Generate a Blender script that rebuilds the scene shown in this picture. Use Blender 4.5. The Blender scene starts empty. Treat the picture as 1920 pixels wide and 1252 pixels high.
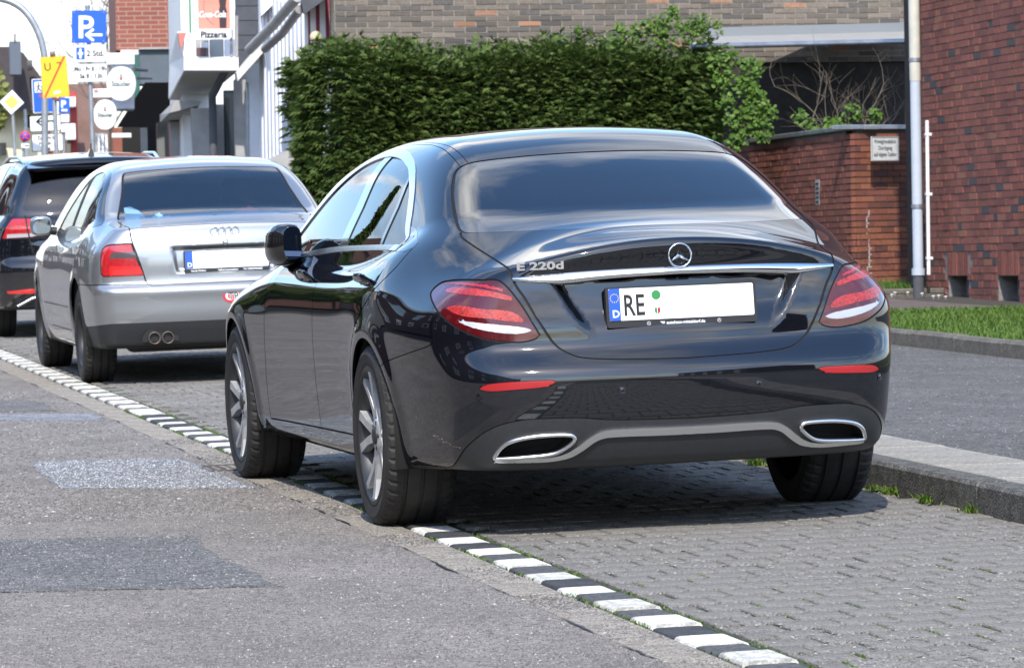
import bpy, bmesh, math, random
import numpy as np
from mathutils import Vector, Matrix
SC = bpy.context.scene
COL = SC.collection
R = math.radians
rnd = random.Random(7)

# ------------------------------------------------------------------ camera
CAM_F, CAM_C, CAM_YAW, CAM_PITCH, CAM_ROLL = 8592.87, (-4.2095, -16.53, 1.2186), .2272, -.0324, -.014
TILT = .025                                    # cross slope of the street (rises to the kerb)
def cam_axes():
    f = np.array([math.sin(CAM_YAW)*math.cos(CAM_PITCH), math.cos(CAM_YAW)*math.cos(CAM_PITCH), math.sin(CAM_PITCH)])
    r = np.array([math.cos(CAM_YAW), -math.sin(CAM_YAW), 0]); u = np.cross(r, f)
    c, s = math.cos(CAM_ROLL), math.sin(CAM_ROLL)
    return c*r+s*u, -s*r+c*u, f
AX = cam_axes()
cam = bpy.data.cameras.new('camera'); camo = bpy.data.objects.new('camera', cam); COL.objects.link(camo)
cam.sensor_width = 36; cam.lens = CAM_F/1920*36; cam.clip_start = .5; cam.clip_end = 3000
m = Matrix.Identity(4)
for i in range(3):
    m[i][0], m[i][1], m[i][2], m[i][3] = AX[0][i], AX[1][i], -AX[2][i], CAM_C[i]
camo.matrix_world = m
cam.dof.use_dof = True; cam.dof.focus_distance = 15.8; cam.dof.aperture_fstop = 20
SC.camera = camo

# ------------------------------------------------------------------ sky, sun, exposure
SUN_EL, SUN_AZ = R(47), R(196)                 # azimuth from +Y, clockwise: behind the camera, a little to its left
wd = bpy.data.worlds.new('World'); SC.world = wd; wd.use_nodes = True
nt = wd.node_tree; nt.nodes.clear()
def N(t, **k):
    n = nt.nodes.new(t)
    for a, b in k.items(): setattr(n, a, b)
    return n
L = lambda a, b: nt.links.new(a, b)
out = N('ShaderNodeOutputWorld'); bg = N('ShaderNodeBackground'); bg.inputs['Strength'].default_value = .12
sky = N('ShaderNodeTexSky', sky_type='NISHITA'); sky.sun_disc = False; sky.sun_elevation = SUN_EL; sky.sun_rotation = SUN_AZ
sky.air_density = 1.0; sky.dust_density = .6; sky.ozone_density = 1.6
tc = N('ShaderNodeTexCoord'); sep = N('ShaderNodeSeparateXYZ'); L(tc.outputs['Generated'], sep.inputs[0])
# clouds on a flat layer above: direction / (height + .12)
ad = N('ShaderNodeMath', operation='MAXIMUM'); L(sep.outputs['Z'], ad.inputs[0]); ad.inputs[1].default_value = 0
ad2 = N('ShaderNodeMath', operation='ADD'); L(ad.outputs[0], ad2.inputs[0]); ad2.inputs[1].default_value = .16
dv = N('ShaderNodeVectorMath', operation='DIVIDE'); L(tc.outputs['Generated'], dv.inputs[0])
cx = N('ShaderNodeCombineXYZ')
for i in range(3): L(ad2.outputs[0], cx.inputs[i])
L(cx.outputs[0], dv.inputs[1])
mp = N('ShaderNodeMapping'); L(dv.outputs[0], mp.inputs['Vector']); mp.inputs['Location'].default_value = (3.3, 1.7, 0); mp.inputs['Scale'].default_value = (1, 1, .25); mp.inputs['Rotation'].default_value = (0, 0, R(-55))
nz = N('ShaderNodeTexNoise'); L(mp.outputs[0], nz.inputs['Vector']); nz.inputs['Scale'].default_value = 1.25; nz.inputs['Detail'].default_value = 8; nz.inputs['Roughness'].default_value = .56; nz.inputs['Distortion'].default_value = .25
rp = N('ShaderNodeValToRGB'); L(nz.outputs['Fac'], rp.inputs[0])
rp.color_ramp.elements[0].position = .455; rp.color_ramp.elements[0].color = (0, 0, 0, 1)
rp.color_ramp.elements[1].position = .63; rp.color_ramp.elements[1].color = (1, 1, 1, 1)
nz2 = N('ShaderNodeTexNoise'); L(mp.outputs[0], nz2.inputs['Vector']); nz2.inputs['Scale'].default_value = 3.1; nz2.inputs['Detail'].default_value = 6
rp2 = N('ShaderNodeValToRGB'); L(nz2.outputs['Fac'], rp2.inputs[0])
rp2.color_ramp.elements[0].position = .3; rp2.color_ramp.elements[0].color = (5.0, 5.3, 6.0, 1)
rp2.color_ramp.elements[1].position = .7; rp2.color_ramp.elements[1].color = (19, 19, 18.8, 1)
mx = N('ShaderNodeMix', data_type='RGBA'); L(rp.outputs[0], mx.inputs['Factor']); hs = N('ShaderNodeHueSaturation'); hs.inputs['Saturation'].default_value = 1.12; hs.inputs['Value'].default_value = 2.5; L(sky.outputs[0], hs.inputs['Color']); L(hs.outputs[0], mx.inputs['A']); L(rp2.outputs[0], mx.inputs['B'])
# whitish haze towards the horizon, all round
hz = N('ShaderNodeMapRange', interpolation_type='SMOOTHSTEP'); L(ad.outputs[0], hz.inputs['Value']); hz.inputs['From Min'].default_value = .0; hz.inputs['From Max'].default_value = .15; hz.inputs['To Min'].default_value = .9; hz.inputs['To Max'].default_value = 0
mh = N('ShaderNodeMix', data_type='RGBA'); L(hz.outputs[0], mh.inputs['Factor']); L(mx.outputs['Result'], mh.inputs['A']); mh.inputs['B'].default_value = (9.0, 9.2, 9.4, 1)
L(mh.outputs['Result'], bg.inputs['Color']); L(bg.outputs[0], out.inputs[0])
sun = bpy.data.lights.new('sun', 'SUN'); sun.energy = 4.2; sun.angle = R(.6); sun.color = (1, .94, .85)
suno = bpy.data.objects.new('sun', sun); COL.objects.link(suno)
sd = Vector((math.sin(SUN_AZ)*math.cos(SUN_EL), math.cos(SUN_AZ)*math.cos(SUN_EL), math.sin(SUN_EL)))
suno.rotation_euler = sd.to_track_quat('Z', 'Y').to_euler(); suno.location = (0, -30, 40)
SC.view_settings.view_transform = 'Standard'; SC.view_settings.look = 'None'; SC.view_settings.gamma = 1
SC.view_settings.exposure = .42; SC.view_settings.use_curve_mapping = False

# ------------------------------------------------------------------ object helpers
def link(name, me, parent=None):
    o = bpy.data.objects.new(name, me); COL.objects.link(o)
    if parent is not None: o.parent = parent
    return o
def tag(o, label=None, cat=None, group=None, kind=None):
    if label: o['label'] = label
    if cat: o['category'] = cat
    if group: o['group'] = group
    if kind: o['kind'] = kind
    return o
def empty(name, loc=(0, 0, 0), rot=(0, 0, 0), parent=None):
    o = link(name, None, parent); o.location = loc; o.rotation_euler = rot; return o
def rf(x, y, z=0.):
    """street frame (tilted across) -> world"""
    c, s = math.cos(TILT), math.sin(TILT); return (c*x-s*z, y, s*x+c*z)
def at(px, py, d):
    """point that the photograph's pixel (1920 wide) shows at depth d along the view axis"""
    v = d*(AX[2]+(px-960)/CAM_F*AX[0]-(py-626)/CAM_F*AX[1]); return np.array(CAM_C)+v
def on_plane(px, py, ax, val):
    v = AX[2]+(px-960)/CAM_F*AX[0]-(py-626)/CAM_F*AX[1]; t = (val-CAM_C[ax])/v[ax]; return np.array(CAM_C)+t*v

class MB:
    """collects simple shapes into one mesh"""
    def __init__(s): s.v = []; s.f = []; s.sm = []
    def add(s, vs, fs, smooth=False):
        b = len(s.v); s.v += [tuple(map(float, p)) for p in vs]; s.f += [tuple(b+i for i in f) for f in fs]; s.sm += [smooth]*len(fs); return s
    def box(s, x0, x1, y0, y1, z0, z1, M=None, bev=0.):
        P = [(x0, y0, z0), (x1, y0, z0), (x1, y1, z0), (x0, y1, z0), (x0, y0, z1), (x1, y0, z1), (x1, y1, z1), (x0, y1, z1)]
        F = [(0, 3, 2, 1), (4, 5, 6, 7), (0, 1, 5, 4), (1, 2, 6, 5), (2, 3, 7, 6), (3, 0, 4, 7)]
        if bev > 0:
            b = bev; P = []; F = []
            for z, i in ((z0, b), (z0+b, 0), (z1-b, 0), (z1, b)):
                P += [(x0+i, y0+i, z), (x1-i, y0+i, z), (x1-i, y1-i, z), (x0+i, y1-i, z)]
            F = [(3, 2, 1, 0), (12, 13, 14, 15)]
            for k in range(3):
                for j in range(4): a, c = 4*k+j, 4*k+(j+1) % 4; F.append((a, c, c+4, a+4))
        if M is not None: P = [tuple(M @ Vector(p)) for p in P]
        return s.add(P, F)
    def quad(s, a, b, c, d): return s.add([a, b, c, d], [(0, 1, 2, 3)])
    def hexa(s, lo, hi):
        """prism between two equal loops"""
        n = len(lo); return s.add(list(lo)+list(hi), [tuple(range(n))[::-1], tuple(range(n, 2*n))]+[(i, (i+1) % n, n+(i+1) % n, n+i) for i in range(n)])
    def tube(s, pts, r, n=8, cap=True):
        pts = [Vector(p) for p in pts]; rr = r if hasattr(r, '__len__') else [r]*len(pts); V = []; up = Vector((0, 0, 1))
        t0 = (pts[1]-pts[0]).normalized(); x = t0.orthogonal().normalized()
        for i, p in enumerate(pts):
            t = (pts[min(i+1, len(pts)-1)]-pts[max(i-1, 0)]).normalized(); x = (x-t*x.dot(t)).normalized(); y = t.cross(x)
            V += [p+(x*math.cos(a)+y*math.sin(a))*rr[i] for a in [2*math.pi*k/n for k in range(n)]]
        F = [(i*n+k, i*n+(k+1) % n, (i+1)*n+(k+1) % n, (i+1)*n+k) for i in range(len(pts)-1) for k in range(n)]
        s.add(V, F, True)
        if cap: s.add(V[:n], [tuple(range(n))[::-1]]); s.add(V[-n:], [tuple(range(n))])
        return s
    def lathe(s, prof, n=24, M=None, cl=False):
        """profile of (radius, height) turned about Z"""
        V = []; k = len(prof)
        for j in range(n):
            a = 2*math.pi*j/n; V += [(r*math.cos(a), r*math.sin(a), z) for r, z in prof]
        if M is not None: V = [tuple(M @ Vector(p)) for p in V]
        F = [(j*k+i, ((j+1) % n)*k+i, ((j+1) % n)*k+i+1, j*k+i+1) for j in range(n) for i in range(k-1)]
        return s.add(V, F, True)
    def prism(s, poly, M, t):
        """2D outline in the XY plane of M, extruded by t along its Z"""
        lo = [M @ Vector((x, y, 0)) for x, y in poly]; hi = [M @ Vector((x, y, t)) for x, y in poly]; return s.hexa(lo, hi)
    def mesh(s, name, mat):
        me = bpy.data.meshes.new(name); me.from_pydata(s.v, [], s.f); me.polygons.foreach_set('use_smooth', s.sm)
        me.materials.append(mat); me.update(); return me
    def build(s, name, mat, parent=None): return link(name, s.mesh(name, mat), parent)

def text_obj(name, body, size, mat, M, parent=None, depth=.002, align='LEFT', stretch=1., bold=0., shear=0.):
    """flat lettering as a mesh; M places the text plane (x right, y up)"""
    cu = bpy.data.curves.new(name, 'FONT'); cu.body = body; cu.size = size; cu.extrude = depth; cu.align_x = align; cu.offset = bold; cu.shear = shear
    cu.resolution_u = 3
    o = bpy.data.objects.new(name, cu); dg = bpy.context.evaluated_depsgraph_get()
    COL.objects.link(o); dg.update(); me = bpy.data.meshes.new_from_object(o.evaluated_get(dg)); bpy.data.objects.remove(o)
    me.transform(Matrix.Diagonal((stretch, 1, 1, 1))); me.transform(M); me.materials.clear(); me.materials.append(mat); me.name = name
    return link(name, me, parent)
def face_M(o, r, u):
    """matrix with origin o, x along r, y along u, z out of the face"""
    r = Vector(r).normalized(); u = Vector(u); u = (u-r*u.dot(r)).normalized(); n = r.cross(u)
    M = Matrix.Identity(4)
    for i in range(3): M[i][0], M[i][1], M[i][2], M[i][3] = r[i], u[i], n[i], o[i]
    return M

# ------------------------------------------------------------------ materials
def pbr(name, col, rough=.6, metal=0., coat=0., spec=.5, noise=None, bump=None, coat_rough=.03, obj_var=0., emit=None, scratch=None):
    """noise = (scale, amount, second colour or None); bump = (scale, strength, distance)"""
    m = bpy.data.materials.new(name); m.use_nodes = True; t = m.node_tree; b = t.nodes['Principled BSDF']
    b.inputs['Base Color'].default_value = (*col, 1); b.inputs['Roughness'].default_value = rough; b.inputs['Metallic'].default_value = metal
    b.inputs['Coat Weight'].default_value = coat; b.inputs['Coat Roughness'].default_value = coat_rough; b.inputs['Coat IOR'].default_value = 1.78; b.inputs['Specular IOR Level'].default_value = spec
    c = None
    tcn = t.nodes.new('ShaderNodeTexCoord')
    vec = tcn.outputs['Object']
    if noise:
        n = t.nodes.new('ShaderNodeTexNoise'); n.inputs['Scale'].default_value = noise[0]; n.inputs['Detail'].default_value = 8; n.inputs['Roughness'].default_value = .65
        t.links.new(vec, n.inputs['Vector'])
        r = t.nodes.new('ShaderNodeMapRange'); r.inputs['From Min'].default_value = .3; r.inputs['From Max'].default_value = .7; t.links.new(n.outputs['Fac'], r.inputs['Value'])
        x = t.nodes.new('ShaderNodeMix'); x.data_type = 'RGBA'; t.links.new(r.outputs[0], x.inputs['Factor'])
        c2 = noise[2] if len(noise) > 2 and noise[2] else tuple(v*(1+noise[1]) for v in col)
        x.inputs['A'].default_value = (*[v*(1-noise[1]) for v in col], 1); x.inputs['B'].default_value = (*c2, 1); c = x.outputs['Result']
    if obj_var:
        oi = t.nodes.new('ShaderNodeObjectInfo'); h = t.nodes.new('ShaderNodeHueSaturation')
        mr = t.nodes.new('ShaderNodeMapRange'); mr.inputs['To Min'].default_value = 1-obj_var; mr.inputs['To Max'].default_value = 1+obj_var
        t.links.new(oi.outputs['Random'], mr.inputs['Value']); t.links.new(mr.outputs[0], h.inputs['Value'])
        if c: t.links.new(c, h.inputs['Color'])
        else: h.inputs['Color'].default_value = (*col, 1)
        c = h.outputs[0]
    if c: t.links.new(c, b.inputs['Base Color'])
    if bump:
        n = t.nodes.new('ShaderNodeTexNoise'); n.inputs['Scale'].default_value = bump[0]; n.inputs['Detail'].default_value = 6; t.links.new(vec, n.inputs['Vector'])
        bp = t.nodes.new('ShaderNodeBump'); bp.inputs['Strength'].default_value = bump[1]; bp.inputs['Distance'].default_value = bump[2]
        t.links.new(n.outputs['Fac'], bp.inputs['Height']); t.links.new(bp.outputs[0], b.inputs['Normal'])
    if emit:
        b.inputs['Emission Color'].default_value = (*emit[0], 1); b.inputs['Emission Strength'].default_value = emit[1]
    return m
def glass_mat(name, tint, gain=1.8):
    """thin tinted pane: mirror reflection by Fresnel over a tinted see-through"""
    m = bpy.data.materials.new(name); m.use_nodes = True; t = m.node_tree; t.nodes.clear()
    o = t.nodes.new('ShaderNodeOutputMaterial'); g = t.nodes.new('ShaderNodeBsdfGlossy'); g.inputs['Roughness'].default_value = .0
    tr = t.nodes.new('ShaderNodeBsdfTransparent'); tr.inputs[0].default_value = (*tint, 1); fr = t.nodes.new('ShaderNodeFresnel'); fr.inputs['IOR'].default_value = 1.52
    ml = t.nodes.new('ShaderNodeMath'); ml.operation = 'MULTIPLY'; ml.use_clamp = True; ml.inputs[1].default_value = gain; t.links.new(fr.outputs[0], ml.inputs[0])
    x = t.nodes.new('ShaderNodeMixShader'); t.links.new(ml.outputs[0], x.inputs[0]); t.links.new(tr.outputs[0], x.inputs[1]); t.links.new(g.outputs[0], x.inputs[2]); t.links.new(x.outputs[0], o.inputs[0])
    return m
# ------------------------------------------------------------------ numeric helpers
def spl(xs, ys):
    """natural cubic spline, linear beyond its ends"""
    xs = np.array(xs, float); ys = np.array(ys, float); n = len(xs)
    h = np.diff(xs); A = np.zeros((n, n)); b = np.zeros(n); A[0, 0] = A[-1, -1] = 1
    for i in range(1, n-1):
        A[i, i-1] = h[i-1]; A[i, i] = 2*(h[i-1]+h[i]); A[i, i+1] = h[i]
        b[i] = 6*((ys[i+1]-ys[i])/h[i]-(ys[i]-ys[i-1])/h[i-1])
    M = np.linalg.solve(A, b)
    s0 = (ys[1]-ys[0])/h[0]-h[0]*M[1]/6; s1 = (ys[-1]-ys[-2])/h[-1]+h[-1]*M[-2]/6
    # dense table for speed
    T = np.linspace(xs[0], xs[-1], 1500)
    i = np.clip(np.searchsorted(xs, T)-1, 0, n-2); a = xs[i+1]-T; c = T-xs[i]; hh = h[i]
    V = (M[i]*a**3+M[i+1]*c**3)/(6*hh)+(ys[i]/hh-M[i]*hh/6)*a+(ys[i+1]/hh-M[i+1]*hh/6)*c
    x0, x1, y0, y1, st = xs[0], xs[-1], ys[0], ys[-1], (T[1]-T[0])
    def f(x):
        x = np.asarray(x, float); t = (np.clip(x, x0, x1)-x0)/st
        k = np.minimum(t.astype(np.int64), 1498); w = t-k
        r = V[k]*(1-w)+V[k+1]*w
        return r+np.where(x < x0, (x-x0)*s0, 0)+np.where(x > x1, (x-x1)*s1, 0)
    return f

def smax(a, b, k):
    h = np.maximum(k-np.abs(a-b), 0)/k
    return np.maximum(a, b)+h*h*k*.25

def smin(a, b, k):
    return -smax(-a, -b, k)

def sstep(a, b, x):
    t = np.clip((x-a)/(b-a), 0, 1); return t*t*(3-2*t)

def crom(P, n=8, closed=False):
    """smooth curve through points (centripetal-ish Catmull-Rom)"""
    P = np.array(P, float); N = len(P); out = []
    for i in range(N if closed else N-1):
        p1, p2 = P[i], P[(i+1) % N]
        p0 = P[(i-1) % N] if closed or i > 0 else 2*p1-p2
        p3 = P[(i+2) % N] if closed or i+2 < N else 2*p2-p1
        d1 = np.linalg.norm(p2-p1)+1e-9
        m1 = (p2-p0)/(np.linalg.norm(p2-p1)+np.linalg.norm(p1-p0)+1e-9)*d1
        m2 = (p3-p1)/(np.linalg.norm(p3-p2)+np.linalg.norm(p2-p1)+1e-9)*d1
        for t in np.linspace(0, 1, n, endpoint=False):
            out.append((2*t**3-3*t*t+1)*p1+(t**3-2*t*t+t)*m1+(-2*t**3+3*t*t)*p2+(t**3-t*t)*m2)
    if not closed: out.append(P[-1])
    return np.array(out)

def pl_dist(Q, C, closed):
    """signed distance of 2D points to a polyline (closed: + inside; open: + to the left)"""
    C = np.asarray(C, float)
    A = C; B = np.roll(C, -1, 0)
    if not closed: A, B = C[:-1], C[1:]
    best = np.full(len(Q), 1e9); sg = np.ones(len(Q)); inside = np.zeros(len(Q), bool)
    for a, b in zip(A, B):
        d = b-a; L = d@d
        if L < 1e-14: continue
        t = np.clip(((Q-a)@d)/L, 0, 1); r = Q-a-t[:, None]*d
        dd = (r*r).sum(1); cr = d[0]*(Q[:, 1]-a[1])-d[1]*(Q[:, 0]-a[0])
        m = dd < best-1e-12; best[m] = dd[m]; sg[m] = np.sign(cr[m])
        if closed:
            c = ((a[1] > Q[:, 1]) != (b[1] > Q[:, 1]))
            with np.errstate(divide='ignore', invalid='ignore'):
                xi = a[0]+(Q[:, 1]-a[1])*d[0]/d[1] if abs(d[1]) > 1e-14 else np.full(len(Q), 1e9)
            inside ^= c & (Q[:, 0] < xi)
    best = np.sqrt(best)
    return np.where(inside, best, -best) if closed else best*np.where(sg == 0, 1, sg)

def surface_net(F, lo, hi, h):
    """isosurface of F (negative inside) on a regular grid: one vertex per crossed cell, then Newton onto the surface"""
    ax = [np.arange(lo[i], hi[i]+h, h) for i in range(3)]
    nx, ny, nz = map(len, ax)
    G = np.empty((nx, ny, nz), np.float32)
    Y, Z = np.meshgrid(ax[1], ax[2], indexing='ij')
    for i0 in range(0, nx, 8):
        xs = ax[0][i0:i0+8]
        X = np.broadcast_to(xs[:, None, None], (len(xs), ny, nz))
        G[i0:i0+8] = F(X, np.broadcast_to(Y, X.shape), np.broadcast_to(Z, X.shape))
    S = G < 0
    c = S[:-1, :-1, :-1].astype(np.int8)
    tot = sum(S[i:nx-1+i, j:ny-1+j, k:nz-1+k].astype(np.int8) for i in (0, 1) for j in (0, 1) for k in (0, 1))
    act = (tot > 0) & (tot < 8)
    idx = -np.ones(act.shape, np.int64); I = np.argwhere(act); idx[act] = np.arange(len(I))
    # average of edge crossings
    acc = np.zeros((len(I), 3)); cnt = np.zeros(len(I))
    for d in range(3):
        o = [0, 1, 2]; o.remove(d)
        for a in (0, 1):
            for b in (0, 1):
                p = I.copy(); p[:, o[0]] += a; p[:, o[1]] += b; q = p.copy(); q[:, d] += 1
                ga = G[p[:, 0], p[:, 1], p[:, 2]].astype(float); gb = G[q[:, 0], q[:, 1], q[:, 2]].astype(float)
                m = (ga < 0) != (gb < 0); t = ga[m]/(ga[m]-gb[m]); pp = p[m].astype(float); pp[:, d] += t
                acc[m] += pp; cnt[m] += 1
    V = acc/cnt[:, None]*h+np.array(lo)
    faces = []
    for d in range(3):
        o = [(1, 2), (2, 0), (0, 1)][d]
        a = [slice(None)]*3; b = [slice(None)]*3; a[d] = slice(0, -1); b[d] = slice(1, None)
        s0, s1 = S[tuple(a)], S[tuple(b)]
        E = np.argwhere(s0 != s1)
        ok = (E[:, o[0]] > 0) & (E[:, o[1]] > 0) & (E[:, o[0]] < act.shape[o[0]]) & (E[:, o[1]] < act.shape[o[1]])
        E = E[ok]; fl = s0[E[:, 0], E[:, 1], E[:, 2]]
        q = []
        for (u, v) in ((1, 1), (0, 1), (0, 0), (1, 0)):
            e = E.copy(); e[:, o[0]] -= u; e[:, o[1]] -= v; q.append(idx[e[:, 0], e[:, 1], e[:, 2]])
        q = np.stack(q, 1); q[~fl] = q[~fl][:, ::-1]
        faces.append(q)
    Q = np.concatenate(faces)
    for _ in range(6):
        N, f = gradF(F, V); V = V-np.clip(f/np.maximum((N*N).sum(1), .05), -h, h)[:, None]*N
    # a few tangential smoothing passes keep the quads even
    e = np.concatenate([Q[:, [0, 1]], Q[:, [1, 2]], Q[:, [2, 3]], Q[:, [3, 0]]])
    for _ in range(4):
        s = np.zeros_like(V); n = np.zeros(len(V))
        np.add.at(s, e[:, 0], V[e[:, 1]]); np.add.at(n, e[:, 0], 1)
        L = s/np.maximum(n, 1)[:, None]-V
        N, f = gradF(F, V); U = N/np.linalg.norm(N, axis=1, keepdims=True)
        L -= (L*U).sum(1, keepdims=True)*U; L[n < 3] = 0
        V = V+.5*L
        N, f = gradF(F, V); V = V-np.clip(f/np.maximum((N*N).sum(1), .05), -h, h)[:, None]*N
    d1 = np.linalg.norm(V[Q[:, 0]]-V[Q[:, 2]], axis=1) < np.linalg.norm(V[Q[:, 1]]-V[Q[:, 3]], axis=1)
    T = np.concatenate([Q[d1][:, [0, 1, 2]], Q[d1][:, [0, 2, 3]], Q[~d1][:, [0, 1, 3]], Q[~d1][:, [1, 2, 3]]])
    return V, T

def gradF(F, V, e=4e-4):
    x, y, z = V[:, 0], V[:, 1], V[:, 2]
    g = np.stack([F(x+e, y, z)-F(x-e, y, z), F(x, y+e, z)-F(x, y-e, z), F(x, y, z+e)-F(x, y, z-e)], 1)/(2*e)
    return g, F(x, y, z)

class Skin:
    """triangle skin whose faces are cut exactly along curves and carry a region number"""
    def __init__(s, F, lo, hi, h):
        s.F = F; s.V, s.T = surface_net(F, lo, hi, h); s.lab = np.zeros(len(s.T), np.int32); s.h = h
        s.norms()
    def norms(s):
        N, _ = gradF(s.F, s.V); s.N = N/np.maximum(np.linalg.norm(N, axis=1, keepdims=True), 1e-9)
    def cut(s, fld, facemask=None, snap=.06):
        """split triangles on fld == 0; fld per vertex"""
        f = np.array(fld, float); V, T = s.V, s.T
        m = np.ones(len(T), bool) if facemask is None else facemask
        E = np.sort(np.concatenate([T[:, [0, 1]], T[:, [1, 2]], T[:, [2, 0]]]), 1)
        fm = np.tile(m, 3)
        a, b = E[:, 0], E[:, 1]
        # snap: move nearly-zero vertices' values to zero
        cr = (f[a]*f[b] < 0) & fm
        t = np.where(cr, f[a]/np.where(cr, f[a]-f[b], 1), .5)
        sn = np.concatenate([a[cr & (t < snap)], b[cr & (t > 1-snap)]]); f[sn] = 0
        cr = (f[a]*f[b] < 0) & fm
        key = a*np.int64(len(V))+b; uk, inv = np.unique(key[cr], return_inverse=True)
        ua, ub = uk//len(V), uk % len(V); t = f[ua]/(f[ua]-f[ub])
        NV = V[ua]+(V[ub]-V[ua])*t[:, None]
        n0 = len(V); eid = -np.ones(len(key), np.int64); eid[cr] = n0+inv
        e01, e12, e20 = eid[:len(T)], eid[len(T):2*len(T)], eid[2*len(T):]
        # shared edges: both triangles must split, also unmasked neighbours
        look = dict(zip(uk.tolist(), range(n0, n0+len(uk))))
        if facemask is not None and len(uk):
            for arr, sl in ((e01, slice(0, len(T))), (e12, slice(len(T), 2*len(T))), (e20, slice(2*len(T), 3*len(T)))):
                k = key[sl]; w = np.where(arr < 0)[0]
                pos = np.clip(np.searchsorted(uk, k[w]), 0, len(uk)-1); hit = uk[pos] == k[w]
                arr[w[hit]] = n0+pos[hit]
        n = (e01 >= 0).astype(int)+(e12 >= 0)+(e20 >= 0)
        out = [T[n == 0]]; lab = [s.lab[n == 0]]
        if len(uk):
            for r in range(3):
                ee = [e01, e12, e20]; A, B, Cc = T[:, r], T[:, (r+1) % 3], T[:, (r+2) % 3]
                x, y, z = ee[r], ee[(r+1) % 3], ee[(r+2) % 3]
                w = np.where((n == 1) & (x >= 0))[0]      # only edge A-B cut
                out += [np.stack([A[w], x[w], Cc[w]], 1), np.stack([x[w], B[w], Cc[w]], 1)]; lab += [s.lab[w]]*2
                w = np.where((n == 2) & (x >= 0) & (z >= 0))[0]  # corner A cut off
                out += [np.stack([A[w], x[w], z[w]], 1), np.stack([x[w], B[w], Cc[w]], 1), np.stack([x[w], Cc[w], z[w]], 1)]; lab += [s.lab[w]]*3
            w = np.where(n == 3)[0]
            out += [np.stack([T[w, 0], e01[w], e20[w]], 1), np.stack([T[w, 1], e12[w], e01[w]], 1), np.stack([T[w, 2], e20[w], e12[w]], 1), np.stack([e01[w], e12[w], e20[w]], 1)]; lab += [s.lab[w]]*4
            N, ff = gradF(s.F, NV); NV = NV-np.clip(ff/np.maximum((N*N).sum(1), .05), -.01, .01)[:, None]*N
        s.V = np.concatenate([V, NV]); s.T = np.concatenate(out); s.lab = np.concatenate(lab)
        if len(NV):
            N, _ = gradF(s.F, NV); s.N = np.concatenate([s.N, N/np.maximum(np.linalg.norm(N, axis=1, keepdims=True), 1e-9)])
        return np.concatenate([f, np.zeros(len(NV))])
    def cent(s): return s.V[s.T].mean(1)
    def fnorm(s): return s.N[s.T].mean(1)
    def region(s, sel, curve, uv, new, closed=True, only=None):
        """cut the closed curve into faces picked by sel(centroid, normal); faces inside get label new"""
        fm = sel(s.cent(), s.fnorm())
        vm = np.zeros(len(s.V), bool); vm[s.T[fm].ravel()] = True
        f = np.full(len(s.V), -1.0); f[vm] = pl_dist(uv(s.V[vm]), curve, closed)
        f = s.cut(f, fm)
        c = s.cent(); fm = sel(c, s.fnorm())
        ins = np.zeros(len(s.T), bool); ins[fm] = pl_dist(uv(c[fm]), curve, closed) > 0
        if only is not None: ins &= np.isin(s.lab, only)
        s.lab[ins] = new
    def seam(s, sel, curve, uv, new, w=.0022, only=(0,), closed=False):
        """cut a thin strip along the curve and label it new"""
        fm = sel(s.cent(), s.fnorm())
        vm = np.zeros(len(s.V), bool); vm[s.T[fm].ravel()] = True
        f = np.full(len(s.V), 1.0); f[vm] = pl_dist(uv(s.V[vm]), curve, closed)
        near = np.abs(f[s.T]).min(1) < 2.5*s.h
        s.cut(f, fm & near)
        fm = sel(s.cent(), s.fnorm())
        vm = np.zeros(len(s.V), bool); vm[s.T[fm].ravel()] = True
        f = np.full(len(s.V), 1.0); f[vm] = np.abs(pl_dist(uv(s.V[vm]), curve, closed))-w
        near = f[s.T].min(1) < 0
        s.cut(f, fm & near, snap=.0)
        c = s.cent(); fm = sel(c, s.fnorm())
        ins = np.zeros(len(s.T), bool); ins[fm] = np.abs(pl_dist(uv(c[fm]), curve, closed)) < w
        if only is not None: ins &= np.isin(s.lab, only)
        s.lab[ins] = new
    def take(s, labs, off=0.0, rim=0.0, side=None):
        """vertices, triangles, normals of regions; off pushes along the normal, rim adds a wall of that depth at the border
        side: None keeps the half-skin as is, 'both' mirrors it over x = 0, -1 only the mirrored copy"""
        T = s.T[np.isin(s.lab, labs)]
        u, inv = np.unique(T.ravel(), return_inverse=True); T = inv.reshape(-1, 3)
        V = s.V[u]+s.N[u]*off; N = s.N[u]
        if side == 'both':                        # weld on the centre plane
            on = np.abs(V[:, 0]) < 2e-4; k = len(V)
            mp = np.where(on, np.arange(k), k+np.cumsum(~on)-1)
            V = np.where(on[:, None], V*[0, 1, 1], V)
            V = np.concatenate([V, V[~on]*[-1, 1, 1]]); N0 = N.copy(); N0[on, 0] = 0
            N = np.concatenate([N0, N[~on]*[-1, 1, 1]]); T = np.concatenate([T, mp[T][:, ::-1]])
        elif side == -1:
            V = V*[-1, 1, 1]; N = N*[-1, 1, 1]; T = T[:, ::-1]
        if rim:
            e = np.concatenate([T[:, [0, 1]], T[:, [1, 2]], T[:, [2, 0]]])
            k = np.sort(e, 1); kk = k[:, 0]*np.int64(len(V))+k[:, 1]
            uu, ii, cc = np.unique(kk, return_index=True, return_counts=True)
            be = e[ii[cc == 1]]; bv, bi = np.unique(be.ravel(), return_inverse=True); be2 = bi.reshape(-1, 2)
            n = len(V); nb = len(bv)
            V = np.concatenate([V, V[bv], V[bv]-N[bv]*rim]);
            # outward wall normals
            wn = np.zeros((nb, 3)); d = V[be[:, 1]]-V[be[:, 0]]; w = np.cross(d, N[be[:, 0]])
            np.add.at(wn, be2[:, 0], w); np.add.at(wn, be2[:, 1], w); wn /= np.maximum(np.linalg.norm(wn, axis=1, keepdims=True), 1e-12)
            N = np.concatenate([N, wn, wn])
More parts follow.
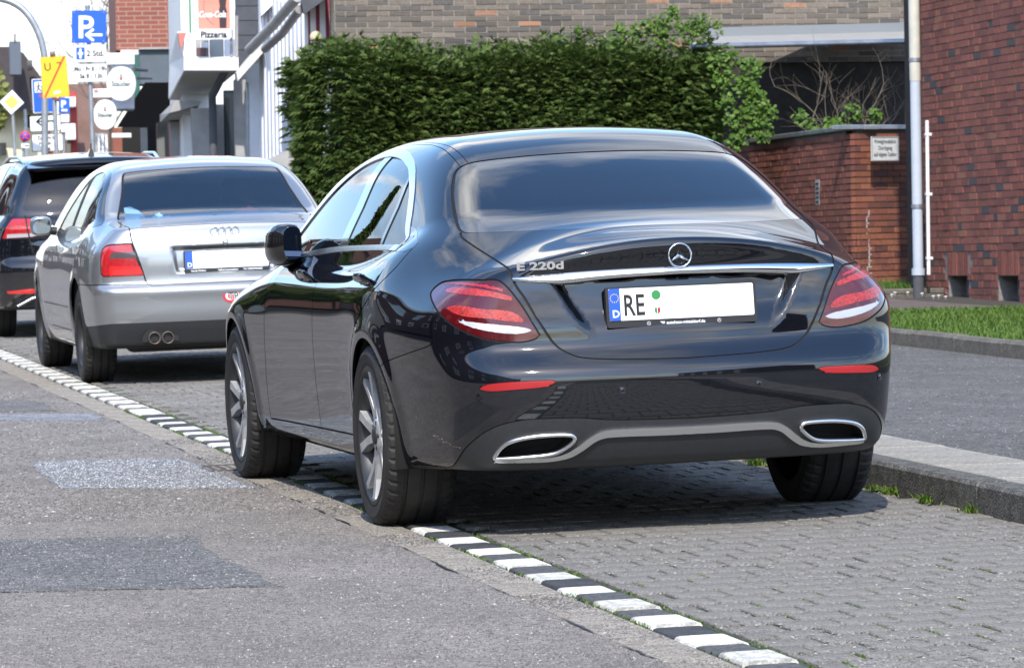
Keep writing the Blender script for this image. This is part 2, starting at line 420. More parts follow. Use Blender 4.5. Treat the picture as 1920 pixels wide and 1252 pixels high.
            a, b = n+be2[:, 0], n+be2[:, 1]; c, dd = a+nb, b+nb
            T = np.concatenate([T, np.stack([a, c, b], 1), np.stack([b, c, dd], 1)])
        return V, T, N

def skin_obj(name, VTN, mat, parent=None):
    V, T, N = VTN
    me = bpy.data.meshes.new(name)
    me.vertices.add(len(V)); me.vertices.foreach_set('co', V.astype(np.float32).ravel())
    me.loops.add(T.size); me.loops.foreach_set('vertex_index', T.astype(np.int32).ravel())
    me.polygons.add(len(T)); me.polygons.foreach_set('loop_start', np.arange(0, T.size, 3, dtype=np.int32))
    me.polygons.foreach_set('use_smooth', np.ones(len(T), bool))
    me.update(calc_edges=True)
    me.normals_split_custom_set_from_vertices(N.astype(np.float32).tolist())
    me.materials.append(mat)
    return link(name, me, parent)
# ------------------------------------------------------------------ shared vehicle materials
MT = {}
MT['paint_dark'] = pbr('dark_blue_black_paint', (.0035, .0045, .0075), .5, 0, 1., .0, coat_rough=.03)
MT['paint_silver'] = pbr('silver_paint', (.37, .38, .39), .36, .8, 1., .5, coat_rough=.02)
MT['paint_suv'] = pbr('black_paint', (.004, .005, .008), .5, 0, 1., .0, coat_rough=.03)
MT['gap'] = pbr('panel_gap', (.004, .004, .004), .8)
MT['chrome'] = pbr('chrome', (.86, .87, .88), .07, 1.)
MT['chrome_soft'] = pbr('satin_metal', (.80, .81, .82), .32, 1.)
MT['gloss_black'] = pbr('gloss_black_trim', (.008, .008, .009), .12, 0, .6)
MT['dark_plastic'] = pbr('dark_grey_plastic', (.028, .030, .033), .46, noise=(60, .15))
MT['black_plastic'] = pbr('black_plastic', (.012, .012, .013), .55)
MT['rubber'] = pbr('tyre_rubber', (.017, .017, .018), .72, noise=(9, .45, (.035, .033, .031)), bump=(140, .25, .002))
MT['liner'] = pbr('wheel_arch_liner', (.006, .006, .006), .9)
MT['alloy'] = pbr('grey_alloy', (.56, .57, .58), .38, .5, .4, noise=(12, .2))
MT['alloy_dark'] = pbr('dark_alloy', (.05, .052, .056), .45, .6)
MT['steel_dark'] = pbr('brake_disc', (.12, .11, .10), .4, .9)
MT['glass_dark'] = glass_mat('privacy_glass', (.03, .035, .042), 2.4)
MT['glass_dark_side'] = glass_mat('tinted_side_glass', (.035, .04, .046), 1.15); MT['glass_clear_side'] = glass_mat('clear_side_glass', (.42, .46, .49), 1.0)
MT['glass_side'] = glass_mat('tinted_glass', (.16, .18, .20), 1.9)
MT['glass_clear'] = glass_mat('clear_car_glass', (.62, .68, .74), 2.4)
MT['lens'] = pbr('dark_red_lens', (.07, .002, .004), .12, 0, 1., noise=(30, .25))
MT['led'] = pbr('bright_red_reflector', (.20, .004, .004), .2, 0, 1., noise=(110, .6, (.62, .022, .014)), bump=(260, .8, .004))
MT['reverse'] = pbr('clear_reverse_lamp', (.50, .50, .52), .2, .3, 1., bump=(220, .8, .004))
MT['red_refl'] = pbr('red_reflector', (.36, .012, .015), .25, 0, 1., bump=(300, .4, .002))
MT['white'] = pbr('white_plate', (.80, .80, .80), .35)
MT['blue'] = pbr('blue_plate_band', (.015, .09, .46), .4)
MT['black'] = pbr('black_print', (.008, .008, .008), .5)
MT['green'] = pbr('green_sticker', (.03, .22, .06), .5)
MT['yellow'] = pbr('yellow_print', (.75, .55, .05), .5)
MT['mirror'] = pbr('mirror_glass', (.22, .25, .30), .04, 1.)
MT['seat'] = pbr('seat_fabric', (.02, .021, .024), .9)

for k_ in ('lens', 'led', 'red_refl', 'reverse'): MT[k_].node_tree.nodes['Principled BSDF'].inputs['Coat IOR'].default_value = 1.42
def dusty(m, zl, zh, amt):
    t = m.node_tree; b = t.nodes['Principled BSDF']; tcn = t.nodes.new('ShaderNodeTexCoord'); s_ = t.nodes.new('ShaderNodeSeparateXYZ'); t.links.new(tcn.outputs['Object'], s_.inputs[0])
    r = t.nodes.new('ShaderNodeMapRange'); r.interpolation_type = 'SMOOTHSTEP'; r.inputs['From Min'].default_value = zh; r.inputs['From Max'].default_value = zl; t.links.new(s_.outputs['Z'], r.inputs['Value'])
    n = t.nodes.new('ShaderNodeTexNoise'); n.inputs['Scale'].default_value = 7; n.inputs['Detail'].default_value = 8; n.inputs['Roughness'].default_value = .7; t.links.new(tcn.outputs['Object'], n.inputs['Vector'])
    p = t.nodes.new('ShaderNodeMath'); p.operation = 'MULTIPLY'; t.links.new(r.outputs[0], p.inputs[0]); t.links.new(n.outputs['Fac'], p.inputs[1]); q = t.nodes.new('ShaderNodeMath'); q.operation = 'MULTIPLY'; q.inputs[1].default_value = amt*2; t.links.new(p.outputs[0], q.inputs[0])
    x = t.nodes.new('ShaderNodeMix'); x.data_type = 'RGBA'; x.inputs['A'].default_value = b.inputs['Base Color'].default_value; x.inputs['B'].default_value = (.17, .155, .135, 1); t.links.new(q.outputs[0], x.inputs['Factor']); t.links.new(x.outputs['Result'], b.inputs['Base Color'])
    c = t.nodes.new('ShaderNodeMapRange'); c.inputs['To Min'].default_value = b.inputs['Coat Roughness'].default_value; c.inputs['To Max'].default_value = .12; t.links.new(q.outputs[0], c.inputs['Value']); t.links.new(c.outputs[0], b.inputs['Coat Roughness'])
dusty(MT['paint_dark'], .15, .70, .03); dusty(MT['paint_suv'], .15, .8, .12)
MT['trim_chrome'] = pbr('window_trim_chrome', (.80, .81, .82), .24, 1.)
def tyre_mesh(name, ro, ri, w, n=96):
    """tyre with three grooves and shoulder blocks, axis along X, centred"""
    h = w/2
    prof = [(ri-.004, -h+.012), (ri+.004, -h+.006), (ri+.02, -h+.001), (ri+(ro-ri)*.55, -h-.004), (ro-.022, -h+.004), (ro-.010, -h+.014), (ro-.002, -h+.030)]
    g = []
    for c in (-.24, 0, .24):
        g += [(ro, c*w-.008), (ro-.008, c*w-.005), (ro-.008, c*w+.005), (ro, c*w+.008)]
    full = prof+[(ro-.001, -h+.038)]+g+[(ro-.001, h-.038)]+[(r, -x) for r, x in prof[::-1]]
    V = []; k = len(full); F = []
    for j in range(2*n):
        for i, (r, x) in enumerate(full):
            rr = r
            if j % 4 == 3 and (r > ro-.012) and abs(x) > .30*w: rr = r-.006
            a = math.pi*j/n; V.append((x, rr*math.cos(a), rr*math.sin(a)))
    N2 = 2*n
    F = [(j*k+i, j*k+i+1, ((j+1) % N2)*k+i+1, ((j+1) % N2)*k+i) for j in range(N2) for i in range(k-1)]
    b = MB(); b.add(V, F, False); me = b.mesh(name, MT['rubber']); return me

def wheel(parent, x, y, r, w, rim_r, style, side, steer=0.):
    """side -1: outer face towards -X.  thing > wheel > tyre, rim, hub_cap"""
    tm = tyre_mesh('tyre', r, rim_r, w)
    o = link('wheel', tm, parent)          # the wheel's own mesh is the tyre; rim, disc, cap are its sub-parts
    o.location = (x, y, r*.968); o.rotation_euler = (0, 0, (math.pi if side > 0 else 0)+steer)
    h = w/2
    Mx = Matrix.Rotation(-math.pi/2, 4, 'Y')      # lathe axis Z -> -X (outwards)
    b = MB(); b.lathe([(rim_r+.006, h-.004), (rim_r-.006, h+.001), (rim_r-.014, h-.006), (rim_r-.022, h-.03), (rim_r-.04, h-.09), (rim_r-.045, -h+.02)], 64, Mx)
    b.build('rim', MT['alloy_dark'], o)
    b = MB(); b.lathe([(.0, h-.13), (rim_r-.06, h-.13), (rim_r-.045, h-.16)], 48, Mx); b.build('brake_disc', MT['steel_dark'], o)
    b = MB()
    if style == 'twin':
        for k in range(5):
            for s in (-1, 1):
                pr = [(.05, 0.012*s, .024), (.10, .018*s, .020), (.155, .032*s, .0175), (rim_r-.035, .058*s, .021), (rim_r-.012, .068*s, .025)]
                V = []
                for rr, off, hw in pr:
                    zo = h-.030+.026*(rr/rim_r)**2
                    for (dy, dz) in ((-hw, -.03), (-hw*.85, 0), (hw*.85, 0), (hw, -.03)):
                        V.append((rr, off+dy, zo+dz))
                F = [(i*4+j, (i+1)*4+j, (i+1)*4+j+1, i*4+j+1) for i in range(4) for j in range(3)]
                A = Matrix.Rotation(2*math.pi*k/5+.3, 4, 'Z')
                b.add([tuple(Mx @ A @ Vector(v)) for v in V], F, False)
        b.lathe([(0, h-.022), (.055, h-.022), (.066, h-.032), (.068, h-.07)], 32, Mx)
        b.build('spokes', MT['alloy'], o)
        b = MB(); b.lathe([(0, h-.012), (.028, h-.013), (.034, h-.020), (.034, h-.03)], 24, Mx); b.build('hub_cap', MT['dark_plastic'], o)
        b = MB()
        for k in range(5):
            a = 2*math.pi*k/5+.3+math.pi/5; b.lathe([(0, h-.02), (.009, h-.021), (.011, h-.035)], 8, Mx @ Matrix.Translation((.048*math.cos(a), .048*math.sin(a), 0)))
        tag(b.build('wheel_bolts', MT['black_plastic'], o), kind='stuff')
    else:
        b.lathe([(0, h-.030), (.06, h-.032), (.085, h-.05), (rim_r-.06, h-.040), (rim_r-.03, h-.055)], 48, Mx); b.build('wheel_disc', MT['alloy_dark'], o)
        b = MB()
        for k in range(10):
            a = 2*math.pi*k/10; b.lathe([(0, h-.036), (.017, h-.0365), (.02, h-.05)], 10, Mx @ Matrix.Translation((.135*math.cos(a), .135*math.sin(a), 0)))
        tag(b.build('vent_holes', MT['black'], o), kind='stuff')
    return o

def arch_liner(parent, y, zc, r, x0, x1):
    for s in (-1, 1):
        b = MB(); V = []; n = 28
        for i in range(n+1):
            a = math.pi*1.16*i/n-.08*math.pi
            for x in (x0, x1): V.append((s*x, y+r*math.cos(a), zc+r*math.sin(a)))
        b.add(V, [(2*i, 2*i+1, 2*i+3, 2*i+2) for i in range(n)], True)
        b.add([(s*x0, y+r*math.cos(a), zc+r*math.sin(a)) for a in [math.pi*1.16*i/n-.08*math.pi for i in range(n+1)]], [tuple(range(n+1))])
        b.build('wheel_arch_liner', MT['liner'], parent)
SIDE = lambda c, n: (c[:, 0] > .42) & (n[:, 0] > .3)
REAR = lambda lim: (lambda c, n: (c[:, 1] < lim) & ((n[:, 1] < -.12) | (n[:, 2] > .75)))
YZ = lambda V: V[:, [1, 2]]
XZ = lambda V: V[:, [0, 2]]
# ------------------------------------------------------------------ street
SA = .032                                   # the kerb line's small angle to the dark car
def st(u, v, z=0.): return rf(-.8352+SA*v+u, v, z)
def G(x, y): return .135                    # pavement level beyond the kerb (level across, follows the street)
def rsheet(name, pts, mat, z=0., kind='structure', n=1):
    b = MB(); b.add([st(u, v, z) for u, v in pts], [tuple(range(len(pts)))]); return tag(b.build(name, mat), kind=kind)
def speckle(name, col, rough=.9, s1=420, s2=2.2, amt=.55, big=.22, bump=.7, tint=None, dist=.004, lean=(1, 1, 1)):
    """stone-speckled ground: fine chips over broad tone changes"""
    m = bpy.data.materials.new(name); m.use_nodes = True; t = m.node_tree; b = t.nodes['Principled BSDF']; b.inputs['Roughness'].default_value = rough; b.inputs['Specular IOR Level'].default_value = .35
    tcn = t.nodes.new('ShaderNodeTexCoord'); v = tcn.outputs['Object']
    a = t.nodes.new('ShaderNodeTexNoise'); a.inputs['Scale'].default_value = s1; a.inputs['Detail'].default_value = 3; t.links.new(v, a.inputs['Vector'])
    mp_ = t.nodes.new('ShaderNodeMapping'); mp_.inputs['Scale'].default_value = lean; t.links.new(v, mp_.inputs['Vector'])
    c = t.nodes.new('ShaderNodeTexNoise'); c.inputs['Scale'].default_value = s2; c.inputs['Detail'].default_value = 7; c.inputs['Roughness'].default_value = .62; t.links.new(mp_.outputs[0], c.inputs['Vector'])
    w = t.nodes.new('ShaderNodeTexVoronoi'); w.inputs['Scale'].default_value = s1*.3; t.links.new(v, w.inputs['Vector'])
    r1 = t.nodes.new('ShaderNodeMapRange'); r1.inputs['From Min'].default_value = .32; r1.inputs['From Max'].default_value = .68; r1.inputs['To Min'].default_value = 1-amt; r1.inputs['To Max'].default_value = 1+amt; t.links.new(a.outputs['Fac'], r1.inputs['Value'])
    r2 = t.nodes.new('ShaderNodeMapRange'); r2.inputs['From Min'].default_value = .3; r2.inputs['From Max'].default_value = .7; r2.inputs['To Min'].default_value = 1-big; r2.inputs['To Max'].default_value = 1+big; t.links.new(c.outputs['Fac'], r2.inputs['Value'])
    mu = t.nodes.new('ShaderNodeMath'); mu.operation = 'MULTIPLY'; t.links.new(r1.outputs[0], mu.inputs[0]); t.links.new(r2.outputs[0], mu.inputs[1])
    wc = t.nodes.new('ShaderNodeSeparateColor'); t.links.new(w.outputs['Color'], wc.inputs[0])
    r3 = t.nodes.new('ShaderNodeMapRange'); r3.inputs['To Min'].default_value = .72; r3.inputs['To Max'].default_value = 1.28; t.links.new(wc.outputs[0], r3.inputs['Value'])
    mu2 = t.nodes.new('ShaderNodeMath'); mu2.operation = 'MULTIPLY'; t.links.new(mu.outputs[0], mu2.inputs[0]); t.links.new(r3.outputs[0], mu2.inputs[1])
    x = t.nodes.new('ShaderNodeMix'); x.data_type = 'RGBA'; x.blend_type = 'MULTIPLY'; x.inputs['Factor'].default_value = 1
    if tint:
        xx = t.nodes.new('ShaderNodeMix'); xx.data_type = 'RGBA'; t.links.new(c.outputs['Fac'], xx.inputs['Factor']); xx.inputs['A'].default_value = (*col, 1); xx.inputs['B'].default_value = (*tint, 1); t.links.new(xx.outputs['Result'], x.inputs['A'])
    else: x.inputs['A'].default_value = (*col, 1)
    t.links.new(mu2.outputs[0], x.inputs['B']); t.links.new(x.outputs['Result'], b.inputs['Base Color'])
    bp = t.nodes.new('ShaderNodeBump'); bp.inputs['Strength'].default_value = bump; bp.inputs['Distance'].default_value = dist; t.links.new(mu2.outputs[0], bp.inputs['Height']); t.links.new(bp.outputs[0], b.inputs['Normal'])
    return m
M_ASPH = speckle('worn_asphalt', (.172, .155, .141), tint=(.208, .190, .173), s1=170, amt=.42, lean=(1, .6, 1))
M_PATCH = speckle('dark_asphalt_patch', (.125, .122, .119), tint=(.165, .161, .157), s1=90, amt=.75, bump=1)
M_PATCH2 = speckle('blue_grey_asphalt_patch', (.20, .212, .235), tint=(.25, .262, .285), s1=90, amt=.8, bump=1)
M_GUT = speckle('gutter_concrete', (.24, .215, .18), tint=(.30, .27, .225), s1=120, amt=.45)
M_PAVE = speckle('paver_concrete', (.180, .168, .150), tint=(.240, .226, .204), s1=170, amt=.45, bump=.9)
M_JOINT = pbr('mossy_joint', (.035, .034, .028), .95, noise=(7, .5, (.05, .085, .02)))
M_PVT = speckle('pavement_asphalt', (.092, .088, .083), tint=(.115, .110, .103), s1=100, amt=.5)
M_SLAB = speckle('pale_slab', (.27, .255, .225), tint=(.33, .31, .27), s1=300, amt=.35)
M_KERB = speckle('kerb_stone', (.085, .083, .078), tint=(.13, .127, .118), s1=110, amt=.7, bump=1., s2=9)
M_VK = speckle('verge_kerb_concrete', (.12, .11, .095), tint=(.17, .155, .13), s1=300, amt=.5, s2=6)
M_PATH = speckle('reddish_path', (.115, .092, .088), tint=(.14, .115, .108), s1=260, amt=.3)
M_BWHITE = speckle('white_painted_block', (.66, .65, .61), tint=(.50, .49, .45), s1=120, amt=.22, bump=.6, s2=22, big=.2)
M_BDARK = speckle('dark_block', (.045, .048, .054), tint=(.065, .067, .072), s1=320, amt=.4, s2=9)
M_SOIL = pbr('soil', (.045, .038, .028), .95, noise=(5, .3), bump=(60, .5, .01))

rsheet('ground', [(-60, -80), (80, -80), (80, 400), (-60, 400)], M_SOIL, -.06)
road = rsheet('road', [(-7.2, -60), (-.165, -60), (-.165, 200), (-7.2, 200)], M_ASPH, 0)
# patches in the road: slightly raised sheets with ragged edges
PATCHES = []
def patch(name, pts, mat, z, jag=.02):
    c = []
    P = pts+[pts[0]]
    for a, b_ in zip(P[:-1], P[1:]):
        n = max(2, int(math.dist(a, b_)/.12))
        for i in range(n): t = i/n; c.append((a[0]+(b_[0]-a[0])*t+rnd.uniform(-jag, jag), a[1]+(b_[1]-a[1])*t+rnd.uniform(-jag, jag)))
    PATCHES.append(np.array(c))
    b = MB(); lo = [rf(x, y, -.01) for x, y in c]; hi = [rf(x, y, z) for x, y in c]; b.hexa(lo, hi); return b.build(name, mat, road)
def gp(px, py):
    """street-plane point under a pixel, in street-frame coordinates"""
    c, s = math.cos(TILT), math.sin(TILT); Mt = np.array([[c, 0, s], [0, 1, 0], [-s, 0, c]])
    v = Mt @ (AX[2]+(px-960)/CAM_F*AX[0]-(py-626)/CAM_F*AX[1]); o = Mt @ np.array(CAM_C); t = -o[2]/v[2]; p = o+t*v; return (p[0], p[1])
patch('asphalt_patch', [gp(60, 866), gp(330, 858), gp(480, 915), gp(112, 916)], M_PATCH2, .003)
patch('asphalt_patch', [gp(-260, 1018), gp(355, 1005), gp(420, 1045), gp(525, 1100), gp(-320, 1118)], M_PATCH, .004)
patch('asphalt_patch', [gp(-150, 752), gp(70, 752), gp(112, 771), gp(-150, 776)], M_PATCH, .003)
patch('asphalt_patch', [gp(-200, 778), gp(175, 776), gp(195, 788), gp(-200, 789)], M_PATCH2, .003)
# crack between road and gutter
b = MB(); pts = []
v = -9.
while v < 30:
    pts.append((-.166+rnd.uniform(-.006, .006)+(.008*math.sin(v*2.1)*math.sin(v*.7)), v)); v += .06
for i in range(len(pts)-1):
    w0, w1 = [max(.0004, .004*math.sin(p[1]*1.7+2*math.sin(p[1]*4.3))+.0025*math.sin(p[1]*9)) for p in pts[i:i+2]]
    b.add([st(pts[i][0]-w0, pts[i][1], .0035), st(pts[i][0]+w0, pts[i][1], .0035), st(pts[i+1][0]+w1, pts[i+1][1], .0035), st(pts[i+1][0]-w1, pts[i+1][1], .0035)], [(0, 1, 2, 3)])
b.build('tar_crack', MT['black_plastic'], road)
# gutter of concrete slabs
gut = rsheet('gutter', [(-.165, -60), (0.0, -60), (0.0, 200), (-.165, 200)], M_JOINT, -.012)
gm = None; v = -7.; k = 0
while v < 28:
    ln = .5; b = MB(); b.box(-.161, -.006, .003, ln-.003, -.04, 0, bev=.003); o = b.build('gutter_slab', M_GUT, gut)
    o.matrix_world = Matrix(((math.cos(TILT), 0, 0, 0), (0, 1, 0, 0), (math.sin(TILT), 0, 1, 0), (0, 0, 0, 1))) @ Matrix.Translation((0, 0, 0)); p = st(0, v, rnd.uniform(-.002, .002)); o.location = p; o.rotation_euler = (0, -TILT, -SA); v += ln
# striped edge: alternating white and dark blocks with rounded tops
edge = rsheet('edge_strip', [(0, -60), (.17, -60), (.17, 200), (0, 200)], M_JOINT, -.01)
def loaf(w, ln, h):
    b = MB(); pr = [(0, -.05), (0, h-.010), (.005, h-.003), (.015, h), (w-.015, h), (w-.005, h-.003), (w, h-.010), (w, -.05)]
    V = [(x, y, z) for y in (0, ln) for x, z in pr]; n = len(pr)
    b.add(V, [(i, (i+1) % n, n+(i+1) % n, n+i) for i in range(n)]+[tuple(range(n))[::-1], tuple(range(n, 2*n))]); return b
mws = [loaf(.150, .252, .006).mesh('kerb_block', m_) for m_ in (M_BWHITE, speckle('worn_white_block', (.56, .55, .50), tint=(.40, .39, .35), s1=120, amt=.3, bump=.7, s2=18, big=.3), speckle('chalky_block', (.70, .69, .65), tint=(.58, .57, .53), s1=120, amt=.2, bump=.6, s2=26, big=.15))]
mds = [loaf(.150, .256, .005).mesh('kerb_block', m_) for m_ in (M_BDARK, speckle('grey_dark_block', (.065, .067, .070), tint=(.095, .096, .098), s1=140, amt=.4, s2=14))]
mf = loaf(.150, .30, .010).mesh('kerb_block', M_BWHITE); mg = loaf(.150, .20, .006).mesh('kerb_block', M_VK)
def put(name, me, u, v, z, par, rz=0., sc=None):
    o = link(name, me, par); o.location = st(u, v, z); o.rotation_euler = (0, -TILT, -SA+rz)
    if sc: o.scale = sc
    return o
v0 = -.3992-.10
for k in range(-22, 18):                      # raised part
    v = v0+.5208*k
    if -9 < v < 8.5:
        put('kerb_block', rnd.choice(mws), .010+rnd.uniform(-.003, .003), v, rnd.uniform(-.005, .003), edge, rnd.uniform(-.012, .012)); put('kerb_block', rnd.choice(mds), .010+rnd.uniform(-.002, .002), v+.261, rnd.uniform(-.006, .001), edge, rnd.uniform(-.012, .012))
v = v0+.5208*17.5
while v < 40:
    put('kerb_block', mf, .01, v, rnd.uniform(-.002, .002), edge); put('kerb_block', mg, .01, v+.31, 0, edge); v += .52
# parking lane of interlocking pavers
lane = rsheet('parking_lane', [(.17, -60), (1.945, -60), (1.945, 200), (.17, 200)], M_JOINT, -.009)
PU, PV = .163, .2
rsheet('parking_lane', [(.17, 26), (1.945, 26), (1.945, 200), (.17, 200)], M_PAVE, -.002)
rsheet('edge_strip', [(0, 40), (.17, 40), (.17, 200), (0, 200)], M_VK, -.002)
def paver_outline(s=1.):
    a, c = PU/2*s, PV/2*s; d = .012
    return [(-a, -c), (-a*.45, -c), (-a*.15, -c+d), (a*.55, -c+d), (a, -c), (a, c), (a*.45, c), (a*.15, c-d*.2), (-a*.55, c-d*.2), (-a, c)]
def paver_mesh(b=None, u=0, v=0, z=0, rz=0, gap=.0045):
    o = paver_outline(); V = []
    for zz, s in ((-.03, gap), (-.004, gap), (0, gap+.003)):
        for x, y in o:
            x = x-math.copysign(s, x); y = y-math.copysign(s*.65, y); V.append((x, y, zz))
    n = len(o); F = [(k*n+i, k*n+(i+1) % n, (k+1)*n+(i+1) % n, (k+1)*n+i) for k in range(2) for i in range(n)]+[tuple(range(2*n, 3*n))]
    c, s = math.cos(rz-SA), math.sin(rz-SA); B = b or MB()
    if b is None: B.add(V, F)
    else: B.add([(lambda q: (q[0]+c*x-s*y, q[1]+s*x+c*y, q[2]+zz+TILT*(c*x-s*y)))(st(u, v, z)) for x, y, zz in V], F)
    return B
pm = [paver_mesh(gap=g).mesh('paver', M_PAVE) for g in (.003, .004, .006)]
rest = MB(); cnt = 0; nrow = 0; v = -5.9
while v < 26:
    off = (.5 if nrow % 2 else 0)*PU; u = .185+PU/2-off; 
    while u < 1.94-PU/4:
        if u > .185+PU*.2:
            z = rnd.uniform(-.002, .0015)+.003*math.sin(u*5+v*2); rz = rnd.uniform(-.010, .010)
            if cnt < 298 and v > -5.3: o = put('paver', rnd.choice(pm), u, v, z, lane, rz); cnt += 1
            else: paver_mesh(rest, u, v, z, rz)
        u += PU
    if nrow % 2:
        for u in (.185+PU*.22, 1.94-PU*.25): put('paver', pm[1], u, v, rnd.uniform(-.002, .001), lane, 0, (.46, 1, 1)) if v < -.5 else None
    v += PV; nrow += 1
tag(rest.build('pavers', M_PAVE, lane), kind='stuff')
# kerb stones
kerb = rsheet('kerb', [(1.945, -60), (2.07, -60), (2.07, 200), (1.945, 200)], M_JOINT, -.02)
v = -8.
while v < 24:
    b = MB(); b.box(0, .13, .003, .997, -.06, .112, bev=.014); put('kerb_stone', b.mesh('kerb_stone', M_KERB), 1.945+rnd.uniform(-.003, .003), v, rnd.uniform(-.003, .003), kerb); v += 1.
def flat(name, pts, mat, z, par=None, kind='structure'):
    b = MB(); b.add([(x, y, z) for x, y in pts], [tuple(range(len(pts)))]); o = b.build(name, mat, par)
    if kind and par is None: tag(o, kind=kind)
    return o
su = lambda u, v: st(u, v)[:2]
# pale slab border, asphalt pavement
bord = flat('slab_border', [su(2.07, -60), su(2.50, -60), su(2.50, 200), su(2.07, 200)], M_JOINT, .122)
v = -8.
while v < 24:
    b = MB(); b.box(.003, .405, .003, .397, -.03, 0, bev=.003); o = link('pavement_slab', b.mesh('pavement_slab', M_SLAB), bord); p = st(2.078, v); o.location = (p[0], p[1], .137+rnd.uniform(-.002, .002)); o.rotation_euler = (0, 0, -SA); v += .4
flat('pavement', [su(2.49, -60), su(5.5, -60), su(5.5, 200), su(2.49, 200)], M_PVT, .131)
# verge kerbs, grass plots, path
vk = flat('verge_kerb', [su(5.5, -60), su(5.62, -60), su(5.62, 200), su(5.5, 200)], M_JOINT, .128)
v = -8.
while v < 17:
    b = MB(); b.box(0, .12, .004, .996, -.05, .10, bev=.02); o = link('kerb_stone', b.mesh('kerb_stone', M_VK), vk); p = st(5.5, v); o.location = (p[0], p[1], .135+rnd.uniform(-.004, .004)); o.rotation_euler = (0, 0, -SA); v += 1.
M_TURF = pbr('turf', (.035, .062, .014), .95, noise=(9, .4, (.06, .075, .02)), bump=(120, .6, .02))
flat('grass_plot', [su(5.62, -60), (30, -60), (30, 17.25), su(5.62, 17.25)], M_TURF, .205)
flat('grass_plot', [su(5.62, 22.95), (30, 22.95), (30, 60), su(5.62, 60)], M_TURF, .19)
flat('footpath', [su(5.5, 17.25), (30, 17.25), (30, 22.95), su(5.5, 22.95)], M_PATH, .150)
pk = flat('path_kerb', [su(5.5, 17.25), (16, 17.25), (16, 17.34), su(5.5, 17.34)], M_VK, .16)
x = 5.25
while x < 14:
    b = MB(); b.box(.003, .997, 0, .09, -.05, 0, bev=.01); me = b.mesh('kerb_stone', M_VK)
    for y, z in ((17.25, .212), (22.9, .235)):
        o = link('kerb_stone', me, pk); o.location = (x, y, z+rnd.uniform(-.003, .003))
    x += 1.
b = MB(); 
for y0 in (22.9,): b.box(5.2, 14, y0+.002, y0+.088, .1, .19)
b.build('kerb_footing', M_VK, pk)
def chips(name, mat, regs, seed):
    """loose and half-sunk stone chips: a low pyramid each"""
    rg_ = np.random.default_rng(seed); VV = []
    for n, u0, u1, v0_, v1, z, r, h in regs:
        u = rg_.uniform(u0, u1, n); v = v0_+(v1-v0_)*rg_.random(n)**1.5; x = -.8352+SA*v+u; c, s = math.cos(TILT), math.sin(TILT)
        P = np.stack([c*x-s*z, v, s*x+c*z], 1) if z < .1 else np.stack([x, v, np.full(n, z)], 1); rr = r*rg_.lognormal(0, .45, n); a = rg_.uniform(0, 6.28, n); hh = h*rg_.uniform(.4, 1.5, n)
        ring = [P+np.stack([rr*np.cos(a+k*1.571)*(1 if k % 2 else .7), rr*np.sin(a+k*1.571)*(1 if k % 2 else .7), -.001+0*a], 1) for k in range(4)]; top = P+np.stack([rr*.2*np.cos(a), rr*.2*np.sin(a), hh], 1)
        VV.append(np.stack(ring+[top], 1).reshape(-1, 3))
    V = np.concatenate(VV); k = np.arange(len(V)//5)[:, None]*5; F = np.concatenate([k+[0, 1, 4], k+[1, 2, 4], k+[2, 3, 4], k+[3, 0, 4]])
    me = bpy.data.meshes.new(name); me.vertices.add(len(V)); me.vertices.foreach_set('co', V.astype(np.float32).ravel()); me.loops.add(F.size); me.loops.foreach_set('vertex_index', F.astype(np.int32).ravel())
    me.polygons.add(len(F)); me.polygons.foreach_set('loop_start', np.arange(0, F.size, 3, dtype=np.int32)); me.update(calc_edges=True); me.materials.append(mat); return tag(link(name, me), kind='stuff')
def chips_at(name, mat, xy, z, r, h, seed):
    rg_ = np.random.default_rng(seed); n = len(xy); c, s = math.cos(TILT), math.sin(TILT); P = np.stack([c*xy[:, 0]-s*z, xy[:, 1], s*xy[:, 0]+c*z], 1); rr = r*rg_.lognormal(0, .45, n); a = rg_.uniform(0, 6.28, n); hh = h*rg_.uniform(.4, 1.5, n)
    ring = [P+np.stack([rr*np.cos(a+k*1.571)*(1 if k % 2 else .7), rr*np.sin(a+k*1.571)*(1 if k % 2 else .7), -.001+0*a], 1) for k in range(4)]; V = np.stack(ring+[P+np.stack([rr*.2*np.cos(a), rr*.2*np.sin(a), hh], 1)], 1).reshape(-1, 3)
    k = np.arange(n)[:, None]*5; F = np.concatenate([k+[0, 1, 4], k+[1, 2, 4], k+[2, 3, 4], k+[3, 0, 4]]); me = bpy.data.meshes.new(name); me.from_pydata(V.tolist(), [], F.tolist()); me.materials.append(mat); return tag(link(name, me), kind='stuff')
def chip_mat(name, cols):
    m = bpy.data.materials.new(name); m.use_nodes = True; t = m.node_tree; b = t.nodes['Principled BSDF']; b.inputs['Roughness'].default_value = .75
    g = t.nodes.new('ShaderNodeNewGeometry'); r = t.nodes.new('ShaderNodeValToRGB'); r.color_ramp.interpolation = 'CONSTANT'; t.links.new(g.outputs['Random Per Island'], r.inputs[0])
    for i, (p, c) in enumerate(cols):
        e = r.color_ramp.elements[i] if i < 2 else r.color_ramp.elements.new(p); e.position = p; e.color = (*c, 1)
    t.links.new(r.outputs[0], b.inputs['Base Color']); return m
chips('stone_chips', chip_mat('road_chips', [(0, (.09, .081, .074)), (.34, (.15, .136, .122)), (.62, (.21, .192, .174)), (.90, (.28, .26, .24)), (.985, (.46, .44, .41))]), [(115000, -2.6, -.17, -5.6, 3, .0, .0043, .0026), (36000, -3.0, -.17, 1, 12, .0, .008, .004), (9000, -.16, -.01, -5.6, 6, .0, .005, .003)], 21)
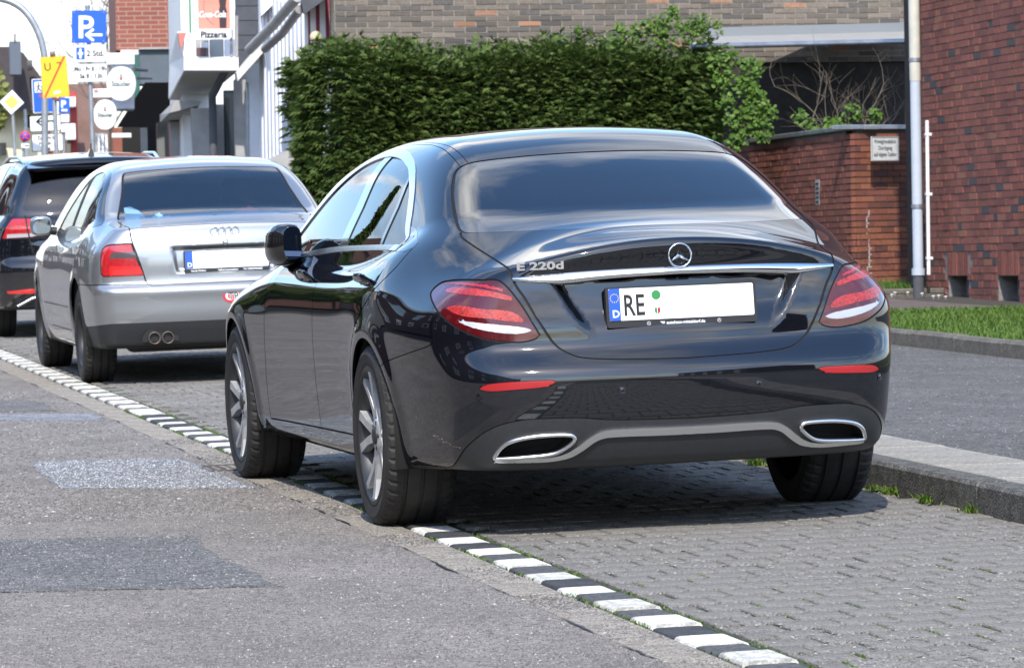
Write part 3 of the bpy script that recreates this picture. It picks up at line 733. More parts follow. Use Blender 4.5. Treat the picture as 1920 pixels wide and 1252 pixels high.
chips('stone_chips', chip_mat('paving_chips', [(0, (.13, .118, .102)), (.4, (.19, .175, .155)), (.7, (.27, .25, .225)), (.9, (.40, .38, .345))]), [(8000, .18, 1.93, -5.6, .6, .001, .0042, .0017), (3000, .18, 1.93, .5, 12, .001, .006, .0025)], 22)
chips('stone_chips', chip_mat('pavement_chips', [(0, (.05, .05, .05)), (.4, (.085, .085, .085)), (.75, (.13, .13, .13)), (.93, (.24, .235, .23))]), [(26000, 2.5, 5.5, .5, 12, .131, .0065, .003)], 23)
pc_ = chip_mat('patch_chips', [(0, (.055, .058, .062)), (.4, (.10, .105, .11)), (.75, (.17, .175, .18)), (.94, (.34, .34, .34))])
pl_ = chip_mat('pale_patch_chips', [(0, (.10, .105, .115)), (.4, (.18, .19, .205)), (.7, (.28, .29, .31)), (.9, (.46, .47, .49))])
for k_, (n_, r_, h_) in ((0, (14000, .006, .0032)), (1, (13000, .0045, .0028))):
    Pp = PATCHES[k_]; lo_, hi_ = Pp.min(0), Pp.max(0); rg_ = np.random.default_rng(40+k_); q_ = rg_.uniform(lo_, hi_, (n_*2, 2)); q_ = q_[pl_dist(q_, Pp[::2], True) > .01][:n_]
    chips_at('stone_chips', pc_ if k_ else pl_, q_, .0035, r_, h_, 50+k_)
# drain grate in the gutter
gr = empty('drain_grate', st(-.17, 3.45, .002), (0, -TILT, -SA)); tag(gr, 'rusty iron drain grate in the gutter beside the front wheel', 'drain grate')
b = MB(); b.box(-.25, .25, -.012, .012, -.03, .002); b.box(-.25, .25, .36, .384, -.03, .002); b.box(-.25, -.226, .012, .36, -.03, .002); b.box(.226, .25, .012, .36, -.03, .002)
M_IRON = pbr('rusty_iron', (.085, .062, .045), .7, .5, noise=(30, .4)); b.build('frame', M_IRON, gr)
for k in range(11):
    b = MB(); b.box(-.205+.04*k, -.188+.04*k, .014, .358, -.03, 0); b.build('bar', M_IRON, gr)
b = MB(); b.box(-.226, .226, .012, .36, -.06, -.045); b.build('sump', MT['black'], gr)
# ------------------------------------------------------------------ houses and walls
FALL = -.0175                                  # level lines sink this much per metre against the rising street
def bframe(az):
    """right, away, up of a house that stands level on the rising street"""
    return (math.cos(az), -math.sin(az), 0.), (math.sin(az), math.cos(az), FALL), (0., -FALL, 1.)
def BM(o, az):
    U, V, Wv = bframe(az); M = Matrix.Identity(4)
    for i in range(3): M[i][0], M[i][1], M[i][2], M[i][3] = U[i], V[i], Wv[i], o[i]
    return M
def brick_mats(name, cols, var=.22):
    return [pbr(name, c, .85, noise=(26, .28), bump=(70, .45, .004), obj_var=var) for c in cols]
def brick_face(root, M, w, h, L_, H_, J, mats, weights, lim, holes=(), t=.055, bond='runner', key=None, dark=None, seed=3, over=None, name='brick'):
    """courses of single bricks on the XZ plane of M (front towards -Y); the lim bricks with the smallest key are parts, the rest one joined part"""
    rb = random.Random(seed); items = []; rows = int(h/H_)
    for r in range(rows):
        z = r*H_; x = -(r % 2)*L_/2-(.0 if bond == 'runner' else rb.choice([0, .25])*L_); i = 0
        while x < w:
            ln = L_ if (bond == 'runner' or i % 3 != 2) else L_/2
            x0, x1 = max(x, 0), min(x+ln, w)
            if x1-x0 > .035 and not any(hx0-.01 < (x0+x1)/2 < hx1+.01 and hz0-.005 <= z+H_/2 < hz1 for hx0, hx1, hz0, hz1 in holes):
                for hx0, hx1, hz0, hz1 in holes:
                    if hz0 <= z+H_/2 < hz1:
                        if x0 < hx0 < x1: x1 = hx0
                        if x0 < hx1 < x1: x0 = hx1
                m_ = rb.choices(range(len(mats)), weights)[0]
                if dark is not None and rb.random() < dark[1]: m_ = dark[0]
                items.append((x0+J/2, x1-J/2, z+J/2, z+H_-J/2, m_))
            x += ln; i += 1
    items = [i for i in items if i[1]-i[0] > .02]
    if key: items.sort(key=key)
    meshes = [MB().box(0, 1, -t, 0, 0, H_-J, bev=0).mesh('brick', m_) for m_ in mats]
    rest = [MB() for _ in mats]
    for k, (x0, x1, z0, z1, m_) in enumerate(items):
        dy = rb.uniform(-.003, .003)
        if k < lim:
            o = link(name, meshes[m_], root); o.matrix_local = M @ Matrix.Translation((x0, .052+dy-.006, z0)) @ Matrix.Diagonal((x1-x0, 1, 1, 1))
        else: rest[m_].box(x0, x1, .052+dy-.006-t, .052+dy-.006, z0, z1, M)
    for r_, m_ in zip(rest, mats):
        if r_.v: tag(r_.build('bricks', m_, root), kind='stuff')
def far_brick(name, c1, c2, cm):
    m = pbr(name, c1, .9); t = m.node_tree; k = t.nodes.new('ShaderNodeTexBrick'); tcn = t.nodes.new('ShaderNodeTexCoord'); s_ = t.nodes.new('ShaderNodeSeparateXYZ'); cb = t.nodes.new('ShaderNodeCombineXYZ')
    t.links.new(tcn.outputs['Object'], s_.inputs[0]); xy = t.nodes.new('ShaderNodeMath'); t.links.new(s_.outputs['X'], xy.inputs[0]); t.links.new(s_.outputs['Y'], xy.inputs[1]); t.links.new(xy.outputs[0], cb.inputs['X']); t.links.new(s_.outputs['Z'], cb.inputs['Y']); t.links.new(cb.outputs[0], k.inputs['Vector'])
    k.inputs['Color1'].default_value = (*c1, 1); k.inputs['Color2'].default_value = (*c2, 1); k.inputs['Mortar'].default_value = (*cm, 1); k.inputs['Scale'].default_value = 1; k.inputs['Brick Width'].default_value = .25; k.inputs['Row Height'].default_value = .083; k.inputs['Mortar Size'].default_value = .008
    t.links.new(k.outputs['Color'], t.nodes['Principled BSDF'].inputs['Base Color']); return m
M_MORT = pbr('mortar', (.20, .185, .17), .95, noise=(30, .3))
M_MORT2 = pbr('pale_mortar', (.30, .27, .235), .95, noise=(30, .3))
RED = brick_mats('red_brick', [(.215, .068, .048), (.235, .080, .052), (.18, .058, .043), (.070, .056, .056), (.24, .095, .053)])
ORG = brick_mats('orange_brick', [(.205, .070, .042), (.245, .088, .047), (.17, .058, .041), (.13, .050, .04)])
GRY = brick_mats('grey_brick', [(.122, .104, .086), (.152, .130, .106), (.088, .080, .072), (.26, .14, .085), (.178, .148, .118)])
M_ZINC = pbr('zinc', (.34, .36, .39), .42, .7, noise=(6, .25))
M_PIPEW = pbr('weathered_white_paint', (.50, .49, .43), .55, noise=(5, .15))
M_PIPEG = pbr('blue_grey_paint', (.42, .47, .54), .5, noise=(4, .08))
M_WHITE = pbr('white_paint', (.78, .78, .78), .5, noise=(3, .06))
M_LILAC = pbr('pale_lilac_boards', (.70, .72, .78), .55, noise=(4, .08))
M_GREY = pbr('grey_render', (.33, .32, .31), .8, noise=(4, .15))
M_DGREY = pbr('dark_grey_render', (.07, .075, .085), .8, noise=(4, .2))
M_GLASSW = pbr('window_glass', (.02, .024, .028), .05, 0, 1.)
M_DARK = pbr('dark_opening', (.012, .012, .012), .9)

# ---- right-hand brick house
AZ = .0476
cor = at(1737, 548, 42.)
o0 = np.array([cor[0], cor[1], .10])
def fwd_pt(o, az, u, v, w): U, V, Wv = bframe(az); return tuple(np.array(o)+u*np.array(U)+v*np.array(V)+w*np.array(Wv))
house = empty('brick_house', tuple(o0)); tag(house, 'red brick house at the right edge with two dark cellar openings at its foot', 'house')
# wall plane: along the street, front towards the street (-U); X axis of the wall runs from far (corner) to near
Ub, Vb, Wb = bframe(AZ)
MW = Matrix.Identity(4)
for i in range(3): MW[i][0], MW[i][1], MW[i][2] = -Vb[i], Ub[i], Wb[i]
pxw = lambda px, py: None
holes = [(.77, 1.41, 0, .235), (2.35, 2.97, 0, .235), (.74, 1.44, .235, .452), (2.32, 3.0, .235, .452)]
brick_face(house, MW, 5.0, 4.2, .25, .0645, .010, RED, [5, 3, 3, 0, .35], 300, holes, key=lambda i: (i[0] > 3.7 or i[2] > 2.75, -i[0]), dark=(3, .055), bond='mixed')
b = MB()
for a0, a1, z0, z1 in ((0, .77, -.2, 4.2), (1.41, 2.35, -.2, 4.2), (2.97, 5, -.2, 4.2), (.77, 1.41, .235, 4.2), (2.35, 2.97, .235, 4.2)): b.box(a0, a1, -.001, .30, z0, z1, MW)
b.build('mortar_wall', M_MORT, house)
b = MB(); b.box(0, 9, .31, 6, -.2, 9, MW); b.box(5.01, 9, .05, .3, -.2, 9, MW); b.box(0, 5, .05, .3, 4.21, 9, MW); b.build('wall', far_brick('plain_brickwork', (.20, .065, .047), (.165, .054, .041), (.17, .15, .14)), house)
for x0, x1 in ((.77, 1.41), (2.35, 2.97)):
    b = MB(); b.box(x0, x1, .302, .306, -.2, .235, MW); b.build('cellar_opening', M_DARK, house)
    n = 9
    for k in range(n):                            # soldier course over the opening
        w_ = (x1-x0+.02)/n; b = MB(); b.box(x0-.01+w_*k+.004, x0-.01+w_*(k+1)-.004, -.008+rnd.uniform(-.003, .003), .05, .240, .448, MW); b.build('brick', RED[rnd.choice([0, 0, 1, 2])], house)
    b = MB(); b.box(x0+.36, x0+.40, .06, .28, -.1, .23, MW); b.build('shutter_edge', M_DGREY, house)
# corner strip, rain pipe, cable duct
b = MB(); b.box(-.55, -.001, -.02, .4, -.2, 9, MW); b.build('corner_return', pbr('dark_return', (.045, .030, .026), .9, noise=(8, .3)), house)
dp = at(1722, 500, 41.3); pipe = empty('downpipe', (dp[0], dp[1], .1)); tag(pipe, 'thick rain downpipe, cream above and blue-grey below, at the brick house corner', 'downpipe')
zz = lambda py, d=41.3: float(at(1720, py, d)[2])-.1
MX = lambda z0, z1, r, nm, m_: MB().lathe([(r, z0), (r, z1)], 24, Matrix(((1, 0, 0, 0), (0, 1, -FALL, 0), (0, 0, 1, 0), (0, 0, 0, 1)))).build(nm, m_, pipe)
MX(zz(506), zz(152), .047, 'lower_pipe', M_PIPEG); MX(zz(152), zz(-420), .050, 'upper_pipe', M_PIPEW); MX(zz(516), zz(503), .060, 'pipe_collar', M_PIPEG); MX(-.05, zz(514), .050, 'standpipe', M_DGREY)
for py in (112, 386): MX(zz(py+4), zz(py-3), .056, 'pipe_clip', M_ZINC)
dc = at(1741, 480, 41.2); duct = empty('cable_duct', (dc[0], dc[1], .1)); tag(duct, 'slim white cable duct on the brick wall beside the downpipe', 'cable duct')
z_ = lambda py: float(at(1741, py, 41.2)[2])-.1
MB().tube([(0, 0, z_(515)), (0, 0, z_(226))], .017, 10).build('duct', M_WHITE, duct)
for py in (252, 364, 484): MB().box(-.02, .035, -.02, .02, z_(py)-.012, z_(py)+.012).build('duct_clip', M_WHITE, duct)

# ---- low red wall with coping
A0 = at(1600, 240, 44.2); B0 = at(1702, 233, 44.75); top_z = float(A0[2]); lw = empty('garden_wall', (A0[0], A0[1], .1)); tag(lw, 'low red brick wall with grey zinc coping between hedge and brick house', 'wall')
Hw = top_z-.1
d1 = np.array([B0[0]-A0[0], B0[1]-A0[1], 0]); l1 = np.linalg.norm(d1); d1 /= l1
M1 = Matrix.Identity(4); n1 = np.cross([0, 0, 1], d1)
for i in range(3): M1[i][0], M1[i][1], M1[i][2] = d1[i], n1[i], (0, 0, 1)[i]
# long arm runs away from the corner along the street; wall X from far to near so that the front looks to the street
LA = 5.6
M2 = Matrix.Identity(4)
for i in range(3): M2[i][0], M2[i][1], M2[i][2], M2[i][3] = -Vb[i], Ub[i], Wb[i], LA*Vb[i]
brick_face(lw, M1, l1, Hw-.02, .19, .0605, .010, ORG, [3, 4, 2, 1], 80, key=lambda i: -i[2], seed=5)
brick_face(lw, M2, LA, Hw-.02, .25, .0605, .010, RED[:3]+ORG[2:3], [3, 2, 3, 2], 215, key=lambda i: -i[2]-.1*i[0], seed=6)
b = MB(); b.box(.05, l1, -.001, .06, -.2, Hw-.02, M1); b.box(0, LA-.25, -.001, .18, -.2, Hw-.02, M2); b.build('mortar_wall', pbr('dark_mortar', (.10, .085, .075), .95, noise=(30, .3)), lw)
for k in range(6):
    b = MB(); b.box(LA*k/6+.004, LA*(k+1)/6-.004, -.035, .26, Hw-.02, Hw+.028, M2, bev=.008); b.build('coping', M_ZINC, lw)
b = MB(); b.box(-.02, l1*.45, -.035, .26, Hw-.018, Hw+.03, M1, bev=.008); b.build('coping', M_ZINC, lw)
b = MB(); b.box(l1*.45+.006, l1, -.035, .26, Hw-.018, Hw+.03, M1, bev=.008); b.build('coping', M_ZINC, lw)
# vent slot, repaired crack
vx = LA-1.40; vz = Hw-.60
b = MB(); b.box(vx-.06, vx+.10, -.012, .04, vz-.12, vz+.13, M2); vf = b.build('vent', M_GREY, lw); b = MB()
for k in range(5): b.box(vx-.03, vx+.07, -.016, -.010, vz-.10+.045*k, vz-.08+.045*k, M2)
b.build('vent_slots', M_DARK, vf)
b = MB(); x = .20; z = Hw-.80; rc = random.Random(2)
while z > .05: b.box(x-.008, x+.008, -.010, -.004, z-.062, z+.006, M1); nx = .20+rc.choice([-.03, 0, .0, .02]); b.box(min(x, nx)-.008, max(x, nx)+.035, -.010, -.004, z-.068, z-.056, M1); x = nx; z -= .0605
b.build('repaired_crack', pbr('pale_filler', (.42, .39, .36), .9), lw)
# private-property notice
sg = at(1655, 279, 44.3); sw = .31; sgn = empty('notice_sign', tuple(sg)); tag(sgn, 'small weathered white notice with three lines of print on the red wall', 'sign')
Ms = Matrix.Identity(4); nn = -n1
Mf = face_M((0, 0, 0), d1, (0, 0, 1)); Mf = Mf if Vector(Mf.col[2][:3]).dot(Vector(nn)) > 0 else Mf
Mf.translation = Vector(nn)*.03
b = MB(); b.box(-.20, .20, -.118, .118, -.004, .004, Mf); b.build('panel', pbr('weathered_white_enamel', (.62, .63, .62), .45, noise=(14, .14)), sgn)
b = MB(); 
for q in ((-.20, .20, .108, .118), (-.20, .20, -.118, -.108), (-.20, -.19, -.108, .108), (.19, .20, -.108, .108)): b.box(q[0], q[1], q[2], q[3], .004, .008, Mf)
b.build('rim', M_GREY, sgn)
for i, tx in enumerate(('Privatgrundstück', 'Durchgang', 'auf eigene Gefahr')): text_obj('print', tx, .056, MT['black'], Mf @ Matrix.Translation((0, .05-.062*i, .0045)), sgn, .0006, 'CENTER', .82, .0006)

# ---- grey brick house behind the hedge (gable towards the camera)
gl = at(633, 300, 52.); g0 = np.array([gl[0], gl[1], .1]); grey = empty('grey_brick_house', tuple(g0)); tag(grey, 'long house wall of grey-brown bricks above the hedge', 'house')
MG = BM((0, 0, 0), AZ)
wz = lambda py, d=52.: float(at(633, py, d)[2])-.1
zlow = wz(100); rows_h = .0625
MGu = MG @ Matrix.Translation((0, 0, zlow-.15))
brick_face(grey, MGu, 8.2, 2.0, .25, .0625, .011, GRY, [4, 4, 3, .8, 2], 300, key=lambda i: (i[2] > .82, i[0] < 0), seed=9)
b = MB(); b.box(0, 8.2, -.001, .3, zlow-.15, zlow+1.85, MG); b.build('mortar_wall', M_MORT2, grey)
b = MB(); b.box(0, 8.2, .04, .3, -.2, zlow-.152, MG); b.build('shaded_base', pbr('painted_shade_wall', (.030, .027, .025), .9, noise=(8, .4)), grey)  # lower wall: the canopy's shade is put into this near-black colour
b = MB(); b.box(0.02, 8.2, .31, .55, -.2, zlow+2.5, MG); b.box(3, 8.2, .56, 9, -.2, zlow+2.5, MG); b.box(0, 8.2, .05, .3, zlow+1.86, zlow+2.5, MG); b.build('wall', far_brick('plain_grey_brick', (.12, .107, .094), (.10, .09, .082), (.28, .25, .22)), grey)
b = MB(); b.hexa([tuple(MG @ Vector(p)) for p in ((2.9, -.3, zlow+2.5), (8.5, -.3, zlow+2.5), (8.5, 9.3, zlow+2.5), (2.9, 9.3, zlow+2.5))], [tuple(MG @ Vector(p)) for p in ((5.4, -.3, zlow+4.4), (5.8, -.3, zlow+4.4), (5.8, 9.3, zlow+4.4), (5.4, 9.3, zlow+4.4))]); b.build('roof', M_DGREY, grey)
# flat metal canopy standing out of it
c0 = at(1296, 88, 47.); c1 = at(1700, 78, 48.6); cb0 = at(1330, 72, 51.9); cb1 = at(1700, 62, 53.2)
can = empty('canopy', tuple(c0)); tag(can, 'flat grey metal canopy projecting from the grey brick wall', 'canopy'); O = np.array(c0); up = np.array([0, 0, .05])
b = MB(); b.hexa([tuple(p-O) for p in (c0, c1, cb1, cb0)], [tuple(p-O+up*.3) for p in (c0, c1, cb1, cb0)]); b.build('deck', pbr('canopy_underside', (.30, .29, .27), .7, noise=(5, .15)), can)
b = MB(); b.tube([tuple(c0-O), tuple(c1-O)], .03, 8); b.build('front_rail', M_ZINC, can); b = MB(); b.tube([tuple(c0-O), tuple(cb0-O)], .025, 8); b.build('side_rail', M_WHITE, can)
for t in (.3, .62): b = MB(); p = c0+(c1-c0)*t-O; q_ = cb0+(cb1-cb0)*t-O; b.tube([tuple(p-np.array([0, 0, .02])), tuple(q_-np.array([0, 0, .02]))], .018, 6); b.build('rib', M_ZINC, can)
b = MB(); b.hexa([tuple(p-O) for p in (cb0, cb1, cb1+np.array([0, .2, 0]), cb0+np.array([0, .2, 0]))], [tuple(p-O+np.array([0, 0, .12])) for p in (cb0, cb1, cb1+np.array([0, .2, 0]), cb0+np.array([0, .2, 0]))]); b.build('flashing', pbr('blue_grey_flashing', (.22, .235, .25), .6, .1), can)

def blk(root, name, mat, px0, px1, py0, py1, d, t, az=.13, out=0.):
    """box whose front, at depth d, spans that stretch of the view; t metres deep"""
    o = at(px0, py1, d)-np.array(root.location); w = (px1-px0)*d/CAM_F; h = (py1-py0)*d/CAM_F; M = BM(o, az)
    b = MB(); b.box(0, w, -out, t, 0, h, M); return b.build(name, mat, root)
def poly8(root, name, mat, front, d0, back, d1):
    """prism between a front outline at depth d0 and a back outline at depth d1"""
    O = np.array(root.location); b = MB(); b.hexa([tuple(at(x, y, d0)-O) for x, y in front], [tuple(at(x, y, d1)-O) for x, y in back]); return b.build(name, mat, root)
def base(px, d): p = at(px, 400, d); return (p[0], p[1], .1)
# ---- white boarded house (street front runs away to the left)
wh = empty('boarded_house', base(600, 52.5)); tag(wh, 'white house with vertical pale boards, big gutters and red striped blind left of the hedge', 'house')
O = np.array(wh.location)
n = 15; P0, P1 = (632, 53.), (495, 62.)
def wp(t, py_z): pass
pa = at(P0[0], 400, P0[1]); pb = at(P1[0], 400, P1[1]); dv = np.array([pb[0]-pa[0], pb[1]-pa[1], 0]); ln = np.linalg.norm(dv); dv /= ln; nv = np.array([-dv[1], dv[0], 0])
if nv[0] > 0: nv = -nv
mats_b = [M_LILAC, pbr('pale_board_darker', (.62, .64, .70), .55, noise=(4, .1)), pbr('pale_board_lighter', (.76, .775, .82), .55, noise=(4, .06))]  # three board tones, one picked at random for each board
for k in range(26):
    t0, t1 = ln*.28+(ln*.72)*k/26+.008, ln*.28+(ln*.72)*(k+1)/26-.008; q0, q1 = pa+dv*t0-O, pa+dv*t1-O; pr = .035 if k % 2 else .0; b = MB()
    c = [q0+nv*pr, q1+nv*pr, q1-nv*.1, q0-nv*.1]; b.hexa([(p[0], p[1], -.1) for p in c], [(p[0], p[1], 3.25+.02*k) for p in c]); b.build('board', mats_b[rnd.randrange(3)], wh)
c = [pa+nv*-.11-O, pb+nv*-.11-O, pb-nv*6-O, pa-nv*6-O]; b = MB(); b.hexa([(p[0], p[1], -.1) for p in c], [(p[0], p[1], 3.9) for p in c]); b.build('wall', M_WHITE, wh)
# blind with dark red stripes near the corner
for k, (x0, x1, red) in enumerate(((573, 579, 0), (579, 583, 1), (583, 594, 0), (594, 601, 1), (601, 612, 0), (612, 619, 1), (619, 632, 0))):
    blk(wh, 'blind_stripe', pbr('red_stripe', (.24, .018, .05), .6) if red else M_WHITE, x0, x1, -30, 108, 52.6, .05, 0)
poly8(wh, 'roof_corner', M_DGREY, [(563, -6), (610, -30), (614, -4), (570, 28)], 52., [(560, -10), (606, -34), (610, -8), (567, 24)], 53.5)
def pipe_px(root, name, mat, p, r): b = MB(); O_ = np.array(root.location); b.tube([tuple(at(x, y, d)-O_) for x, y, d in p], r, 10); return b.build(name, mat, root)
pipe_px(wh, 'gutter', pbr('grey_gutter', (.36, .35, .33), .5, noise=(5, .2)), [(468, 93, 58), (512, 48, 55), (558, -6, 52)], .065)
pipe_px(wh, 'lower_gutter', pbr('brown_grey_gutter', (.27, .25, .24), .6, noise=(5, .2)), [(497, 92, 58), (530, 62, 56), (562, 18, 53.5)], .055)
poly8(wh, 'eaves_board', M_WHITE, [(490, 30), (530, -8), (540, -20), (488, -20)], 60, [(488, 34), (528, -4), (538, -16), (486, -16)], 62)
poly8(wh, 'window_hood', M_DGREY, [(512, 155), (548, 146), (560, 160), (520, 161)], 57, [(514, 152), (548, 144), (560, 157), (522, 158)], 58.5)
poly8(wh, 'stair_parapet', M_GREY, [(505, 300), (560, 272), (575, 330), (505, 340)], 55, [(507, 297), (560, 270), (575, 330), (507, 340)], 57)
tag(empty('lamp_globe', tuple(at(592, 70, 52.2))), 'yellowish globe lamp peeping over the hedge before the striped blind', 'lamp')
lg = [o for o in COL.objects if o.name == 'lamp_globe'][0]; b = MB(); b.lathe([(.07*math.sin(math.pi*i/10), -.07*math.cos(math.pi*i/10)) for i in range(11)], 16); b.build('globe', pbr('ivory_globe', (.6, .5, .3), .4), lg); b = MB(); b.tube([(0, .1, -.3), (0, .02, -.12), (0, 0, -.06)], .015, 6); b.build('bracket', M_DGREY, lg)

# ---- restaurant house with balcony and advertising boards
rh = empty('restaurant', base(440, 64)); tag(rh, 'restaurant house with white balcony, cola board and slate-clad corner', 'house')
blk(rh, 'wall', M_WHITE, 345, 492, -220, 330, 69, 8, .13)
for k in range(8): blk(rh, 'slate_panel', pbr('slate_cladding', (.055, .058, .068), .7, noise=(6, .2)), 445, 489, -70+27.5*k, -70+27.5*(k+1)-1.2, 64, .9, .13)
blk(rh, 'facade_strip', pbr('pale_green', (.42, .55, .42), .6), 362, 366, -60, 62, 66, .1, .13); blk(rh, 'facade_strip', pbr('green_strip', (.05, .20, .10), .6), 355, 359, -60, 62, 66, .1, .13); blk(rh, 'facade_panel', M_WHITE, 345, 355, -60, 62, 66, .08, .13)
bal = poly8(rh, 'balcony_slab', M_WHITE, [(345, 107), (447, 107), (447, 132), (345, 132)], 62, [(316, 167), (381, 167), (381, 186), (316, 186)], 71)
poly8(rh, 'balcony_soffit', pbr('soffit_boards', (.36, .35, .33), .8, noise=(3, .1)), [(346, 132.3), (446, 132.3), (446, 134), (346, 134)], 62.05, [(319, 186.3), (380, 186.3), (380, 188), (319, 188)], 70.8)
poly8(rh, 'balcony_side_panel', M_WHITE, [(332, 60), (346, 60), (346, 107), (345, 107)], 62.2, [(318, 120), (330, 110), (330, 167), (316, 167)], 70.9)
poly8(rh, 'balcony_side_panel', pbr('faded_red_panel', (.52, .16, .12), .6), [(334, 62), (350, 62), (342, 84), (338, 92)], 62.1, [(333, 64), (349, 64), (341, 86), (337, 94)], 62.2)
for x0, x1, m_ in ((368, 392, M_GREY), (394, 420, pbr('grey_cabinet', (.34, .36, .35), .6)), (422, 434, M_LILAC), (434, 445, M_WHITE)): blk(rh, 'balcony_screen', m_, x0, x1, 74, 107, 62.6, .2, .13)
blk(rh, 'balcony_table', pbr('brown_box', (.10, .05, .05), .7), 370, 386, 90, 107, 62.3, .3, .13); blk(rh, 'box_on_balcony', M_WHITE, 376, 390, 80, 90, 62.4, .25, .13)
for k, (x, y0, y1) in enumerate(((434, 30, 107), (444, 30, 107))): pipe_px(rh, 'balcony_post', M_GREY, [(x, y0, 62), (x, y1, 62)], .02)
# ground floor: sloping canopy, raking concrete piers, shop windows
poly8(rh, 'shop_canopy', pbr('canopy_concrete', (.34, .33, .32), .8, noise=(3, .12)), [(328, 188), (378, 190), (372, 198), (318, 212)], 66, [(300, 216), (352, 218), (356, 231), (300, 230)], 72)
poly8(rh, 'pier', M_GREY, [(357, 203), (394, 203), (402, 560), (376, 560)], 66, [(356, 203), (393, 203), (401, 560), (375, 560)], 68); poly8(rh, 'pier', M_GREY, [(318, 228), (352, 228), (362, 560), (330, 560)], 71, [(317, 228), (351, 228), (361, 560), (329, 560)], 73)
poly8(rh, 'pier', M_GREY, [(405, 196), (426, 196), (428, 560), (410, 560)], 67, [(405, 196), (426, 196), (428, 560), (410, 560)], 68)
blk(rh, 'shop_window', M_GLASSW, 300, 322, 230, 560, 73, .1, .13); blk(rh, 'shop_window', M_GLASSW, 426, 448, 170, 560, 66.5, .1, .13); blk(rh, 'dark_entrance', M_DARK, 448, 456, 150, 560, 63.5, .3, .13); blk(rh, 'side_wall', M_GREY, 447, 470, 150, 560, 63, .4, .13); blk(rh, 'side_wall', M_LILAC, 470, 496, 120, 560, 62.4, .3, .13)
pipe_px(rh, 'downpipe', M_DGREY, [(425, 128, 62.3), (398, 180, 63), (399, 215, 63), (403, 560, 63)], .055); pipe_px(rh, 'downpipe', M_ZINC, [(464, 155, 62.1), (466, 560, 62.1)], .03)
poly8(rh, 'eaves', pbr('eaves_board', (.60, .58, .52), .6), [(444, 138), (492, 84), (496, 96), (446, 152)], 61, [(440, 136), (488, 82), (492, 94), (442, 150)], 62.5)
# advertising boards
def board(name, label, cat, px0, px1, py0, py1, d, mat, az=.13, t=.06):
    r = empty(name, tuple(at((px0+px1)/2, (py0+py1)/2, d))); tag(r, label, cat); w = (px1-px0)*d/CAM_F; h = (py1-py0)*d/CAM_F; M = BM((0, 0, 0), az); b = MB(); b.box(-w/2, w/2, 0, t, -h/2, h/2, M, bev=.006); b.build('panel', mat, r)
    U, V, Wv = bframe(az); return r, face_M(-np.array(V)*.003, U, Wv), w, h
M_CORAL = pbr('faded_coral_print', (.78, .24, .17), .5, noise=(3, .15))
r, Mf, w, h = board('cola_board', 'tall faded red advertising board with white script and dark bottle', 'advertising board', 367, 435, -40, 57, 61.8, M_WHITE)
b = MB(); b.box(-w/2+.03, w/2-.03, -h/2+.02, h/2-.03, -.002, .003, Mf); b.build('print', M_CORAL, r)
b = MB(); Rr = .205*w/.5; a = np.linspace(1.9, 4.4, 24); b.tube([tuple(Mf @ Vector((.05+.19*math.cos(t), -.02+.26*math.sin(t), .005))) for t in a], .007, 6); b.build('arc_print', pbr('mauve_print', (.35, .18, .22), .6), r)
bo = [(-.045, -.34), (-.05, -.2), (-.058, -.12), (-.04, -.05), (-.052, .04), (-.03, .13), (-.018, .2), (-.02, .24), (.02, .24), (.018, .2), (.03, .13), (.052, .04), (.04, -.05), (.058, -.12), (.05, -.2), (.045, -.34)]
b = MB(); b.prism(bo, Mf @ Matrix.Translation((.118, .02, .004)), .004); b.build('bottle_print', pbr('dark_bottle', (.035, .02, .022), .5), r); b = MB(); b.box(.098, .138, .225, .285, .004, .009, Mf); b.build('bottle_top', pbr('mint_print', (.25, .62, .50), .5), r)
text_obj('script', 'Coca-Cola', .118, M_WHITE, Mf @ Matrix.Translation((-.212, -.175, .0095)), r, .001, 'LEFT', .72, .003, .32)
r, Mf, w, h = board('pizzeria_sign', 'white strip sign lettered Pizzeria on the balcony below the cola board', 'sign', 367, 434, 57.5, 72, 61.75, M_WHITE)
text_obj('lettering', 'Pizzeria', .115, MT['black'], Mf @ Matrix.Translation((0, -.04, .004)), r, .001, 'CENTER', 1.0, .003)

# ---- brick corner shop with black awning
sh_ = empty('corner_shop', base(280, 84)); tag(sh_, 'orange-red brick building with slate band and black awning over its shop front', 'building')
blk(sh_, 'wall', far_brick('far_brickwork', (.27, .085, .055), (.21, .066, .046), (.30, .22, .18)), 218, 348, -420, 95, 84, 12, .13)
bm_ = ORG[:2]
blk(sh_, 'fascia', pbr('slate_fascia', (.085, .105, .125), .7, noise=(4, .1)), 263, 335, 92, 158, 80, 1.0, .13); blk(sh_, 'fascia_cap', M_GREY, 261, 336, 90, 93, 79.9, 1.1, .13)
poly8(sh_, 'awning', pbr('black_awning', (.006, .006, .007), .95, spec=.05), [(272, 155), (330, 155), (322, 239), (219, 239)], 80, [(276, 150), (332, 150), (330, 180), (262, 180)], 83)
blk(sh_, 'shop_front', M_DARK, 236, 330, 236, 600, 83, .3, .13); blk(sh_, 'door_frame', M_GREY, 270, 283, 240, 600, 82.6, .2, .13); blk(sh_, 'door', pbr('dark_red_door', (.07, .015, .02), .6), 300, 326, 232, 600, 79, .2, .13); blk(sh_, 'plinth', pbr('brick_plinth', (.25, .09, .06), .9, noise=(3, .2)), 218, 236, 240, 600, 83.5, .3, .13)
blk(sh_, 'arched_light', pbr('arch_window', (.60, .60, .56), .5), 226, 263, 94, 103, 83.9, .1, .13); blk(sh_, 'shutter', pbr('dark_green', (.02, .10, .07), .6), 252, 264, 104, 240, 83.8, .1, .13); blk(sh_, 'white_ledge', M_WHITE, 210, 246, 250, 258, 82, .3, .13)

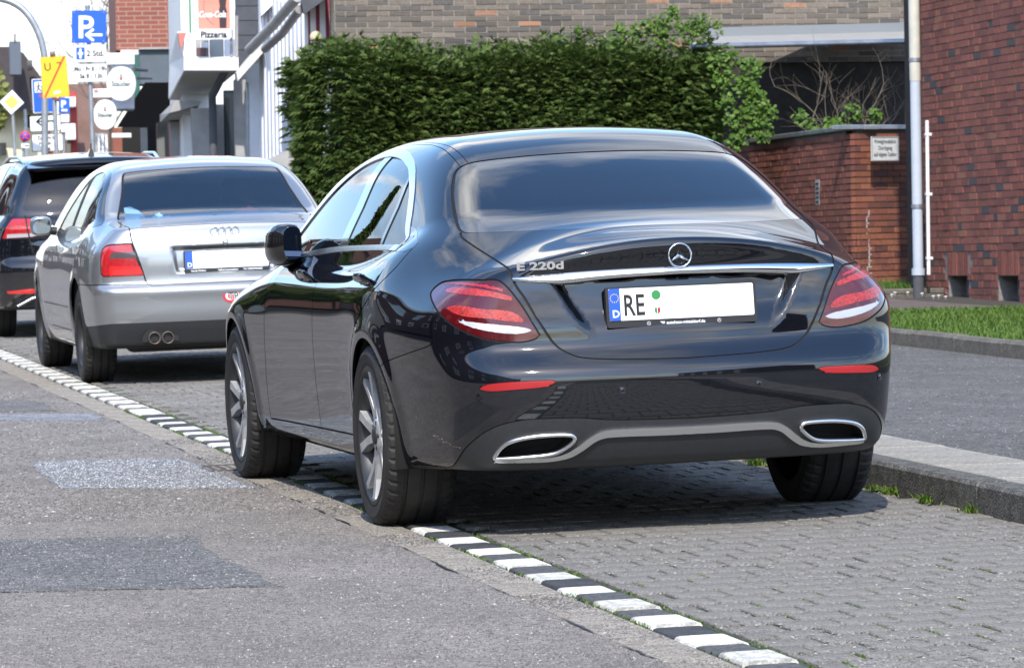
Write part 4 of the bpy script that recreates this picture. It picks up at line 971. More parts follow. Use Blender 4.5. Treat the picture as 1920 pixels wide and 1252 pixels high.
# ---- far houses at the end of the street
yh = empty('yellow_house', base(40, 150)); tag(yh, 'cream yellow house with steep dark roof and chimney at far left', 'house')
blk(yh, 'wall', pbr('cream_render', (.72, .66, .46), .8, noise=(2, .06)), -90, 132, 203, 620, 150, 8, .1)
poly8(yh, 'roof', pbr('dark_roof_tiles', (.055, .045, .048), .85, noise=(3, .2)), [(-100, 208), (-60, 88), (22, 88), (44, 100), (92, 165), (100, 208)], 149, [(-98, 208), (-58, 92), (22, 92), (42, 104), (88, 168), (96, 208)], 160)
blk(yh, 'chimney', pbr('slate_chimney', (.10, .12, .15), .8), 19, 40, 78, 140, 147, 1.2, .1); pipe_px(yh, 'lightning_rod', M_DGREY, [(28, 80, 147), (28, 64, 147)], .03); blk(yh, 'roof_window', M_GLASSW, 51, 61, 113, 133, 148.3, .2, .1)
for x0, x1, y0, y1 in ((-14, 9, 216, 238), (-14, 12, 268, 292), (48, 58, 216, 240)): blk(yh, 'window', M_GLASSW, x0, x1, y0, y1, 149.6, .3, .1)
pipe_px(yh, 'downpipe', M_ZINC, [(47, 205, 149), (50, 300, 149)], .06)
ab = empty('apartment_block', base(136, 120)); tag(ab, 'apartment block with red panel and white balconies far down the street', 'building')
blk(ab, 'wall', pbr('brown_render', (.20, .12, .10), .85, noise=(2, .2)), 118, 216, 158, 600, 121, 10, .13); blk(ab, 'red_panel', pbr('red_panel', (.36, .045, .04), .7), 139, 152, 172, 600, 119.5, .3, .13)
for y0, y1 in ((182, 200), (232, 262)): blk(ab, 'balcony', M_WHITE, 118, 142, y0, y1, 118.5, 1.2, .13)
for y0, y1 in ((202, 230), (264, 290)): blk(ab, 'window', M_GLASSW, 126, 138, y0, y1, 120.4, .5, .13)
blk(ab, 'upper_floor', M_GREY, 150, 214, 110, 158, 121.5, 6, .13); blk(ab, 'pale_front', M_GREY, 182, 206, 250, 600, 118, .4, .13)
for k in range(3): blk(ab, 'window', M_WHITE, 184+7*k, 188+7*k, 252, 290, 117.8, .1, .13)

# ---- houses on the other side of the street and behind the camera (seen as reflections)
def plain_house(name, label, x, y, wlen, dep, hh, mat, floors, roofm, face=1, az=SA, bays=4, roof=2.6):
    r = empty(name, (x, y, 0)); tag(r, label, 'house'); M = Matrix.Rotation(-az, 4, 'Z'); b = MB(); s = -face; b.box(min(0, s*dep), max(0, s*dep), 0, wlen, -.2, hh, M); b.build('wall', mat, r)
    b = MB(); xs = (s*-.35, s*(dep+.35)); b.hexa([tuple(M @ Vector((a, c, hh))) for a, c in ((min(xs), -.3), (max(xs), -.3), (max(xs), wlen+.3), (min(xs), wlen+.3))], [tuple(M @ Vector((s*dep/2+a, c, hh+roof))) for a, c in ((-.15, -.3), (.15, -.3), (.15, wlen+.3), (-.15, wlen+.3))]); b.build('roof', roofm, r)
    b = MB(); b.box(*sorted((0, face*.3)), -.1, wlen+.1, hh-.35, hh-.02, M); b.build('cornice', M_WHITE, r)
    for f in range(floors):
        for k in range(bays):
            yc = wlen*(k+.5)/bays; z0 = .9+2.9*f; 
            b = MB(); b.box(*sorted((face*.002, face*.05)), yc-.62, yc+.62, z0-.1, z0+1.5, M); fr = b.build('window', M_WHITE, r); b = MB(); b.box(*sorted((face*.051, face*.056)), yc-.52, yc+.52, z0, z0+1.4, M); b.build('pane', M_GLASSW, fr)
    return r
M_BRK = pbr('dark_brickwork', (.085, .042, .034), .9, noise=(6, .35)); M_BEI = pbr('beige_render', (.50, .45, .36), .85, noise=(2, .08)); M_ROOF = pbr('roof_tiles', (.09, .05, .04), .85, noise=(5, .25))
XL = -10.2
plain_house('terraced_house', 'dark brick terraced house across the street opposite the parked cars', XL, 10, 14, 9, 6.4, M_BRK, 2, M_ROOF)
plain_house('terraced_house', 'beige rendered house across the street with flat cornice', XL-.5, 30, 17, 9, 6.0, M_BEI, 2, M_ROOF, bays=3)
plain_house('terraced_house', 'tall dark brick house across the street further along', XL+.8, 58, 24, 9, 8.8, M_BRK, 3, M_ROOF)
plain_house('terraced_house', 'broad dark brick house across the street at its far bend', XL+2.5, 86, 34, 9, 9.2, M_BRK, 3, M_ROOF, bays=7)
plain_house('terraced_house', 'dark brick house across the street left of the camera', XL, -8, 15, 9, 7.2, M_BRK, 2, M_ROOF)
plain_house('terraced_house', 'grey house across the street behind the camera', XL-1, -34, 22, 9, 8., M_GREY, 2, M_ROOF, bays=6)
plain_house('terraced_house', 'dark brick house on the pavement side behind the camera', 10.5, -46, 20, 9, 8., M_BRK, 2, M_ROOF, face=-1, bays=5)
# ------------------------------------------------------------------ grass, weeds, hedge, climbers, trees
def leaf_mat(name, c1, c2, trans=.25, rough=.55):
    m = bpy.data.materials.new(name); m.use_nodes = True; t = m.node_tree; b = t.nodes['Principled BSDF']; b.inputs['Roughness'].default_value = rough; b.inputs['Specular IOR Level'].default_value = .3
    g = t.nodes.new('ShaderNodeNewGeometry'); x = t.nodes.new('ShaderNodeMix'); x.data_type = 'RGBA'; x.inputs['A'].default_value = (*c1, 1); x.inputs['B'].default_value = (*c2, 1)
    t.links.new(g.outputs['Random Per Island'], x.inputs['Factor']); t.links.new(x.outputs['Result'], b.inputs['Base Color'])
    tr = t.nodes.new('ShaderNodeBsdfTranslucent'); t.links.new(x.outputs['Result'], tr.inputs[0]); ms = t.nodes.new('ShaderNodeMixShader'); ms.inputs[0].default_value = trans
    o = t.nodes['Material Output']; t.links.new(b.outputs[0], ms.inputs[1]); t.links.new(tr.outputs[0], ms.inputs[2]); t.links.new(ms.outputs[0], o.inputs[0]); return m
M_GRASS = leaf_mat('grass_blades', (.055, .12, .018), (.14, .21, .035), .3)
def np_mesh(name, V, F, mat, par=None, smooth=False):
    V = np.asarray(V, np.float32); F = np.asarray(F, np.int32); me = bpy.data.meshes.new(name); k = F.shape[1]
    me.vertices.add(len(V)); me.vertices.foreach_set('co', V.ravel()); me.loops.add(F.size); me.loops.foreach_set('vertex_index', F.ravel())
    me.polygons.add(len(F)); me.polygons.foreach_set('loop_start', np.arange(0, F.size, k, dtype=np.int32)); me.polygons.foreach_set('use_smooth', np.full(len(F), smooth)); me.update(calc_edges=True); me.materials.append(mat)
    return link(name, me, par)
rg = np.random.default_rng(5)
def blades(P, h, w, bend, rg=rg):
    """one bent blade (two quads) per point"""
    n = len(P); a = rg.uniform(0, 2*np.pi, n); d = np.stack([np.cos(a), np.sin(a), 0*a], 1); s = np.stack([-np.sin(a), np.cos(a), 0*a], 1)
    h = (h*rg.uniform(.5, 1.3, n))[:, None]; w = w*rg.uniform(.7, 1.3, n)[:, None]; bd = bend*rg.uniform(.2, 1.4, n)[:, None]*h
    up = np.array([0, 0, 1.])
    V = np.stack([P-s*w, P+s*w, P+up*h*.6+d*bd*.4+s*w*.8, P+up*h*.6+d*bd*.4-s*w*.8, P+up*h+d*bd+s*w*.15, P+up*h+d*bd-s*w*.15], 1).reshape(-1, 3)
    k = np.arange(n)[:, None]*6; F = np.concatenate([k+[0, 1, 2, 3], k+[3, 2, 4, 5]]); return V, F
def scatter(n, x0, x1, y0, y1, z): return np.stack([rg.uniform(x0, x1, n), rg.uniform(y0, y1, n), np.full(n, z)], 1)
def lawn(name, regs):
    V = []; F = []; k = 0
    for (n, x0, x1, y0, y1, z, h) in regs:
        P = scatter(n, x0, x1, y0, y1, z); P = P[P[:, 0] > -.8352+SA*P[:, 1]+5.63]; v, f = blades(P, h, .004, .8); V.append(v); F.append(f+k); k += len(v)
    tag(np_mesh(name, np.concatenate(V), np.concatenate(F), M_GRASS), kind='stuff')
lawn('grass', [(75000, 4.7, 9.4, 8., 17.22, .2, .040), (30000, 4.7, 9, -2, 8., .2, .05), (5000, 9, 13, 8, 17.2, .2, .06)])
lawn('grass', [(22000, 6, 10.9, 22.97, 30, .185, .075)])
# daisies and a dandelion in the grass
M_PETAL = pbr('white_petals', (.8, .8, .78), .6)
def flower(px, py, d, col, r=.022):
    p = at(px, py, d); b = MB(); b.lathe([(0, .004), (r*.5, .006), (r, .0), (r*.5, -.004)], 9); b.tube([(0, 0, -.03), (0, 0, 0)], .0012, 4)
    o = b.build('flower', col); o.location = p; o.rotation_euler = (-.7, .2, 0); return o
for px, py, d, w_ in ((1779, 606, 33, 'leftmost'), (1851, 595, 36, 'middle'), (1889, 597, 36, 'rightmost')):
    tag(flower(px, py, d, M_PETAL), w_+' of the three small white daisies in the near grass verge', 'flower', 'daisies in the near grass')
tag(flower(1865, 609, 33.5, MT['yellow'], .028), 'single yellow dandelion in the sunlit grass verge', 'flower')
for w_, (px, py) in zip(('first', 'second', 'third', 'fourth', 'fifth', 'sixth', 'seventh'), ((1672, 553), (1678, 549), (1702, 549), (1729, 551), (1750, 556), (1760, 555), (1773, 557))):
    tag(flower(px, py, 40.5, M_PETAL, .017), w_+' white daisy from the left in the far grass strip', 'flower', 'daisies in the far grass')
# weeds at the kerb foot and moss in the joints
M_WEED = leaf_mat('weed_leaves', (.06, .13, .015), (.15, .22, .03), .3)
for i, (px, py, s) in enumerate(((1640, 918, .7), (1674, 926, 1.), (1741, 941, 1.), (1800, 947, 1.35), (1832, 960, 1.1), (1420, 872, 1.))):
    x, y = gp(px, py); P = np.array([rf(x+rg.normal(0, .020*s), y+rg.normal(0, .035*s), .0) for _ in range(90)]); v, f = blades(P, .026*s, .0035, 1.5)
    tag(np_mesh('weed', v, f, M_WEED), ['tiny weed tuft at the kerb foot nearest the tyre', 'weed tuft with pale tip at the kerb foot, second from the tyre', 'weed tuft at the kerb foot, middle of the row', 'largest weed tuft at the kerb foot', 'ragged weed tuft at the kerb foot near the picture edge', 'weed tuft seen beneath the car beside the rear tyre'][i], 'weed', 'weeds along the kerb')
V = []; F = []; k = 0
P = []
for _ in range(5200):
    v_ = rg.uniform(-5.5, 9); u_ = rg.choice([.004, .166])+rg.normal(0, .006)
    if math.sin(v_*3.1)+math.sin(v_*7.7+1)+rg.normal(0, .7) > .3: P.append(st(u_, v_, -.004))
n_edge = len(P)
for _ in range(3800):
    v_ = rg.uniform(-5.4, -2.6); n_ = round((v_+5.9)/PV); off = (.5 if n_ % 2 else 0)*PU; u_ = .185-off+PU*rg.integers(0, 12)+rg.normal(0, .003)
    if u_ > .19 and u_ < 1.9 and (math.sin(n_*12.9+round(u_/PU)*7.3) > .1-.4*(v_ < -3.8)): P.append(st(u_, -5.9+n_*PV+rg.uniform(-.07, .07), -.006))
P = np.array(P); v, f = blades(P, np.where(np.arange(len(P)) < n_edge, .009, .008), .0024, 1.2); tag(np_mesh('moss', v, f, M_WEED), kind='stuff')

# ---- hedge of drooping sprays
M_THUJA = leaf_mat('thuja_sprays', (.042, .088, .020), (.135, .185, .042), .22, .6)
M_WOOD = pbr('bark', (.07, .055, .04), .9, noise=(20, .3))
def sprays(P, Nn, size, n_f=5, rg=rg):
    """fans of narrow leaflets that leave the surface along Nn and droop"""
    n = len(P); up = np.array([0, 0, 1.]); out = []
    T = np.cross(Nn, up); T /= np.linalg.norm(T, axis=1, keepdims=True)+1e-9
    tl = rg.normal(0, .6, n)[:, None]; dr = rg.uniform(-.75, .25, n)[:, None]
    D = Nn+T*tl+up*dr; D /= np.linalg.norm(D, axis=1, keepdims=True); S = np.cross(D, up)+rg.normal(0, .35, (n, 3)); S /= np.linalg.norm(S, axis=1, keepdims=True)
    L_ = size*rg.uniform(.55, 1.4, n)[:, None]; V = []
    for j in range(n_f):
        a = (j-(n_f-1)/2)*.42; d = D*math.cos(a)+S*math.sin(a); ln = L_*(1-.12*abs(j-(n_f-1)/2)); w = L_*.085
        s2 = S*math.cos(a)-D*math.sin(a); b0 = P+D*L_*.10*j*.2; tip = b0+d*ln-up*ln*.16
        V.append(np.stack([b0-s2*w*.5, b0+s2*w*.5, b0+d*ln*.6+s2*w, tip, b0+d*ln*.6-s2*w], 1))
    V = np.stack(V, 1).reshape(-1, 3); k = np.arange(len(V)//5)[:, None]*5
    return V, k+[0, 1, 2, 3, 4]
# hedge block: front faces the camera across the street line
HU, HV, HW = bframe(.0476)
H0 = at(612, 400, 46.); H0 = np.array([H0[0], H0[1], .12])
Hlen, Hdep, Hh = 4.16, 1.6, 2.54
hedge = empty('hedge', tuple(H0)); tag(hedge, 'tall clipped dark green conifer hedge in front of the grey brick wall', 'hedge')
def hp(u, v, w): return np.array([u[..., None]*np.array(HU)+v[..., None]*np.array(HV)+w[..., None]*np.array(HW)])[0]
def bulge(u, w): return .10*np.sin(u*2.3+w*1.1)+.07*np.sin(u*5.1-w*3.2)+.05*np.sin(w*6+u*2)
n = 30000
u = rg.uniform(-.1, Hlen, n); w = rg.uniform(.05, Hh, n)**1.0; lay = rg.uniform(0, .20, n)
top = Hh-.10+.05*np.sin(u*3.1)+.03*np.sin(u*8)+.02*np.sin(u*17)
ok = w < top; u, w, lay = u[ok], w[ok], lay[ok]
edge_r = np.clip((w-(Hh-.35))/.35, 0, 1)**2*.22+np.clip((.45-u)/.55, 0, 1)**2*.55+np.clip((u-(Hlen-.35))/.35, 0, 1)**2*.3
P = hp(u, -bulge(u, w)+lay+edge_r, w); Nn = hp(-.9*np.clip((.4-u)/.4, 0, 1)+.5*np.clip((u-Hlen+.4)/.4, 0, 1), np.full_like(u, -1.), .25+.8*np.clip((w-Hh+.4)/.4, 0, 1)); Nn /= np.linalg.norm(Nn, axis=1, keepdims=True)
V1, F1 = sprays(P, Nn, .068)
n = 8000; u = rg.uniform(-.1, Hlen, n); v = rg.uniform(.0, Hdep, n); w = Hh-.12+.05*np.sin(u*3.1)+.03*np.sin(u*8)-.1*np.clip(.3-v, 0, 1)-rg.uniform(0, .15, n)+.22*rg.random(n)**4
P = hp(u, v, w); Nn = hp(rg.normal(0, .4, n), rg.normal(-.3, .4, n), np.full(n, 1.)); Nn /= np.linalg.norm(Nn, axis=1, keepdims=True); V2, F2 = sprays(P, Nn, .08)
n = 4500; v = rg.uniform(0, Hdep, n); w = rg.uniform(.05, Hh-.1, n); u = -.12+.10*np.sin(v*4+w*2)+rg.uniform(0, .2, n)+.3*np.clip((.3-v)/.3, 0, 1)**2
P = hp(u, v, w); Nn = hp(np.full(n, -1.), rg.normal(-.3, .3, n), np.full(n, .2)); Nn /= np.linalg.norm(Nn, axis=1, keepdims=True); V3, F3 = sprays(P, Nn, .11)
n = 6000; v = rg.uniform(0, Hdep, n); w = rg.uniform(.05, Hh-.1, n); u = Hlen+.05+.10*np.sin(v*4+w*2)-rg.uniform(0, .25, n)-.3*np.clip((.3-v)/.3, 0, 1)**2
P = hp(u, v, w); Nn = hp(np.full(n, 1.), rg.normal(-.6, .3, n), np.full(n, .2)); Nn /= np.linalg.norm(Nn, axis=1, keepdims=True); V4, F4 = sprays(P, Nn, .08)
VV = np.concatenate([V1, V2, V3, V4])
o = np_mesh('foliage', VV, np.concatenate([F1, F2+len(V1), F3+len(V1)+len(V2), F4+len(V1)+len(V2)+len(V3)]), M_THUJA, hedge); tag(o, kind='stuff')
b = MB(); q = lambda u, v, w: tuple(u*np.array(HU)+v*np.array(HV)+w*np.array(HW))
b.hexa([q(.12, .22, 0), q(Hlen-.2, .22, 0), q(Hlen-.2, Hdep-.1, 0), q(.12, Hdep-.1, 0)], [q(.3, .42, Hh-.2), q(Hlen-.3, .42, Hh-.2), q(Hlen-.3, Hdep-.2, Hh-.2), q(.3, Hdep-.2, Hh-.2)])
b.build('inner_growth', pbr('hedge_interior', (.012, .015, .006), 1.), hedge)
for k in range(6):
    b = MB(); b.tube([q(.4+.75*k, .7, 0), q(.42+.75*k, .72, 1.2), q(.4+.75*k, .7, 2.1)], [.05, .04, .015], 7); b.build('trunk', M_WOOD, hedge)

# ---- broad-leaved climber over the wall
M_IVY = leaf_mat('climber_leaves', (.055, .125, .018), (.14, .24, .038), .35, .45)
def leaves(P, size, rg=rg, face=None):
    n = len(P); a = rg.normal(0, 1, (n, 3)); f = np.array(face if face is not None else (-.2, -.8, .5)); Nn = f+a*.45; Nn /= np.linalg.norm(Nn, axis=1, keepdims=True)
    t = np.cross(Nn, [0, 0, 1.]); t /= np.linalg.norm(t, axis=1, keepdims=True)+1e-9; s = np.cross(Nn, t); r = rg.uniform(0, 2*np.pi, n)[:, None]; tt = t*np.cos(r)+s*np.sin(r); ss = s*np.cos(r)-t*np.sin(r)
    z = size*rg.uniform(.6, 1.3, n)[:, None]
    V = np.stack([P-ss*z, P-ss*z*.35+tt*z*.75+Nn*z*.2, P+ss*z*.45+tt*z*.6+Nn*z*.15, P+ss*z*1.1, P+ss*z*.45-tt*z*.6+Nn*z*.15, P-ss*z*.35-tt*z*.75+Nn*z*.2], 1).reshape(-1, 3); k = np.arange(n)[:, None]*6
    return V, np.concatenate([k+[0, 1, 2, 3], k+[0, 3, 4, 5]])
def climber(name, label, clumps, d, size):
    """clumps: (px, py, radius px, leaves)"""
    root = empty(name, tuple(at(clumps[0][0], clumps[0][1], d))); tag(root, label, 'climbing plant'); o0 = np.array(root.location); PP = []
    for px, py, r, n in clumps:
        c = at(px, py, d)-o0; rr = r*d/CAM_F; p = rg.normal(0, 1, (n, 3)); p *= (rg.random(n)**.4)[:, None]/np.linalg.norm(p, axis=1, keepdims=True); PP.append(c+p*rr*np.array([1, .6, 1]))
    v, f = leaves(np.concatenate(PP), size); tag(np_mesh('leaves', v, f, M_IVY, root), kind='stuff'); b = MB()
    for i, (px, py, r, n) in enumerate(clumps):
        c = at(px, py, d)-o0; e = at(clumps[max(i-1, 0)][0], clumps[max(i-1, 0)][1], d)-o0
        if i: b.tube([tuple(c), tuple((c+e)/2+np.array([.02, .05, -.03])), tuple(e)], .008, 5)
        for _ in range(3): q_ = c+rg.normal(0, .5, 3)*r*d/CAM_F; b.tube([tuple(c), tuple(q_)], .004, 4)
    b.build('stems', M_WOOD, root); return root
climber('climbing_plant', 'bright green leafy climber hanging beside the hedge above the red wall', [(1410, 130, 26, 110), (1400, 165, 28, 140), (1418, 195, 30, 150), (1400, 225, 30, 150), (1428, 245, 26, 110), (1380, 262, 24, 110), (1372, 225, 20, 60), (1440, 215, 22, 60), (1370, 110, 22, 60), (1345, 118, 24, 60), (1368, 150, 24, 70), (1362, 190, 22, 60), (1350, 155, 18, 30)], 46.5, .024)
climber('climbing_plant', 'green shoots of a climber spreading over the hedge top onto grey bricks', [(1150, 78, 22, 70), (1190, 62, 24, 90), (1225, 52, 26, 110), (1255, 38, 24, 100), (1262, 20, 12, 26), (1290, 55, 26, 110), (1315, 45, 20, 80), (1345, 48, 10, 22), (1245, 68, 22, 80), (1160, 55, 12, 30), (1085, 58, 12, 30)], 46.8, .021)
climber('climbing_plant', 'low green shoots peeping over the coping of the red brick wall', [(1520, 238, 20, 46), (1555, 232, 14, 36), (1600, 215, 22, 60), (1640, 218, 16, 40), (1500, 222, 18, 30), (1572, 236, 18, 36)], 46.2, .025)
# bare shrub below the canopy
M_TWIG = pbr('bare_twigs', (.13, .105, .08), .9)
sh = empty('bare_shrub', tuple(at(1585, 245, 46.8))); tag(sh, 'bare leafless brown shrub in the dark gap beneath the metal canopy', 'shrub'); so = np.array(sh.location); rs = random.Random(11)
def twig(b, p, d, ln, r, lv):
    n = 4; pts = [p]; q_ = Vector(p); dv = Vector(d).normalized()
    for i in range(n): dv = (dv+Vector((rs.uniform(-.3, .3), rs.uniform(-.3, .3), rs.uniform(-.2, .25)))).normalized(); q_ = q_+dv*ln/n; pts.append(tuple(q_))
    b.tube(pts, [r*(1-.6*i/n) for i in range(n+1)], 5)
    if lv > 0:
        for _ in range(3): k = rs.randrange(1, n+1); e = (dv+Vector((rs.uniform(-1, 1), rs.uniform(-.6, .6), rs.uniform(-.5, .7)))).normalized(); twig(b, pts[k], e, ln*.68, r*.5, lv-1)
for k in range(6):
    b = MB(); twig(b, (rs.uniform(-.15, .15), rs.uniform(-.1, .1), -.5), (rs.uniform(-.9, .9), rs.uniform(-.2, .2), 1), .75, .014, 3); b.build('branch', M_TWIG, sh)
# ------------------------------------------------------------------ street signs
M_SBLUE = pbr('sign_blue', (.012, .10, .62), .4); M_SWHITE = pbr('sign_white', (.80, .81, .80), .4, noise=(8, .04)); M_SYEL = pbr('sign_yellow', (.86, .46, .02), .4); M_SRED = pbr('sign_red', (.62, .035, .03), .4); M_SBACK = pbr('galvanised', (.36, .38, .40), .45, .6, noise=(6, .2)); M_SGREY = pbr('sign_grey_rim', (.28, .29, .30), .5)
M_PRINT = MT['black']
def rrect(w, h, r, n=4): return [(sx*(w-r)+r*math.cos(a), sy*(h-r)+r*math.sin(a)) for sx, sy, a0 in ((1, 1, 0), (-1, 1, 90), (-1, -1, 180), (1, -1, 270)) for a in [R(a0+90*i/n) for i in range(n+1)]]
def signpost(name, label, cat, px, d, lean, top, pole_px, r=.03, group=None):
    """post that stands on the ground and reaches up to pixel row top"""
    p = at(px, 540, d); o = np.array([p[0], p[1], .1]); root = empty(name, tuple(o)); tag(root, label, cat, group)
    hi = at(pole_px, top, d)-o; b = MB(); b.tube([(0, 0, -.1), tuple(hi)], r, 10); b.tube([tuple(hi), tuple(hi+np.array([0, 0, .03]))], r*1.25, 10); b.build('pole', M_SBACK, root); return root
def plate(root, pts, d, mat, rim=None, r=.015, name='panel', yawz=.0, off=.06):
    """pts: tl, tr, br, bl pixels of a panel in front of its post"""
    d = d-off; O = np.array(root.location); c = [at(x, y, d)-O for x, y in pts]; ctr = sum(c)/4; ex = (c[1]+c[2]-c[0]-c[3])/2; ey = (c[0]+c[1]-c[2]-c[3])/2; w, h = np.linalg.norm(ex)/2, np.linalg.norm(ey)/2
    M = face_M(ctr, ex, ey); b = MB(); b.prism(rrect(w, h, r), M @ Matrix.Translation((0, 0, -.012)), .012); pn = b.build(name, rim or mat, root)
    b = MB(); b.prism(rrect(w-.010, h-.010, r), M @ Matrix.Translation((0, 0, .0003)), .002); b.build('face', mat, pn)
    return pn, M @ Matrix.Translation((0, 0, .0026)), w, h
def arrow(b, M, pts, hw, z=.001): 
    for a, c in zip(pts[:-1], pts[1:]):
        d = Vector((c[0]-a[0], c[1]-a[1], 0)).normalized(); n = Vector((-d.y, d.x, 0))*hw; e = d*hw*.6
        b.add([tuple(M @ (Vector((*q, z))+s)) for q, s in ((a, n-e), (a, -n-e), (c, -n+e), (c, n+e))], [(0, 1, 2, 3)]); z += .0004
def clips(root, pts, d):
    for x, y in pts:
        o = at(x, y, d-.03)-np.array(root.location); b = MB(); b.box(o[0]-.035, o[0]+.035, o[1]-.04, o[1]+.04, o[2]-.025, o[2]+.025, bev=.008); b.build('clamp', pbr('rusty_clamp', (.16, .06, .05), .7), root)

d = 56.
r = signpost('parking_sign', 'blue parking sign with two white time plates on a grey post, tallest of the signs', 'street sign', 184, d, 0, 15, 164)
pn, M, w, h = plate(r, [(133, 20), (198, 20), (200, 81), (136, 81)], d, M_SBLUE, M_SBLUE)
text_obj('letter', 'P', .385, M_SWHITE, M @ Matrix.Translation((-.145, -.135, 0)), pn, .001, 'LEFT', 1.04, .007)
b = MB(); arrow(b, M, [(.155, -.10), (-.01, -.10)], .016); arrow(b, M, [(.05, -.035), (-.03, -.10), (.05, -.165)], .016, .002); b.build('arrow', M_SWHITE, pn)
b = MB()
for x in (-.18, .18):
    for y in (-.175, .175): b.lathe([(0, .004), (.007, .003), (.008, 0)], 8, M @ Matrix.Translation((x, y, 0)))
tag(b.build('rivets', M_SBACK, pn), kind='stuff')
pn, M, w, h = plate(r, [(136, 84), (200, 83), (200, 117), (137, 118)], d, M_SWHITE, M_SGREY)
b = MB(); b.prism([(-.165, -.075), (-.06, -.075), (-.06, .075), (-.165, .075)], M, .0015); b.build('disc_panel', M_SBLUE, pn); b = MB(); b.prism([(-.125, -.06), (-.10, -.06), (-.10, -.02), (-.08, -.01), (-.08, .01), (-.10, .02), (-.10, .06), (-.125, .06), (-.125, .02), (-.145, .01), (-.145, -.01), (-.125, -.02)], M @ Matrix.Translation((0, 0, .0018)), .0006); b.build('disc_symbol', M_SWHITE, pn)
text_obj('print', '2 Std.', .10, M_PRINT, M @ Matrix.Translation((-.04, -.035, 0)), pn, .0008, 'LEFT', .95, .003)
pn, M, w, h = plate(r, [(137, 120), (201, 119), (202, 154), (138, 155)], d, M_SWHITE, M_SGREY)
text_obj('print', 'Mo - Fr 8 - 19h', .078, M_PRINT, M @ Matrix.Translation((0, .022, 0)), pn, .0008, 'CENTER', .80, .003); text_obj('print', 'Sa 8 - 13h', .078, M_PRINT, M @ Matrix.Translation((.01, -.065, 0)), pn, .0008, 'CENTER', .9, .003)

d = 62.
r = signpost('detour_sign', 'yellow U7 detour-end sign with a red diagonal on its leaning post', 'street sign', 117, d, 0, 101, 98)
pn, M, w, h = plate(r, [(74, 108), (122, 105), (132, 180), (82, 185)], d, M_SYEL, M_SYEL)
text_obj('letter', 'U', .15, M_PRINT, M @ Matrix.Translation((-.135, .09, 0)), pn, .001, 'LEFT', .95, .001); text_obj('numeral', '7', .15, M_PRINT, M @ Matrix.Translation((.035, .09, 0)), pn, .001, 'LEFT', .95, .001)
b = MB(); arrow(b, M, [(-.150, -.262), (.150, .262)], .011, .003); b.build('red_diagonal', M_SRED, pn)
b = MB(); b.prism([(-.03, -.235), (.06, -.225), (.06, -.195), (.02, -.19), (-.03, -.20)], M, .002); b.build('torn_sticker', M_SWHITE, pn)
clips(r, [(99, 104), (107, 187)], d)

d = 66.
r = signpost('dead_end_sign', 'blue dead-end sign with pedestrian panel above two white plates, half hidden by the yellow sign', 'street sign', 90, d, 0, 146, 80)
pn, M, w, h = plate(r, [(58, 149), (104, 147), (110, 210), (64, 213)], d, M_SBLUE, M_SWHITE)
b = MB(); b.prism([(-.14, .05), (-.02, .05), (-.02, .205), (-.14, .205)], M, .0015); b.build('walker_panel', M_SWHITE, pn)
b = MB(); Mw = M @ Matrix.Translation((-.08, .125, .0018)); arrow(b, Mw, [(0, .03), (-.005, -.01), (-.03, -.06)], .009); arrow(b, Mw, [(-.005, -.01), (.025, -.055)], .009); arrow(b, Mw, [(-.035, .0), (0, .03), (.035, .005)], .006); b.prism([(.014*math.cos(t), .055+.014*math.sin(t)) for t in np.linspace(0, 6.0, 10)], Mw, .001); b.build('walker', M_PRINT, pn)
b = MB(); b.prism([(-.03, -.225), (.03, -.225), (.03, -.02), (-.03, -.02)], M, .0015); b.build('road_symbol', M_SWHITE, pn); b = MB(); b.prism([(-.075, -.02), (.075, -.02), (.075, .025), (-.075, .025)], M @ Matrix.Translation((0, 0, .0017)), .001); b.build('red_bar', M_SRED, pn)
pn, M, w, h = plate(r, [(54, 218), (113, 215), (116, 245), (57, 248)], d, M_SWHITE, M_PRINT)
b = MB(); arrow(b, M, [(.125, -.07), (.125, .01), (.10, .03), (-.11, .03)], .012); arrow(b, M, [(-.05, .085), (-.125, .03), (-.05, -.03)], .012, .003); b.build('bent_arrow', M_PRINT, pn)
pn, M, w, h = plate(r, [(58, 252), (117, 250), (120, 283), (61, 285)], d, M_SWHITE, M_PRINT)
for i, tx in enumerate(('Zufahrt bis', 'Hs. Nr. 5', 'frei')): text_obj('print', tx, .072, M_PRINT, M @ Matrix.Translation((0, .045-.078*i, 0)), pn, .0008, 'CENTER', .9, .003)
clips(r, [(86, 213), (90, 248), (95, 286)], d)

d = 70.
r = signpost('parking_sign', 'second blue parking sign with white plates partly hidden behind the dead-end sign', 'street sign', 124, d, 0, 180, 118)
pn, M, w, h = plate(r, [(109, 184), (130, 184), (131, 212), (111, 212)], d, M_SBLUE, M_SBLUE); text_obj('letter', 'P', .15, M_SWHITE, M @ Matrix.Translation((-.05, -.03, 0)), pn, .001, 'LEFT', 1, .006)
b = MB(); b.prism([(-.04, -.09), (.05, -.09), (.05, -.055), (-.04, -.055)], M, .001); b.build('small_panel', M_SWHITE, pn)
plate(r, [(112, 214), (130, 214), (131, 230), (113, 230)], d, M_SWHITE, M_SGREY); plate(r, [(113, 232), (131, 231), (132, 248), (114, 249)], d, M_SWHITE, M_SGREY)

